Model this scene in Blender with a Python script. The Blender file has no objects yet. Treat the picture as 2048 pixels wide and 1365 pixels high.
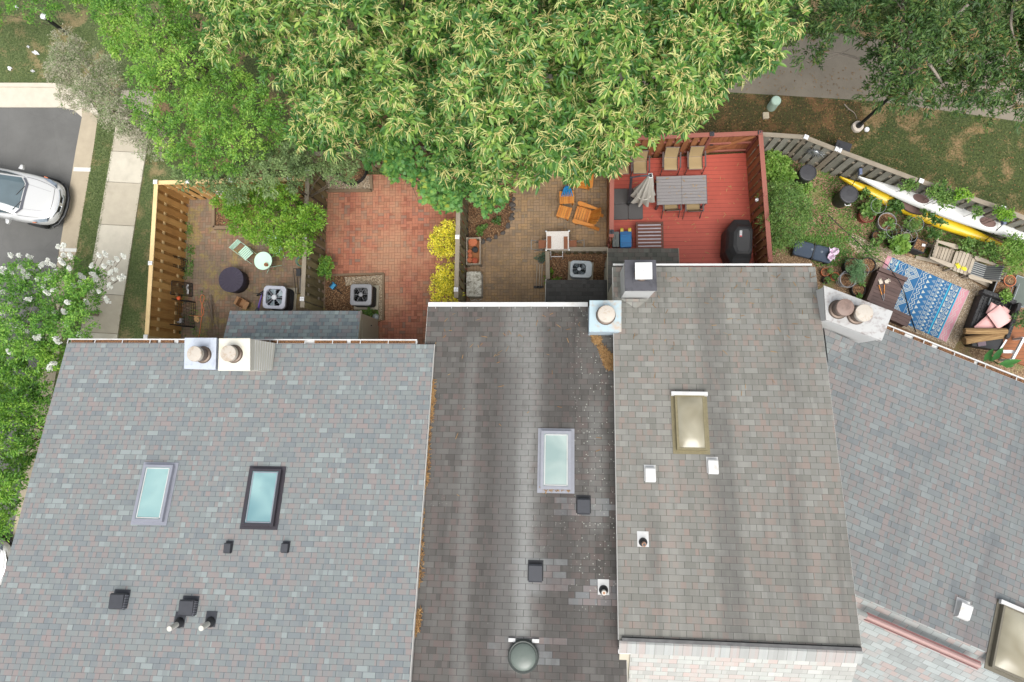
EXPO = 1.18
import bpy, math, random
import numpy as np
from mathutils import Matrix, Vector
random.seed(7); RNG = np.random.default_rng(11)
R = math.radians
scene = bpy.context.scene
COL = scene.collection
# ------------------------------------------------------------------ camera geometry
F = 1365.0; CH = 23.4; NAD = (1130.0, 785.0)
_d = np.array([NAD[0]-1024, -(NAD[1]-682.5), -F]); _Z = -_d/np.linalg.norm(_d)
_X = np.array([1.0, 0, 0]) - _Z[0]*_Z; _X /= np.linalg.norm(_X); _Y = np.cross(_Z, _X)
CR = np.array([_X, _Y, _Z])
def ray(u, v): return CR @ np.array([(u-1024)/F, -(v-682.5)/F, -1.0])
def at(u, v, z=0.0):
    """the point of the place at height z that the photograph shows at (u, v)"""
    w = ray(u, v); t = (z-CH)/w[2]; return Vector((w[0]*t, w[1]*t, z))
ZM = {'2': (290, 340, .2881), '3': (840, 340, .2491), '4': (1200, 240, .2344), '5': (1500, 260, .2676), '6': (1600, 460, .2198),
      '7': (1400, 0, .3164), '8': (0, 450, .3296), 'A': (340, 580, .2637), 'B': (1140, 500, .1758), 'C': (0, 880, .3554),
      'D': (800, 820, .3994), 'E': (1200, 760, .4434), 'F': (1660, 1100, .1941), 'K': (1640, 340, .14652), 'S': (1860, 520, .1759), 'G': (320, 480, .14645), 'U': (480, 520, .10742)}
def px(k, x, y): o = ZM[k]; return (o[0]+x*o[2], o[1]+y*o[2])
def az(k, x, y, z=0.0): return at(*px(k, x, y), z)
# ------------------------------------------------------------------ objects
def tag(o, label=None, cat=None, group=None, kind=None):
    if label: o['label'] = label
    if cat: o['category'] = cat
    if group: o['group'] = group
    if kind: o['kind'] = kind
    return o
def thing(name, label, cat, loc=(0, 0, 0), rz=0.0, group=None):
    o = bpy.data.objects.new(name, None); COL.objects.link(o); o.empty_display_size = .1
    o.location = loc; o.rotation_euler = (0, 0, rz)
    return tag(o, label, cat, group)
def dup(root, loc=None, rz=None, label=None):
    r = root.copy(); COL.objects.link(r)
    if loc is not None: r.location = loc
    if rz is not None: r.rotation_euler = (0, 0, rz)
    if label: r['label'] = label
    for ch in list(root.children):
        c = ch.copy(); COL.objects.link(c); c.parent = r
        for g in list(ch.children):
            d = g.copy(); COL.objects.link(d); d.parent = c
    return r
class MB:
    def __init__(s): s.v = []; s.f = []; s.m = []; s.uv = {}; s.mi = 0; s.M = None; s.smooth = False; s.sm = []
    def add(s, vs, fs, uvs=None):
        b = len(s.v)
        for p in vs:
            p = Vector(p); s.v.append(tuple(s.M @ p) if s.M is not None else tuple(p))
        for i, f in enumerate(fs):
            if uvs is not None: s.uv[len(s.f)] = uvs[i]
            s.f.append([b+k for k in f]); s.m.append(s.mi); s.sm.append(s.smooth)
        return s
    def box(s, cx, cy, cz, sx, sy, sz, rz=0.0, M=None, taper=1.0):
        vs = []
        for z, k in ((-.5, 1.0), (.5, taper)):
            for x, y in ((-.5, -.5), (.5, -.5), (.5, .5), (-.5, .5)): vs.append(Vector((x*sx*k, y*sy*k, z*sz)))
        T = Matrix.Translation((cx, cy, cz)) @ Matrix.Rotation(rz, 4, 'Z')
        if M is not None: T = T @ M
        return s.add([T @ p for p in vs], [(3, 2, 1, 0), (4, 5, 6, 7), (0, 1, 5, 4), (1, 2, 6, 5), (2, 3, 7, 6), (3, 0, 4, 7)])
    def bar(s, p0, p1, w, h, up=(0, 0, 1)):
        p0 = Vector(p0); p1 = Vector(p1); d = (p1-p0).normalized(); u = Vector(up)
        if abs(d.dot(u)) > .98: u = Vector((0, 1, 0))
        x = d.cross(u).normalized()*w/2; y = x.cross(d).normalized()*h/2
        vs = [p0-x-y, p0+x-y, p0+x+y, p0-x+y, p1-x-y, p1+x-y, p1+x+y, p1-x+y]
        return s.add(vs, [(0, 1, 2, 3), (7, 6, 5, 4), (4, 5, 1, 0), (5, 6, 2, 1), (6, 7, 3, 2), (7, 4, 0, 3)])
    def tube(s, pts, r, n=6, r1=None, cap=True):
        pts = [Vector(p) for p in pts]; m = len(pts); vs = []; a = None
        for i, p in enumerate(pts):
            d = (pts[min(i+1, m-1)]-pts[max(i-1, 0)]).normalized()
            if a is None: a = d.orthogonal().normalized()
            a = (a-d*a.dot(d))
            a = a.normalized() if a.length > 1e-5 else d.orthogonal().normalized()
            b = d.cross(a); rr = r if r1 is None else r+(r1-r)*i/(m-1)
            for k in range(n):
                t = 2*math.pi*k/n; vs.append(p+(a*math.cos(t)+b*math.sin(t))*rr)
        fs = [(i*n+k, i*n+(k+1) % n, (i+1)*n+(k+1) % n, (i+1)*n+k) for i in range(m-1) for k in range(n)]
        if cap: fs += [tuple(range(n))[::-1], tuple((m-1)*n+k for k in range(n))]
        return s.add(vs, fs)
    def lathe(s, prof, c=(0, 0, 0), n=24, wob=None):
        vs = []; fs = []; m = len(prof)
        for (r, z) in prof:
            for k in range(n):
                t = 2*math.pi*k/n; q = r*(wob(t, z) if wob else 1); vs.append((c[0]+q*math.cos(t), c[1]+q*math.sin(t), c[2]+z))
        for i in range(m-1):
            for k in range(n): fs.append((i*n+k, i*n+(k+1) % n, (i+1)*n+(k+1) % n, (i+1)*n+k))
        if prof[0][0] > 1e-4: fs.append(tuple(range(n))[::-1])
        if prof[-1][0] > 1e-4: fs.append(tuple((m-1)*n+k for k in range(n)))
        return s.add(vs, fs)
    def prism(s, pts, z0, z1):
        a = sum(pts[i][0]*pts[(i+1) % len(pts)][1]-pts[(i+1) % len(pts)][0]*pts[i][1] for i in range(len(pts)))
        if a < 0: pts = pts[::-1]
        n = len(pts); vs = [(p[0], p[1], z0) for p in pts]+[(p[0], p[1], z1) for p in pts]
        fs = [tuple(range(n))[::-1], tuple(range(n, 2*n))]+[(i, (i+1) % n, n+(i+1) % n, n+i) for i in range(n)]
        return s.add(vs, fs)
    def sheet(s, pts, z):
        a = sum(pts[i][0]*pts[(i+1) % len(pts)][1]-pts[(i+1) % len(pts)][0]*pts[i][1] for i in range(len(pts)))
        if a < 0: pts = pts[::-1]
        return s.add([(p[0], p[1], z) for p in pts], [tuple(range(len(pts)))])
    def ribbon(s, pts, w, z0, z1, closed=False):
        """flat band of width w along a 2D polyline"""
        P = [Vector((p[0], p[1])) for p in pts]; n = len(P)
        for i in range(n if closed else n-1):
            a, b = P[i], P[(i+1) % n]; d = (b-a)
            if d.length < 1e-6: continue
            d.normalize(); q = Vector((-d.y, d.x))*w/2; a = a-d*w*.3; b = b+d*w*.3
            s.prism([a-q, b-q, b+q, a+q], z0, z1+(.0006 if i % 2 else 0))
        return s
    def build(s, name, mat=None, parent=None, off=None, smooth=None, bevel=0, subd=0, shade_angle=None):
        me = bpy.data.meshes.new(name)
        vs = s.v if off is None else [(p[0]-off[0], p[1]-off[1], p[2]-off[2]) for p in s.v]
        me.from_pydata(vs, [], s.f)
        for m in (mat if isinstance(mat, (list, tuple)) else [mat]):
            if m: me.materials.append(m)
        me.polygons.foreach_set('material_index', s.m)
        if smooth is not None: me.polygons.foreach_set('use_smooth', [smooth]*len(s.f))
        else: me.polygons.foreach_set('use_smooth', s.sm)
        if s.uv:
            l = me.uv_layers.new(name='UVMap')
            for pi, p in enumerate(me.polygons):
                if pi in s.uv:
                    for k, li in enumerate(p.loop_indices): l.data[li].uv = s.uv[pi][k]
        me.update()
        o = bpy.data.objects.new(name, me); COL.objects.link(o)
        if parent is not None: o.parent = parent
        if bevel:
            b = o.modifiers.new('bevel', 'BEVEL'); b.width = bevel; b.segments = 2; b.limit_method = 'ANGLE'; b.angle_limit = R(35)
        if subd:
            d = o.modifiers.new('subd', 'SUBSURF'); d.levels = subd; d.render_levels = subd
        return o
def bez(p, n=12):
    """smooth Catmull-Rom path through points"""
    p = [Vector(q) for q in p]; out = []
    for i in range(len(p)-1):
        a, b, c, d = p[max(i-1, 0)], p[i], p[i+1], p[min(i+2, len(p)-1)]
        for k in range(n):
            t = k/n
            out.append(.5*((2*b)+(c-a)*t+(2*a-5*b+4*c-d)*t*t+(3*b-a-3*c+d)*t**3))
    out.append(p[-1]); return out
# ------------------------------------------------------------------ materials
class NT:
    def __init__(s, name):
        s.mat = bpy.data.materials.new(name); s.mat.use_nodes = True; s.t = s.mat.node_tree; s.t.nodes.clear()
        s.out = s.t.nodes.new('ShaderNodeOutputMaterial')
        s.b = s.t.nodes.new('ShaderNodeBsdfPrincipled'); s.link(s.b.outputs[0], s.out.inputs[0])
    def link(s, a, b): s.t.links.new(a, b)
    def put(s, inp, val):
        if hasattr(val, 'is_output'): s.link(val, inp)
        elif isinstance(val, (tuple, list)) and len(val) == 3 and inp.type == 'RGBA': inp.default_value = (*val, 1)
        else: inp.default_value = val
    def math(s, op, a, b=0.0, c=None, clamp=False):
        n = s.t.nodes.new('ShaderNodeMath'); n.operation = op; n.use_clamp = clamp; s.put(n.inputs[0], a); s.put(n.inputs[1], b)
        if c is not None: s.put(n.inputs[2], c)
        return n.outputs[0]
    def node(s, typ, **kw):
        n = s.t.nodes.new(typ)
        for k, v in kw.items(): setattr(n, k, v)
        return n
    def coord(s, which='Object'): return s.node('ShaderNodeTexCoord').outputs[which]
    def sep(s, v): return s.node_in('ShaderNodeSeparateXYZ', v)
    def node_in(s, typ, v): n = s.t.nodes.new(typ); s.put(n.inputs[0], v); return n.outputs
    def comb(s, x, y, z=0.0):
        n = s.t.nodes.new('ShaderNodeCombineXYZ'); s.put(n.inputs[0], x); s.put(n.inputs[1], y); s.put(n.inputs[2], z); return n.outputs[0]
    def noise(s, vec, scale, detail=3, rough=.55, dist=0.0, col=False):
        n = s.t.nodes.new('ShaderNodeTexNoise'); s.put(n.inputs['Vector'], vec); n.inputs['Scale'].default_value = scale
        n.inputs['Detail'].default_value = detail; n.inputs['Roughness'].default_value = rough; n.inputs['Distortion'].default_value = dist
        return n.outputs['Color' if col else 'Fac']
    def voro(s, vec, scale, feature='F1', out='Distance', rnd=1.0):
        n = s.t.nodes.new('ShaderNodeTexVoronoi'); n.feature = feature; s.put(n.inputs['Vector'], vec); n.inputs['Scale'].default_value = scale
        n.inputs['Randomness'].default_value = rnd; return n.outputs[out]
    def white(s, vec):
        n = s.t.nodes.new('ShaderNodeTexWhiteNoise'); n.noise_dimensions = '3D'; s.put(n.inputs[0], vec); return n.outputs['Value']
    def ramp(s, fac, stops, interp='LINEAR'):
        n = s.t.nodes.new('ShaderNodeValToRGB'); r = n.color_ramp; r.interpolation = interp
        while len(r.elements) < len(stops): r.elements.new(.5)
        for e, (p, c) in zip(r.elements, stops): e.position = p; e.color = (*c, 1) if len(c) == 3 else c
        s.put(n.inputs[0], fac); return n.outputs[0]
    def val(s, fac, lo, hi, a=0.0, b=1.0, smooth=True):
        n = s.t.nodes.new('ShaderNodeMapRange'); n.interpolation_type = 'SMOOTHSTEP' if smooth else 'LINEAR'
        s.put(n.inputs[0], fac)
        for i, x in enumerate((lo, hi, a, b)): s.put(n.inputs[1+i], x)
        return n.outputs[0]
    def mix(s, fac, a, b, mode='MIX'):
        n = s.t.nodes.new('ShaderNodeMix'); n.data_type = 'RGBA'; n.blend_type = mode
        s.put(n.inputs[0], fac); s.put(n.inputs[6], a); s.put(n.inputs[7], b); return n.outputs[2]
    def bump(s, h, strength=.4, dist=.01):
        n = s.t.nodes.new('ShaderNodeBump'); n.inputs['Strength'].default_value = strength; n.inputs['Distance'].default_value = dist
        s.put(n.inputs['Height'], h); s.link(n.outputs[0], s.b.inputs['Normal'])
    def base(s, c, rough=.8, metal=0.0, spec=None):
        s.put(s.b.inputs['Base Color'], c); s.put(s.b.inputs['Roughness'], rough); s.b.inputs['Metallic'].default_value = metal
        if spec is not None: s.b.inputs['Specular IOR Level'].default_value = spec
        return s.mat
def sc(c, k): return tuple(x*k for x in c)
_mats = {}
def plain(name, c, rough=.6, metal=0.0, var=.18, scale=9.0, bump=0.0, spec=None, dirt=None):
    """paint, plastic, metal: a base colour with mottling and slight dirt"""
    if name in _mats: return _mats[name]
    t = NT(name); co = t.coord()
    n = t.noise(co, scale, 4, .6); n2 = t.noise(co, scale*6, 2, .5)
    k = t.math('ADD', t.math('MULTIPLY', n, .7), t.math('MULTIPLY', n2, .3))
    col = t.ramp(k, [(.25, sc(c, 1-var)), (.75, sc(c, 1+var*.7))])
    if dirt: col = t.mix(t.val(t.noise(co, dirt[1], 5, .65), .52, .72, 0, dirt[2]), col, dirt[0])
    t.base(col, t.val(n, .3, .7, rough*.9, min(1, rough*1.1)), metal, spec)
    if bump: t.bump(n2, bump, .01)
    _mats[name] = t.mat; return t.mat
def wood(name, c1, c2, axis=0, rough=.75, grain=26.0, pl=None, gap=(.012, .009, .006)):
    """boards: grain running along one local axis, colour drifting between boards"""
    if name in _mats: return _mats[name]
    t = NT(name); o = t.sep(t.coord()); s3 = [o[0], o[1], o[2]]
    k = [grain, grain, grain]; k[axis] = grain*.07
    v = t.comb(*[t.math('MULTIPLY', s3[i], k[i]) for i in range(3)])
    g = t.noise(v, 1.0, 4, .65, .6)
    isl = t.node('ShaderNodeNewGeometry').outputs['Random Per Island']
    f = t.math('ADD', t.math('MULTIPLY', g, .6), t.math('MULTIPLY', isl, .4))
    w = t.noise(t.coord(), 2.2, 3, .6)
    col = t.mix(t.val(w, .4, .75, 0, .35), t.ramp(f, [(.2, c2), (.8, c1)]), sc(c2, .75))
    if pl is not None:   # plank gaps across another axis
        fr = t.math('FRACT', t.math('DIVIDE', s3[pl[0]], pl[1]))
        row = t.math('FLOOR', t.math('DIVIDE', s3[pl[0]], pl[1]))
        rn = t.white(t.comb(row, 3.3, 0))
        col = t.mix(t.math('MULTIPLY', rn, .45), col, c2)
        d = t.math('MINIMUM', fr, t.math('SUBTRACT', 1.0, fr))
        col = t.mix(t.val(d, .0, .055, 1, 0), col, gap)
    t.base(col, rough); t.bump(g, .25, .006); _mats[name] = t.mat; return t.mat
def glass(name, c, rough=.08):
    if name in _mats: return _mats[name]
    t = NT(name); n = t.noise(t.coord(), 1.3, 2, .5)
    t.base(t.ramp(n, [(.3, sc(c, .8)), (.7, sc(c, 1.15))]), rough, 0, .8); _mats[name] = t.mat; return t.mat
GAIN = 1.5
def S(r, g, b, k=1.0):
    f = lambda c: ((c/255/12.92) if c <= 10 else ((c/255+.055)/1.055)**2.4)/GAIN*k
    return (f(r), f(g), f(b))
# ================================================================== ground materials
def grass_mat(name, green, dark, dry, amount):
    t = NT(name); co = t.coord()
    a = t.noise(co, 1.1, 4, .6, .4); b = t.noise(co, 16, 4, .7); c = t.noise(co, 70, 2, .6)
    col = t.mix(t.val(b, .35, .65), dark, green)
    m = t.math('ADD', t.math('MULTIPLY', a, .75), t.math('MULTIPLY', b, .25))
    col = t.mix(t.val(m, amount, amount+.13), col, dry)
    col = t.mix(t.val(c, .5, .75, 0, .45), col, sc(dark, .6))
    t.base(col, .95); t.bump(t.math('ADD', b, c), .8, .03); return t.mat
def granular(name, cols, size, rough=.9, patch=None, bump=.8):
    """chips, gravel: one random colour per cell"""
    t = NT(name); co = t.coord()
    co2 = t.node('ShaderNodeMix', data_type='RGBA'); 
    v = t.node('ShaderNodeTexVoronoi'); v.inputs['Scale'].default_value = 1/size; t.link(co, v.inputs['Vector'])
    r = t.sep(v.outputs['Color'])[0]
    n = len(cols); col = t.ramp(r, [(i/max(1, n-1), c) for i, c in enumerate(cols)])
    d = t.val(v.outputs['Distance'], .25, .75, 0, .7); col = t.mix(d, col, sc(cols[0], .35))
    if patch:
        for (c, s, lo, am) in patch: col = t.mix(t.val(t.noise(co, s, 4, .6), lo, lo+.14, 0, am), col, c)
    t.base(col, rough); t.bump(t.math('SUBTRACT', 1.0, v.outputs['Distance']), bump, .02); return t.mat
def concrete(name, c, stain=(.12, .1, .07)):
    t = NT(name); co = t.coord(); n = t.noise(co, 3.0, 5, .65); f = t.noise(co, 90, 2, .6)
    col = t.ramp(t.math('ADD', t.math('MULTIPLY', n, .6), t.math('MULTIPLY', f, .4)), [(.25, sc(c, .82)), (.75, sc(c, 1.12))])
    col = t.mix(t.val(t.noise(co, .9, 4, .6), .55, .75, 0, .25), col, stain)
    t.base(col, .9); t.bump(f, .3, .004); return t.mat
def asphalt(name, c):
    t = NT(name); co = t.coord(); n = t.noise(co, 1.2, 4, .6); f = t.noise(co, 140, 2, .7)
    col = t.ramp(t.math('ADD', t.math('MULTIPLY', n, .45), t.math('MULTIPLY', f, .55)), [(.25, sc(c, .72)), (.75, sc(c, 1.25))])
    col = t.mix(t.val(t.noise(co, .45, 5, .7, .5), .5, .7, 0, .4), col, sc(c, .7)); wv = t.mix(.12, co, t.noise(co, 1.4, 4, .6, 0, True)); col = t.mix(t.val(t.voro(wv, .45, 'DISTANCE_TO_EDGE'), 0, .006, .16, 0), col, sc(c, .35))
    t.base(col, .9); t.bump(f, .4, .004); return t.mat
def paving(name, cols, w, h, joint, weave=True, moss=None, dirt=None, mort=.035):
    """brick patio: parquet of paired bricks or running courses, one colour per brick"""
    t = NT(name); co = t.coord(); o = t.sep(co)
    wob = t.noise(co, 2.3, 2, .5); X = t.math('ADD', o[0], t.math('MULTIPLY', wob, .03)); Y = t.math('ADD', o[1], t.math('MULTIPLY', wob, .03))
    if weave:
        i = t.math('FLOOR', t.math('DIVIDE', X, w)); j = t.math('FLOOR', t.math('DIVIDE', Y, w))
        fx = t.math('FRACT', t.math('DIVIDE', X, w)); fy = t.math('FRACT', t.math('DIVIDE', Y, w))
        par = t.math('FLOORED_MODULO', t.math('ADD', i, j), 2.0)
        mixf = lambda a, b: t.math('ADD', t.math('MULTIPLY', a, par), t.math('MULTIPLY', b, t.math('SUBTRACT', 1.0, par)))
        a = mixf(fx, fy); b = mixf(fy, fx)          # a split in two, b along the brick
        half = t.math('FLOOR', t.math('MULTIPLY', a, 2.0)); fa = t.math('FRACT', t.math('MULTIPLY', a, 2.0))
        da = t.math('MULTIPLY', t.math('MINIMUM', fa, t.math('SUBTRACT', 1.0, fa)), .5); db = t.math('MINIMUM', b, t.math('SUBTRACT', 1.0, b))
        rnd = t.white(t.comb(i, j, half))
    else:
        j = t.math('FLOOR', t.math('DIVIDE', Y, h)); xs = t.math('ADD', t.math('DIVIDE', X, w), t.math('MULTIPLY', t.white(t.comb(j, 1.7, 0)), 1.0))
        i = t.math('FLOOR', xs); a = t.math('FRACT', t.math('DIVIDE', Y, h)); b = t.math('FRACT', xs)
        da = t.math('MULTIPLY', t.math('MINIMUM', a, t.math('SUBTRACT', 1.0, a)), h/w); db = t.math('MINIMUM', b, t.math('SUBTRACT', 1.0, b))
        rnd = t.white(t.comb(i, j, 5))
    d = t.math('MINIMUM', da, db)
    n = len(cols); col = t.ramp(rnd, [(k/max(1, n-1), c) for k, c in enumerate(cols)])
    col = t.mix(t.val(t.noise(co, 40, 3, .6), .4, .7, 0, .35), col, sc(cols[0], .6))
    if dirt: col = t.mix(t.val(t.noise(co, dirt[1], 5, .65), dirt[2], dirt[2]+.2, 0, dirt[3]), col, dirt[0])
    jn = t.val(d, mort*.3, mort, 1, 0); col = t.mix(t.math('MULTIPLY', jn, .8), col, joint)
    if moss: col = t.mix(t.math('MULTIPLY', t.val(t.noise(co, moss[1], 5, .7), moss[2], moss[2]+.1), t.val(t.noise(co, 22, 3, .7), .4, .6, .15, moss[3])), col, moss[0])
    t.base(col, .85); t.bump(t.val(d, 0, mort*1.5), .6, .008); return t.mat
M_lawn = grass_mat('lawn', S(104, 116, 62), S(62, 76, 40), S(176, 146, 106), .49)
M_verge = grass_mat('verge', S(120, 134, 82), S(76, 92, 48), S(166, 148, 106), .5)
M_dry = grass_mat('dry_lawn', S(110, 98, 58), S(72, 66, 38), S(150, 110, 74), .47)
M_street = asphalt('asphalt', S(126, 125, 122, .8)); M_path = asphalt('path_asphalt', S(146, 136, 120))
M_conc = concrete('concrete', S(200, 190, 170)); M_conc2 = concrete('concrete_pale', S(218, 210, 192)); M_curb = concrete('curb', S(192, 178, 154)); M_gut = concrete('gutter_concrete', S(222, 212, 194))
GAIN = 1.1
M_brick2 = paving('red_brick', [S(146, 90, 70), S(172, 108, 84), S(184, 120, 94), S(178, 114, 92), S(164, 102, 82), S(138, 114, 100)], .205, .1, S(92, 64, 50), True, (S(150, 132, 108), 1.7, .6, .4), (S(184, 144, 114), .7, .42, .65))
M_brick1 = paving('mossy_brick', [S(134, 106, 86), S(150, 116, 94), S(122, 102, 84), S(148, 126, 106), S(116, 106, 92)], .205, .1, S(84, 70, 50), True, (S(146, 130, 72), 1.3, .5, .8), (S(108, 96, 82), .8, .4, .8))
M_pave3 = paving('grey_paver', [S(150, 126, 98), S(164, 136, 104), S(156, 132, 108), S(172, 140, 102), S(136, 120, 102)], .21, .14, S(88, 72, 54), True, (S(150, 128, 92), .8, .56, .3), (S(110, 92, 74), .7, .44, .6))
M_mulch = granular('mulch', [S(88, 62, 42), S(128, 92, 62), S(152, 114, 80), S(108, 78, 52), S(176, 144, 108)], .035)
M_gravel = granular('gravel', [S(150, 128, 104), S(196, 178, 152), S(172, 150, 124), S(220, 208, 188)], .03)
M_soil = granular('garden_soil', [S(126, 98, 72), S(168, 142, 110), S(148, 118, 90), S(190, 166, 134)], .035, .95,
                  [(S(104, 118, 62), 1.1, .5, .7), (S(116, 86, 62), .8, .54, .6)])
GAIN = 1.5
def ground(name, pts, z, mat, thick=0.0):
    P = [at(u, v, 0) for u, v in pts]; m = MB(); q = [(p.x, p.y) for p in P]
    if thick: m.prism(q, z-thick, z)
    else: m.sheet(q, z)
    return tag(m.build(name, mat), kind='structure')
g = MB(); g.sheet([(-160, -160), (160, -160), (160, 160), (-160, 160)], 0); tag(g.build('ground', M_lawn), kind='structure')
ground('dry_grass', [(1330, 196), (1440, 188), (1600, 192), (1720, 205), (1735, 262), (1690, 300), (1600, 272), (1330, 262)], .004, M_dry)
ground('path', [(900, 30), (1560, 50), (1760, 80), (2100, 125), (2400, 180), (2400, 310), (2200, 272), (2048, 245), (1890, 222), (1740, 202), (1440, 184), (900, 160)], .006, M_path)
ground('street', [(-900, 213), (125, 215), (150, 222), (166, 236), (154, 300), (124, 483), (95, 660), (20, 1120), (-60, 1700), (-900, 1700)], .004, M_street)
ground('curb', [(166, 218), (198, 234), (189, 300), (155, 500), (127, 670), (52, 1120), (-28, 1700), (-60, 1700), (20, 1120), (95, 660), (124, 483), (154, 300), (166, 236)], .06, M_curb, .09)
ground('gutter', [(-900, 172), (110, 176), (160, 190), (198, 234), (166, 236), (150, 222), (125, 216), (-900, 214)], .05, M_gut, .08)
ground('kerb_top', [(-900, 167), (112, 169), (168, 184), (204, 232), (198, 234), (160, 190), (110, 177), (-900, 173)], .12, M_gut, .15)
ground('verge', [(204, 232), (230, 262), (228, 283), (201, 450), (188, 516), (164, 668), (92, 1120), (10, 1700), (-28, 1700), (52, 1120), (127, 670), (155, 500), (189, 300), (198, 234)], .05, M_verge, .08)
ground('lawn_corner', [(-900, -500), (420, -500), (330, 60), (290, 250), (230, 262), (204, 232), (168, 184), (112, 169), (-900, 167)], .05, M_verge, .08)
# pavement slabs with open joints between them
def slab(i, a, b):
    L = lambda v: 228+(v-283)*(188-228)/(516-283); Rr = lambda v: 289+(v-330)*(236-289)/(674-330)
    return ground('sidewalk', [(L(a), a), (Rr(a), a+4), (Rr(b), b+4), (L(b), b)], .055, (M_conc, M_conc2)[i % 2], .08)
_v = [180, 303, 364, 449, 587, 664, 748, 834, 920, 1010, 1100, 1190, 1300, 1420]
for i in range(len(_v)-1): slab(i, _v[i]+.9, _v[i+1])
ground('side_yard', [(289, 330), (376, 330), (376, 398), (330, 900), (100, 1700), (80, 1700), (236, 674)], .004, M_verge)
M_white = plain('road_paint', S(232, 230, 222), .7, var=.12, scale=14)
for (a, b, c, d) in (((150, 336), (184, 337), (183, 345), (149, 344)), ((123, 497), (156, 498), (155, 505), (122, 504))): ground('curb_paint', [a, b, c, d], .064, M_white)
ground('patio_brick', [(374, 396), (652, 396), (651, 705), (360, 705)], .02, M_brick1)
ground('patio_brick', [(651, 350), (935, 350), (935, 705), (651, 705)], .02, M_brick2)
ground('patio_paving', [(935, 340), (1218, 340), (1218, 640), (935, 640)], .02, M_pave3)
ground('garden_bed', [(652, 352), (746, 352), (746, 383), (652, 384)], .03, M_gravel)
ground('garden_bed', [(651, 553), (770, 547), (770, 641), (757, 645), (651, 645)], .03, M_mulch)
ground('gravel_strip', [(690, 555), (766, 551), (766, 640), (757, 642), (757, 570), (692, 572)], .034, M_gravel)
_arc = [az('3', *p) for p in ((748, 215), (748, 340), (725, 420), (690, 480), (640, 530), (590, 560), (530, 575), (385, 580))]
m = MB(); m.sheet([(p.x, p.y) for p in _arc]+[tuple(az('3', 385, 120).xy), tuple(az('3', 748, 120).xy)], .03); tag(m.build('garden_bed', M_mulch), kind='structure')
ground('garden_bed', [px('3', 1030, 655), px('3', 1505, 655), px('3', 1505, 900), px('3', 1030, 900)], .03, M_mulch)
ground('garden_soil', [(1490, 300), (1585, 315), (1660, 340), (1800, 402), (1900, 440), (2048, 500), (2300, 600), (2300, 1050), (1900, 880), (1640, 760), (1490, 640), (1500, 560)], .01, M_soil)
ground('gravel_path', [px('6', 470, 30), px('6', 640, 110), px('6', 900, 215), px('6', 1250, 330), px('6', 1500, 420), px('6', 1700, 560), px('6', 1500, 900), px('6', 1400, 1080), px('6', 700, 800), px('6', 640, 330), px('6', 420, 110)], .016, M_gravel)
ground('yard_soil', [(652, 330), (652, 230), (1400, 230), (1400, 340)], .003, M_mulch)

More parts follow.
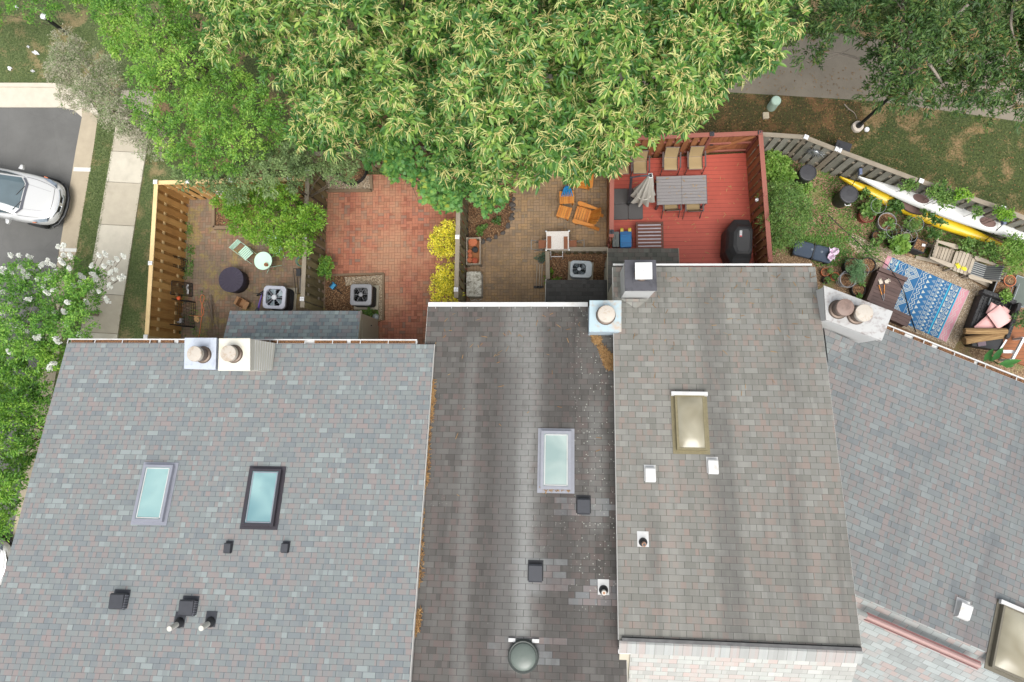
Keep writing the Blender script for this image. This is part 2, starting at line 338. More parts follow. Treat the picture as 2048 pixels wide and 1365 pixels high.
# ================================================================== roofs
def shingle(name, tab, ex, cols, joint, streaks=(), broad=None, specks=None, jw=.02, blend=.3, k=.86, patches=(), pcols=()):
    """asphalt strip shingles in roof metres (u along the eave, v up the slope)"""
    cols = [sc(c, k) for c in cols]; joint = sc(joint, k); streaks = [(sc(q[0], k),)+tuple(q[1:]) for q in streaks]; broad = broad and (sc(broad[0], k),)+tuple(broad[1:])
    t = NT(name); uv = t.node('ShaderNodeUVMap').outputs[0]; o = t.sep(uv); U, V = o[0], o[1]
    rv = t.math('DIVIDE', V, ex); row = t.math('FLOOR', rv); fv = t.math('FRACT', rv)
    off = t.math('ADD', t.math('MULTIPLY', t.math('FLOORED_MODULO', row, 2.0), .5), t.math('MULTIPLY', t.white(t.comb(row, .5, 2)), .16))
    uu = t.math('ADD', t.math('DIVIDE', U, tab), off); c = t.math('FLOOR', uu); fu = t.math('FRACT', uu)
    rnd = t.white(t.comb(c, row, 1)); n = len(cols)
    sub = t.white(t.comb(t.math('FLOOR', t.math('MULTIPLY', uu, 2.6)), row, 9))
    rr = t.math('ADD', t.math('MULTIPLY', rnd, 1-blend), t.math('MULTIPLY', sub, blend))
    rr = t.val(rr, .14, .86, smooth=False)
    col = t.ramp(rr, [(k/(n-1), q) for k, q in enumerate(cols)])
    if patches:   # repaired areas: newer, paler shingles laid tab by tab
        tu = t.math('MULTIPLY', t.math('SUBTRACT', t.math('ADD', c, .5), off), tab); tv = t.math('MULTIPLY', t.math('ADD', row, .5), ex); pm = 0.0
        tu = t.math('ADD', tu, t.math('MULTIPLY', t.math('SUBTRACT', t.white(t.comb(row, 4.1, 3)), .5), .5))
        for (a0, a1, b0, b1) in patches:
            k_ = t.math('MULTIPLY', t.math('MULTIPLY', t.math('GREATER_THAN', tu, a0), t.math('LESS_THAN', tu, a1)), t.math('MULTIPLY', t.math('GREATER_THAN', tv, b0), t.math('LESS_THAN', tv, b1))); pm = t.math('MAXIMUM', pm, k_)
        pc = t.ramp(rr, [(i/(len(pcols)-1), sc(q, k)) for i, q in enumerate(pcols)]); PATCH = (pm, pc)
    gr = t.noise(uv, 130, 2, .7); col = t.mix(t.val(gr, .38, .68, 0, .30), col, sc(cols[0], .55))
    big = t.noise(uv, .55, 4, .6); col = t.mix(t.val(big, .45, .7, 0, .22), col, sc(cols[0], .8))
    if broad:  # dark algae running down the slope, wide soft bands
        v2 = t.comb(t.math('MULTIPLY', U, broad[1]), t.math('MULTIPLY', V, broad[2]))
        b = t.noise(v2, 1.0, 4, .6, .3); col = t.mix(t.val(b, broad[3], broad[3]+broad[4], 0, broad[5]), col, broad[0])
    if patches: col = t.mix(t.math('MULTIPLY', PATCH[0], .65), col, PATCH[1])
    wob = t.math('MULTIPLY', t.math('SUBTRACT', t.noise(uv, 1.6, 3, .6), .5), .22)
    for (cc, u0, du, w, v0, v1, am) in streaks:   # stains washed from one fitting towards the eave
        cen = t.math('ADD', u0, t.math('ADD', wob, t.math('MULTIPLY', V, du)))
        dd = t.math('ABSOLUTE', t.math('SUBTRACT', U, cen)); k = t.val(dd, w*.25, w, 1, 0)
        k = t.math('MULTIPLY', k, t.math('MULTIPLY', t.val(V, v0, v0+.8), t.val(V, v1-.25, v1, 1, 0)))
        k = t.math('MULTIPLY', k, t.val(t.noise(uv, 5, 3, .6), .2, .6, .55, 1))
        col = t.mix(t.math('MULTIPLY', k, am), col, cc)
    if specks:
        vv = t.voro(uv, specks[1]); pres = t.val(t.noise(t.comb(t.math('MULTIPLY', U, .8), V), .55, 3, .6), specks[2], specks[2]+.15)
        if len(specks) > 3: pres = t.math('MAXIMUM', t.math('MULTIPLY', pres, .5), t.math('MULTIPLY', t.val(U, specks[3], specks[3]+.5), t.val(V, specks[4], specks[4]+1, 1, 0)))
        col = t.mix(t.math('MULTIPLY', t.val(vv, .12, .2, .8, 0), pres), col, specks[0])
    ju = t.math('MULTIPLY', t.math('MINIMUM', fu, t.math('SUBTRACT', 1.0, fu)), tab); jv = t.math('MULTIPLY', fv, ex)
    jn = t.math('MAXIMUM', t.val(ju, .002, jw*.5, 1, 0), t.math('MULTIPLY', t.val(jv, .002, jw*.72, 1, 0), .85))
    col = t.mix(t.math('MULTIPLY', jn, .8), col, joint)
    t.base(col, .95); t.bump(t.math('ADD', t.math('MULTIPLY', fv, .8), t.math('MULTIPLY', gr, .5)), .7, .014); return t.mat
M_shA = shingle('shingle_blend', .305, .127, [S(147, 154, 157), S(151, 159, 161), S(157, 162, 162), S(176, 161, 157), S(160, 168, 166), S(154, 162, 162), S(161, 168, 166), S(172, 161, 157), S(158, 166, 164), S(163, 171, 170), S(177, 187, 185)], S(84, 86, 92))
DK = S(92, 89, 86)
M_shB = shingle('shingle_dark', .333, .143, [S(104, 100, 96), S(120, 117, 112), S(130, 116, 111), S(124, 121, 116), S(116, 113, 109), S(132, 129, 124)], S(62, 58, 55),
                [(S(172, 172, 168), 2.62, -.01, .75, -.6, 9.0, .6), (S(186, 188, 184), 2.72, .0, .3, 3.0, 9.0, .4), (S(170, 172, 170), 2.95, .0, .5, 5.9, 7.4, .5), (S(84, 80, 77), 2.1, .01, .7, 1.0, 12, .5), (S(84, 80, 77), 3.55, .01, .6, 0.2, 9.5, .45),
                 (S(150, 150, 146), 1.25, .01, .25, .4, 12, .45), (S(160, 160, 156), 4.5, .0, .3, 2.2, 5.9, .45)],
                (S(88, 84, 81), 1.4, .12, .5, .2, .55), (S(190, 190, 180), 11, .55, 3.7, 7.0), patches=[(3.5, 4.75, 5.0, 5.43), (2.35, 3.72, 6.42, 7.15), (4.0, 5.1, 6.85, 7.45), (2.0, 3.55, 8.15, 8.72)], pcols=[S(150, 152, 154), S(176, 160, 156), S(162, 166, 168), S(178, 182, 182)], k=.8)
M_shC = shingle('shingle_weathered', .333, .143, [S(140, 139, 131), S(150, 148, 140), S(155, 153, 145), S(166, 149, 139), S(148, 147, 139), S(152, 151, 144), S(157, 156, 149), S(168, 167, 159)], S(82, 79, 75),
                [(S(112, 110, 106), 2.35, .02, .5, 0, 9, .55), (S(176, 173, 164), 1.2, .0, .3, 1.0, 9, .3)], (S(112, 110, 106), 1.3, .1, .48, .2, .55), (S(215, 214, 200), 12, .66), k=.92)
M_shD = shingle('shingle_grey', .333, .143, [S(138, 144, 146), S(147, 153, 154), S(165, 152, 148), S(153, 159, 157), S(150, 156, 155), S(162, 151, 147), S(152, 159, 159), S(161, 168, 167)], S(80, 82, 84),
                (), (S(112, 115, 118), .9, .12, .5, .2, .5))
M_shF = shingle('shingle_sunlit', .333, .143, [S(186, 186, 180), S(198, 198, 192), S(206, 188, 180), S(204, 206, 200), S(194, 196, 190), S(214, 214, 208)], S(132, 130, 126), blend=.2, k=1.0)  # paler shingle copy: sunlight on the front slope painted into its colour
M_shF2 = shingle('shingle_sunlit_grey', .333, .143, [S(160, 164, 162), S(172, 178, 176), S(188, 170, 164), S(178, 186, 184), S(186, 192, 190)], S(116, 116, 118), blend=.2, k=1.0)  # same for the angled house: front slope's stronger sun put into the greys
M_white_metal = plain('white_metal', S(240, 240, 238, .85), .45, 0, .08, 5, dirt=(S(170, 150, 120), 3, .35))
M_gutter_litter = granular('gutter_litter', [S(96, 62, 40), S(150, 104, 66), S(180, 130, 84), S(120, 92, 66)], .02)
M_siding = plain('siding_tan', S(206, 198, 178), .7, var=.1); M_siding2 = plain('siding_white', S(226, 226, 222), .7, var=.08); M_brickwall = plain('brick_wall', S(150, 96, 78), .9, var=.25, scale=30)
M_fascia = plain('fascia', S(228, 226, 220), .6, var=.1)
M_dark_metal = plain('dark_metal', S(66, 68, 74), .5, .2, .2, 12); M_black = plain('black_plastic', S(40, 41, 44), .5, 0, .2, 9); M_pvc = plain('pvc_pipe', S(236, 232, 220, .8), .5, 0, .1, 20)
M_pane = glass('window_pane', (.05, .065, .075))
M_door = plain('door_paint', S(214, 212, 206), .5)
class Roof: pass
def house(name, label, e0, e1, zE, p, tR, pf, tF, mat, wall, gut=None, front_inset=0.0, s_ext=(0, 0), litter=True, over=.3, fmat=None):
    h = Roof(); A = at(*e0, zE); B = at(*e1, zE)
    h.S = (B-A); h.S.z = 0; L = h.S.length; h.S.normalize(); h.N = Vector((h.S.y, -h.S.x, 0)); h.O = A-h.S*s_ext[0]; L += sum(s_ext)
    h.p = p; h.L = L; h.z = zE
    h.pt = lambda s, t, dz=0.0: h.O+h.S*s+h.N*t+Vector((0, 0, p*t+dz))
    X = h.S; Y = -(h.N+Vector((0, 0, p))).normalized(); Zn = X.cross(Y).normalized(); h.Z = Zn
    h.rot = Matrix((X, Y, Zn)).transposed().to_4x4()
    def hit(u, v, lift=0.0):
        w = Vector(ray(u, v)); o = Vector((0, 0, CH)); t = ((h.O+Zn*lift)-o).dot(Zn)/w.dot(Zn); return o+w*t
    h.hit = hit; h.M = lambda u, v, lift=0.0: Matrix.Translation(hit(u, v, lift)) @ h.rot
    root = thing(name, label, 'house', h.O.copy()*1.0); root.location.z = 0; h.root = root; off = root.location.copy(); h.off = off
    k = math.sqrt(1+p*p); kf = math.sqrt(1+pf*pf); th = .035
    m = MB()
    a, b, c, d = h.pt(0, 0), h.pt(L, 0), h.pt(L, tR), h.pt(0, tR)
    u0 = h.uv0 = 0.0
    def slab(P, uvs):
        lo = [q-Vector((0, 0, th)) for q in P]
        m.add(P, [(0, 1, 2, 3)[::-1]], [uvs[::-1]]); m.add(lo, [(0, 1, 2, 3)], [uvs])
        for i in range(4):
            j = (i+1) % 4; m.add([P[i], lo[i], lo[j], P[j]], [(3, 2, 1, 0)], [[uvs[j], uvs[j], uvs[i], uvs[i]]])
    slab([a, b, c, d], [(0, 0), (L, 0), (L, tR*k), (0, tR*k)])
    r0 = h.pt(front_inset, tR, -.01); r1 = h.pt(L, tR, -.01); f0 = r0+h.N*tF-Vector((0, 0, pf*tF)); f1 = r1+h.N*tF-Vector((0, 0, pf*tF))
    V0 = 40*.143
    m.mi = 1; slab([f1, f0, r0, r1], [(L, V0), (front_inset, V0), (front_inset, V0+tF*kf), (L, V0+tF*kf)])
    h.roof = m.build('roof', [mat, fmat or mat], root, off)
    # walls: the house section swept along its length, set in from the eaves
    w = MB(); o_ = over
    def P(s, t, z): q = h.O+h.S*s+h.N*t; return Vector((q.x, q.y, z))
    sec = [(o_, 0), (o_, zE+p*o_-.06), (tR, zE+p*tR-.08), (tR+tF-o_, zE+p*tR-pf*(tF-o_)-.08), (tR+tF-o_, 0)]
    vs = [P(.04, t, z) for t, z in sec]+[P(L-.04, t, z) for t, z in sec]; n = 5
    w.add(vs, [tuple(range(n)), tuple(range(2*n-1, n-1, -1))]+[(i, n+i, n+(i+1) % n, (i+1) % n) for i in range(n)])
    w.build('wall', wall, root, off)
    for (s, z, sx, sz) in ((L*.3, 3.9, 1.0, 1.2), (L*.7, 3.9, 1.0, 1.2)):
        f = MB(); q = P(s, o_-.02, z); ang = math.atan2(h.S.y, h.S.x); f.box(q.x, q.y, z, sx+.14, .06, sz+.14, ang); fo = f.build('window', M_fascia, root, off)
        f = MB(); q = P(s, o_-.055, z); f.box(q.x, q.y, z, sx, .02, sz, ang); f.build('pane', M_pane, fo, off)
    ang = math.atan2(h.S.y, h.S.x); f = MB(); q = P(L*.62, o_-.02, 1.05); f.box(q.x, q.y, 1.05, 1.7, .06, 2.1, ang); fo = f.build('door', M_door, root, off)
    f = MB()
    for dx in (-.41, .41): q = P(L*.62+dx, o_-.055, 1.08); f.box(q.x, q.y, 1.08, .72, .02, 1.9, ang)
    f.build('pane', M_pane, fo, off)
    # barge boards along both rakes
    for s in (.0, L): f = MB(); f.bar(h.pt(s, 0.02, -.11), h.pt(s, tR, -.11), .03, .15); f.build('rake_board', M_fascia, root, off)
    if gut:
        kind, s0, s1 = gut; f = MB()
        def Q(s, t, dz): return h.pt(s, t, dz)
        if kind == 'open':
            f.bar(Q(s0, -.115, -.02), Q(s1, -.115, -.02), .03, .10); f.bar(Q(s0, -.012, -.085), Q(s1, -.012, -.085), .012, .1); f.bar(Q(s0, -.06, -.1), Q(s1, -.06, -.1), .1, .012)
            n = max(2, int((s1-s0)/.75))
            for i in range(n+1): s = s0+(s1-s0)*i/n; f.bar(Q(s, -.13, .028), Q(s, .0, .028), .02, .012)
        else:
            f.bar(Q(s0, -.06, -.04), Q(s1, -.06, -.04), .13 if kind == 'guard' else .05, .09)
            if kind == 'guard':
                for i in range(10): s = s0+(s1-s0)*(i+.5)/10; f.bar(Q(s, -.01, .012), Q(s, .05, .026), .012, .01)
        go = f.build('gutter', M_white_metal, root, off)
        if kind == 'open' and litter:
            f = MB(); a_ = s0+.05
            while a_ < s1-.3:
                b_ = a_+random.uniform(.3, 1.3); f.bar(Q(a_, -.06, -.062), Q(min(b_, s1-.05), -.06, -.062), .082, .05); a_ = b_+(random.uniform(.0, .3))
            f.build('leaf_debris', M_gutter_litter, go, off)
    return h
PA = .29
hA1 = house('townhouse', 'end townhouse on the left with blue grey and pink shingles and a silver framed skylight', (134, 687), (501, 688), 5.6, PA, 9.6, .5, 3.0, M_shA, M_siding, ('open', .03, 4.78))
hA2 = house('townhouse', 'townhouse with blue grey shingles and a dark framed skylight, joined to the left end house', (501, 688), (868, 689), 5.6, PA, 9.6, .5, 3.0, M_shA, M_siding, ('open', .0, 4.55))
hB = house('townhouse', 'townhouse with dark streaked brown grey roof and a white gutter guard', (856, 614), (1236, 614), 5.2, .275, 11.2, .5, 3.0, M_shB, M_siding2, ('guard', 0, 4.32))
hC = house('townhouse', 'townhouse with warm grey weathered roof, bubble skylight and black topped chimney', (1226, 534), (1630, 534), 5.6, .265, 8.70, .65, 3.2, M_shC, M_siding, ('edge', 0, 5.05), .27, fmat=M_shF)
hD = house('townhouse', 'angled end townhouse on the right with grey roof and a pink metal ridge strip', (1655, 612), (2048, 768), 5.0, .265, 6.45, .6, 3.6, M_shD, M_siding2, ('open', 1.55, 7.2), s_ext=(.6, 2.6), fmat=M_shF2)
# ------------------------------------------------------------------ fittings on the roofs
def part(m, name, mat, h, parent=None, **kw):
    return m.build(name, mat, parent or h.root, h.off, **kw)
M_frame_silver = plain('skylight_silver', S(176, 178, 188), .35, .4, .1, 8); M_frame_dark = plain('skylight_dark', S(74, 70, 76), .4, .3, .1, 8); M_frame_grey = plain('skylight_grey', S(168, 170, 178), .5, .2, .12, 10)
M_frame_bronze = plain('skylight_bronze', S(150, 140, 108), .5, .3, .25, 14)
def sky_pane(name, c1, c2):
    t = NT(name); co = t.coord(); n = t.noise(co, 1.1, 2, .5, .4)
    t.base(t.mix(t.val(t.noise(co, 5, 5, .7), .5, .75, 0, .3), t.ramp(n, [(.35, c1), (.65, c2)]), sc(c2, .7)), .25, 0, .5); return t.mat
M_pane_a = sky_pane('skylight_pane', S(150, 186, 186), S(176, 208, 204)); M_pane_b = sky_pane('skylight_pane_blue', S(120, 160, 166), S(160, 196, 196)); M_pane_c = sky_pane('skylight_pane_grey', S(156, 178, 174), S(186, 202, 196))
M_pane_d = sky_pane('bubble_acrylic', S(150, 142, 118), S(186, 180, 158))
def skylight(h, q, fm, pm, fw=.06, hgt=.12, dome=0.0, bar=None):
    """q = image corners TL TR BR BL of the frame on the roof"""
    C4 = [h.hit(*p, hgt) for p in q]; I = h.rot.to_3x3().inverted(); loc = [I @ (p-C4[0]) for p in C4]
    w = (loc[1].x+loc[2].x-loc[3].x)/2; l = -(loc[2].y+loc[3].y-loc[1].y)/2
    cen = (C4[0]+C4[1]+C4[2]+C4[3])/4; M = Matrix.Translation(cen) @ h.rot
    m = MB(); m.M = M
    for (cx, cy, sx, sy) in ((-w/2+fw/2, 0, fw, l), (w/2-fw/2, 0, fw, l), (0, l/2-fw/2, w-2*fw, fw), (0, -l/2+fw/2, w-2*fw, fw)): m.box(cx, cy, -hgt/2, sx, sy, hgt)
    m.box(0, 0, -hgt+.012, w+.16, l+.16, .016)
    fo = part(m, 'skylight', fm, h)
    m = MB(); m.M = M
    if dome:
        n = 10; vs = []; fs = []
        for i in range(n+1):
            for j in range(n+1):
                a, b = i/n*2-1, j/n*2-1; z = dome*(1-abs(a)**3)*(1-abs(b)**4)
                vs.append((a*(w/2-fw*.8), b*(l/2-fw*.8), z-.02))
        fs = [(i*(n+1)+j, (i+1)*(n+1)+j, (i+1)*(n+1)+j+1, i*(n+1)+j+1) for i in range(n) for j in range(n)]
        m.add(vs, fs); part(m, 'dome', pm, h, fo, smooth=True)
    else:
        m.box(0, 0, -.03, w-2*fw, l-2*fw, .012); part(m, 'pane', pm, h, fo)
        m = MB(); m.M = M; g_ = fw+.025
        for (cx, cy, sx, sy) in ((-w/2+g_, 0, .02, l-2*g_), (w/2-g_, 0, .02, l-2*g_), (0, l/2-g_, w-2*g_-.03, .02), (0, -l/2+g_, w-2*g_-.03, .02)): m.box(cx, cy, -.018, sx, sy, .014)
        part(m, 'seal', M_white_metal if fm is not M_frame_dark else M_frame_silver, h, fo)
    if bar:
        m = MB(); m.M = M; m.box(0, l/2+.03, -.03, w+.16, .09, .09); part(m, 'flashing', bar, h, fo)
    return fo
skylight(hA1, [(289, 929), (346, 931), (323, 1044), (263, 1042)], M_frame_silver, M_pane_a)
skylight(hA2, [(500, 938), (562, 938), (546, 1052), (484, 1052)], M_frame_dark, M_pane_b)
skylight(hB, [(1083, 862), (1143, 862), (1142, 979), (1080, 979)], M_frame_grey, M_pane_c, .075)
skylight(hC, [(1350, 790), (1411, 790), (1413, 900), (1354, 900)], M_frame_bronze, M_pane_d, .05, .14, .12, M_white_metal)
skylight(hD, [(2003, 1205), (2080, 1240), (2068, 1370), (1990, 1338)], plain('skylight_brown', S(120, 114, 98), .6), M_pane_d, .045, .14, .12, M_white_metal)
def box_vent(h, u, v, w, l, hg, mat, slots=False, plate=None):
    m = MB(); m.M = h.M(u, v)
    n = 5; prof = [(l*.5, .01), (l*.5, hg*.85), (l*.4, hg), (-l*.42, hg*.8), (-l*.5, hg*.5), (-l*.5, .01)]
    vs = [(s*w/2, y, z) for s in (-1, 1) for y, z in prof]; k = len(prof)
    m.add(vs, [tuple(range(k)), tuple(range(2*k-1, k-1, -1))]+[(i, k+i, k+(i+1) % k, (i+1) % k)[::-1] for i in range(k)])
    vo = part(m, 'roof_vent', mat, h)
    m = MB(); m.M = h.M(u, v); m.box(.0, l*.16, .006, w*1.18, l*1.15, .012); part(m, 'flashing', plate or mat, h, vo)
    if slots:
        m = MB(); m.M = h.M(u, v)
        for i in range(9): m.box(w/2+.012, -l*.42+i*l*.1, hg*.4, .025, .014, hg*.6)
        part(m, 'louvre', M_frame_silver, h, vo)
    return vo
box_vent(hA1, 241, 1203, .34, .36, .2, M_dark_metal, True); box_vent(hA1, 379, 1216, .34, .36, .2, M_dark_metal, True)
box_vent(hA2, 458, 1097, .16, .24, .13, M_dark_metal); box_vent(hA2, 572, 1097, .16, .22, .13, M_dark_metal)
box_vent(hB, 1167, 1014, .30, .37, .14, M_dark_metal, False, M_black); box_vent(hB, 1071, 1147, .31, .4, .14, M_dark_metal, False, M_black)
box_vent(hC, 1300, 951, .23, .33, .13, M_white_metal); box_vent(hC, 1425, 935, .23, .33, .13, M_white_metal); 
def pipe(h, u, v, hgt, r, mat, plate, boot=True, inner=None):
    b = h.hit(u, v); m = MB(); m.tube([b-Vector((0, 0, .05)), b+Vector((0, 0, hgt))], r, 14)
    po = part(m, 'vent_pipe', mat, h, smooth=False)
    if inner: m = MB(); m.tube([b+Vector((0, 0, hgt-.02)), b+Vector((0, 0, hgt+.004))], r*.62, 12); part(m, 'bore', inner, h, po)
    m = MB(); m.lathe([(r*2.1, 0), (r*1.9, .04), (r*1.15, .12), (r*1.05, .13)], (b.x, b.y, b.z-.01), 16); part(m, 'boot', M_black, h, po, smooth=True)
    m = MB(); m.M = h.M(u, v); m.box(.0, .07, .008, .26, .34, .012); part(m, 'flashing', plate, h, po)
pipe(hA1, 359, 1246, .42, .06, M_pvc, M_dark_metal); pipe(hA1, 421, 1245, .42, .06, M_pvc, M_dark_metal)
M_copper = plain('old_copper', S(150, 110, 84), .5, .3, .2); pipe(hB, 1207, 1181, .22, .055, M_pvc, M_white_metal, inner=M_copper); pipe(hC, 1286, 1085, .25, .05, M_copper, M_white_metal, inner=M_black)
# bubble light tube on the dark roof
M_dome = plain('dome_green', S(112, 122, 114), .35, 0, .12, 3); c = hB.M(1047, 1313)
m = MB(); m.M = c; m.lathe([(.35, .0), (.35, .10), (.325, .13), (.30, .125)], n=36); m.box(0, .33, .03, .62, .07, .02); do = part(m, 'light_tube', plain('tube_rim', S(70, 76, 72), .5), hB, smooth=False)
m = MB(); m.M = c; m.lathe([(.31, .11), (.27, .15), (.2, .175), (.1, .19), (0, .195)], n=36); part(m, 'dome', M_dome, hB, do, smooth=True)
for s in (-1, 1): m = MB(); m.M = c; m.box(s*.27, .33, .05, .16, .08, .012); part(m, 'bracket', M_white_metal, hB, do)
# white goose neck on the right hand roof
vo = box_vent(hD, 1922, 1222, .26, .36, .2, M_white_metal)
# ridge caps
M_cap = shingle('ridge_cap', .2, .6, [S(176, 177, 173), S(184, 185, 181), S(190, 178, 172), S(186, 189, 186), S(192, 194, 190)], S(140, 139, 136), k=1.0)
a0 = hC.pt(.0, 8.70); L = hC.L; m = MB(); s0, s1 = -.0, L
def capstrip(m, h, s0, s1, t, up, dn, pf):
    P = [h.pt(s0, t-up, .045), h.pt(s1, t-up, .045), h.pt(s1, t+.02, .06), h.pt(s0, t+.02, .06)]
    Q = [P[3], P[2], P[2]+h.N*dn-Vector((0, 0, dn*pf)), P[3]+h.N*dn-Vector((0, 0, dn*pf))]
    m.add(P, [(3, 2, 1, 0)], [[(0, .5), (s1, .5), (s1, .2), (0, .2)]]); m.add(Q, [(3, 2, 1, 0)], [[(0, .2), (s1, .2), (s1, .5), (0, .5)]])
    m.add([Q[3], Q[2], Q[2]-Vector((0, 0, .06)), Q[3]-Vector((0, 0, .06))], [(3, 2, 1, 0)], [[(0, 0)]*4])
capstrip(m, hC, 0, L, 8.70, .03, .25, .5); part(m, 'ridge_cap', M_cap, hC)
m = MB(); m.bar(hC.pt(.06, 8.64, .03), hC.pt(L-.02, 8.64, .03), .075, .07); part(m, 'ridge_vent', M_black, hC)
m = MB(); m.bar(hC.pt(.0, 8.99, -.34), hC.pt(.28, 8.99, -.34), .09, .12); part(m, 'fascia_return', M_white_metal, hC)
M_pink = plain('pink_metal', S(182, 148, 142), .5, .1, .12, 6)
p0 = hD.hit(1733, 1232, .08); p1 = hD.hit(1960, 1331, .08); m = MB(); dn = (p1-p0).normalized(); sd = Vector((0, 0, 1)).cross(dn).normalized()
vs = []
prof = [(-.10, -.05), (-.085, -.01), (-.05, .035), (0, .055), (.04, .03), (.06, -.03)]
for P_ in (p0, p1):
    for (a, b) in prof: vs.append(P_+sd*a+Vector((0, 0, b)))
k = len(prof); m.add(vs, [(i, i+1, k+i+1, k+i) for i in range(k-1)]); part(m, 'ridge_strip', M_pink, hD)
m = MB(); m.bar(p0-sd*.105-Vector((0, 0, .03)), p1-sd*.105-Vector((0, 0, .03)), .014, .05); m.bar(p0+sd*.065-Vector((0, 0, .03)), p1+sd*.065-Vector((0, 0, .03)), .02, .05); part(m, 'strip_edge', plain('strip_edge', S(150, 92, 90), .6), hD)
# crickets behind chimneys
def tri_roof(h, pts, lift, mat):
    m = MB(); P = [h.hit(*q, l) for q, l in zip(pts, lift)]; uv = []
    for q in P: d = q-h.O; uv.append((d.dot(h.S), d.dot(h.N)*1.03))
    n = (P[1]-P[0]).cross(P[2]-P[0])
    if n.z < 0: P = P[::-1]; uv = uv[::-1]
    m.add(P, [tuple(range(len(P)))], [uv]); return part(m, 'cricket', mat, h)
tri_roof(hD, [(1648, 655), (1716, 688), (1657, 727)], (.25, .22, .02), M_shD)
tri_roof(hC, [(1241, 598), (1299, 598), (1272, 618)], (.2, .2, .01), M_shC)
# ------------------------------------------------------------------ chimneys
def cap_mat(name, c, stain, am, sc_=2.2):
    t = NT(name); co = t.coord(); n = t.noise(co, sc_, 5, .65, .5)
    col = t.mix(t.val(n, .5, .68, 0, am), c, stain); col = t.mix(t.val(t.noise(co, 7, 4, .6), .52, .75, 0, am*.8), col, sc(stain, .8))
    t.base(col, t.val(n, .3, .7, .35, .6), .0); return t.mat
M_cap_zinc = cap_mat('zinc_cap', S(198, 206, 218), S(150, 158, 172), .5); M_cap_cream = cap_mat('cream_cap', S(250, 246, 232, .85), S(226, 214, 170), .35)
M_cap_blue = cap_mat('pale_blue_cap', S(178, 200, 208), S(206, 164, 118), .6); M_cap_black = cap_mat('black_cap', S(70, 70, 78), S(40, 40, 46), .6, 4)
M_cap_rust = cap_mat('rusty_white_cap', S(212, 212, 210, .8), S(150, 138, 134), .9, 3.6)
M_chase_w = plain('chase_white', S(240, 240, 238, .85), .6, 0, .05, 4); M_chase_cream = plain('chase_cream', S(240, 236, 222, .85), .6, 0, .06, 4); M_chase_grey = plain('chase_grey', S(206, 212, 220), .6, 0, .06, 4)
M_flue_white = cap_mat('flue_white', S(214, 204, 190, .85), S(170, 146, 120), .7, 5); M_flue_brown = cap_mat('flue_brown', S(140, 116, 104), S(104, 84, 76), .7, 4); M_flue_dark = plain('flue_steel', S(120, 104, 92), .45, .5, .3, 12)
def chimney(h, q, zc, zb, capm, sidem, flues, inset=.03, square=False, capth=.06):
    C4 = [at(*p, zc) for p in q]; cen = sum(C4, Vector())/4
    pl = [(p.x, p.y) for p in C4]; inn = [(p.x+(cen.x-p.x)*inset*2, p.y+(cen.y-p.y)*inset*2) for p in C4]
    m = MB(); m.prism(inn, zb, zc-capth); co = part(m, 'chimney', sidem, h)
    m = MB(); m.prism(pl, zc-capth, zc); m.prism([(p.x+(cen.x-p.x)*.5, p.y+(cen.y-p.y)*.5) for p in C4], zc, zc+.012); part(m, 'cap', capm, h, co, bevel=.008)
    m = MB()
    e = [Vector((a, b, 0)) for a, b in inn]; fl = MB()
    zz = zb
    for i in range(4): fl.bar((e[i].x, e[i].y, zc-capth-.1), (e[(i+1) % 4].x, e[(i+1) % 4].y, zc-capth-.1), .03, .12)
    part(fl, 'trim', sidem, h, co)
    for (u, v, hf, r, tm, sm) in flues:
        c = at(u, v, zc+hf); m = MB(); m.lathe([(r*.82, 0), (r*.82, hf-.16)], (c.x, c.y, zc), 28); fo = part(m, 'flue', sm, h, co, smooth=False)
    return co
def flue(h, co, u, v, zc, hf, r, topm, square=False):
    c = at(u, v, zc+hf); m = MB(); m.lathe([(r*1.15, 0), (r*1.05, .035), (r*.86, .05), (r*.84, hf-.14)], (c.x, c.y, zc), 30); fo = part(m, 'flue', M_flue_dark, h, co)
    if square:
        m = MB(); m.box(c.x, c.y, zc+hf-.03, r*2.5, r*2.5, .05); m.box(c.x, c.y, zc+hf-.12, r*1.2, r*1.2, .14); m.lathe([(.02, 0), (.012, .012), (0, .016)], (c.x, c.y, zc+hf-.005), 8)
    else: m = MB(); m.lathe([(r*.97, hf-.13), (r, hf-.1), (r, hf-.01), (r*.96, hf), (r*.4, hf+.012), (0, hf+.014)], (c.x, c.y, zc), 36)
    m2 = part(m, 'rain_cap', topm, h, fo, smooth=False)
co = chimney(hA1, [(369, 676), (433, 676), (431, 740), (368, 738)], 7.0, 5.5, M_cap_zinc, M_chase_grey, ()); flue(hA1, co, 388, 708, 7.01, .42, .19, M_flue_white)
co = chimney(hA2, [(438, 677), (500, 677), (500, 742), (436, 742)], 7.0, 5.5, M_cap_cream, M_chase_cream, ()); flue(hA2, co, 456, 707, 7.01, .3, .2, M_flue_white)
m = MB()   # ribbed cream saddle beside the chimney
a = at(501, 678, 6.9); b = at(501, 741, 6.9); 
for i in range(9):
    f0 = i/9; f1 = (i+.8)/9
c0 = hA2.hit(551, 687, .03); c1 = hA2.hit(545, 741, .03)
m.add([a, b, c1, c0], [(0, 1, 2, 3)]); m.add([a, b, c1, c0], [(3, 2, 1, 0)]); part(m, 'chimney_saddle', M_chase_cream, hA2)
m = MB()
for i in range(1, 10):
    f = i/10; p = a.lerp(c0, f); q = b.lerp(c1, f); m.bar(p+Vector((0, 0, .012)), q+Vector((0, 0, .012)), .012, .02)
part(m, 'saddle_rib', M_chase_w, hA2)
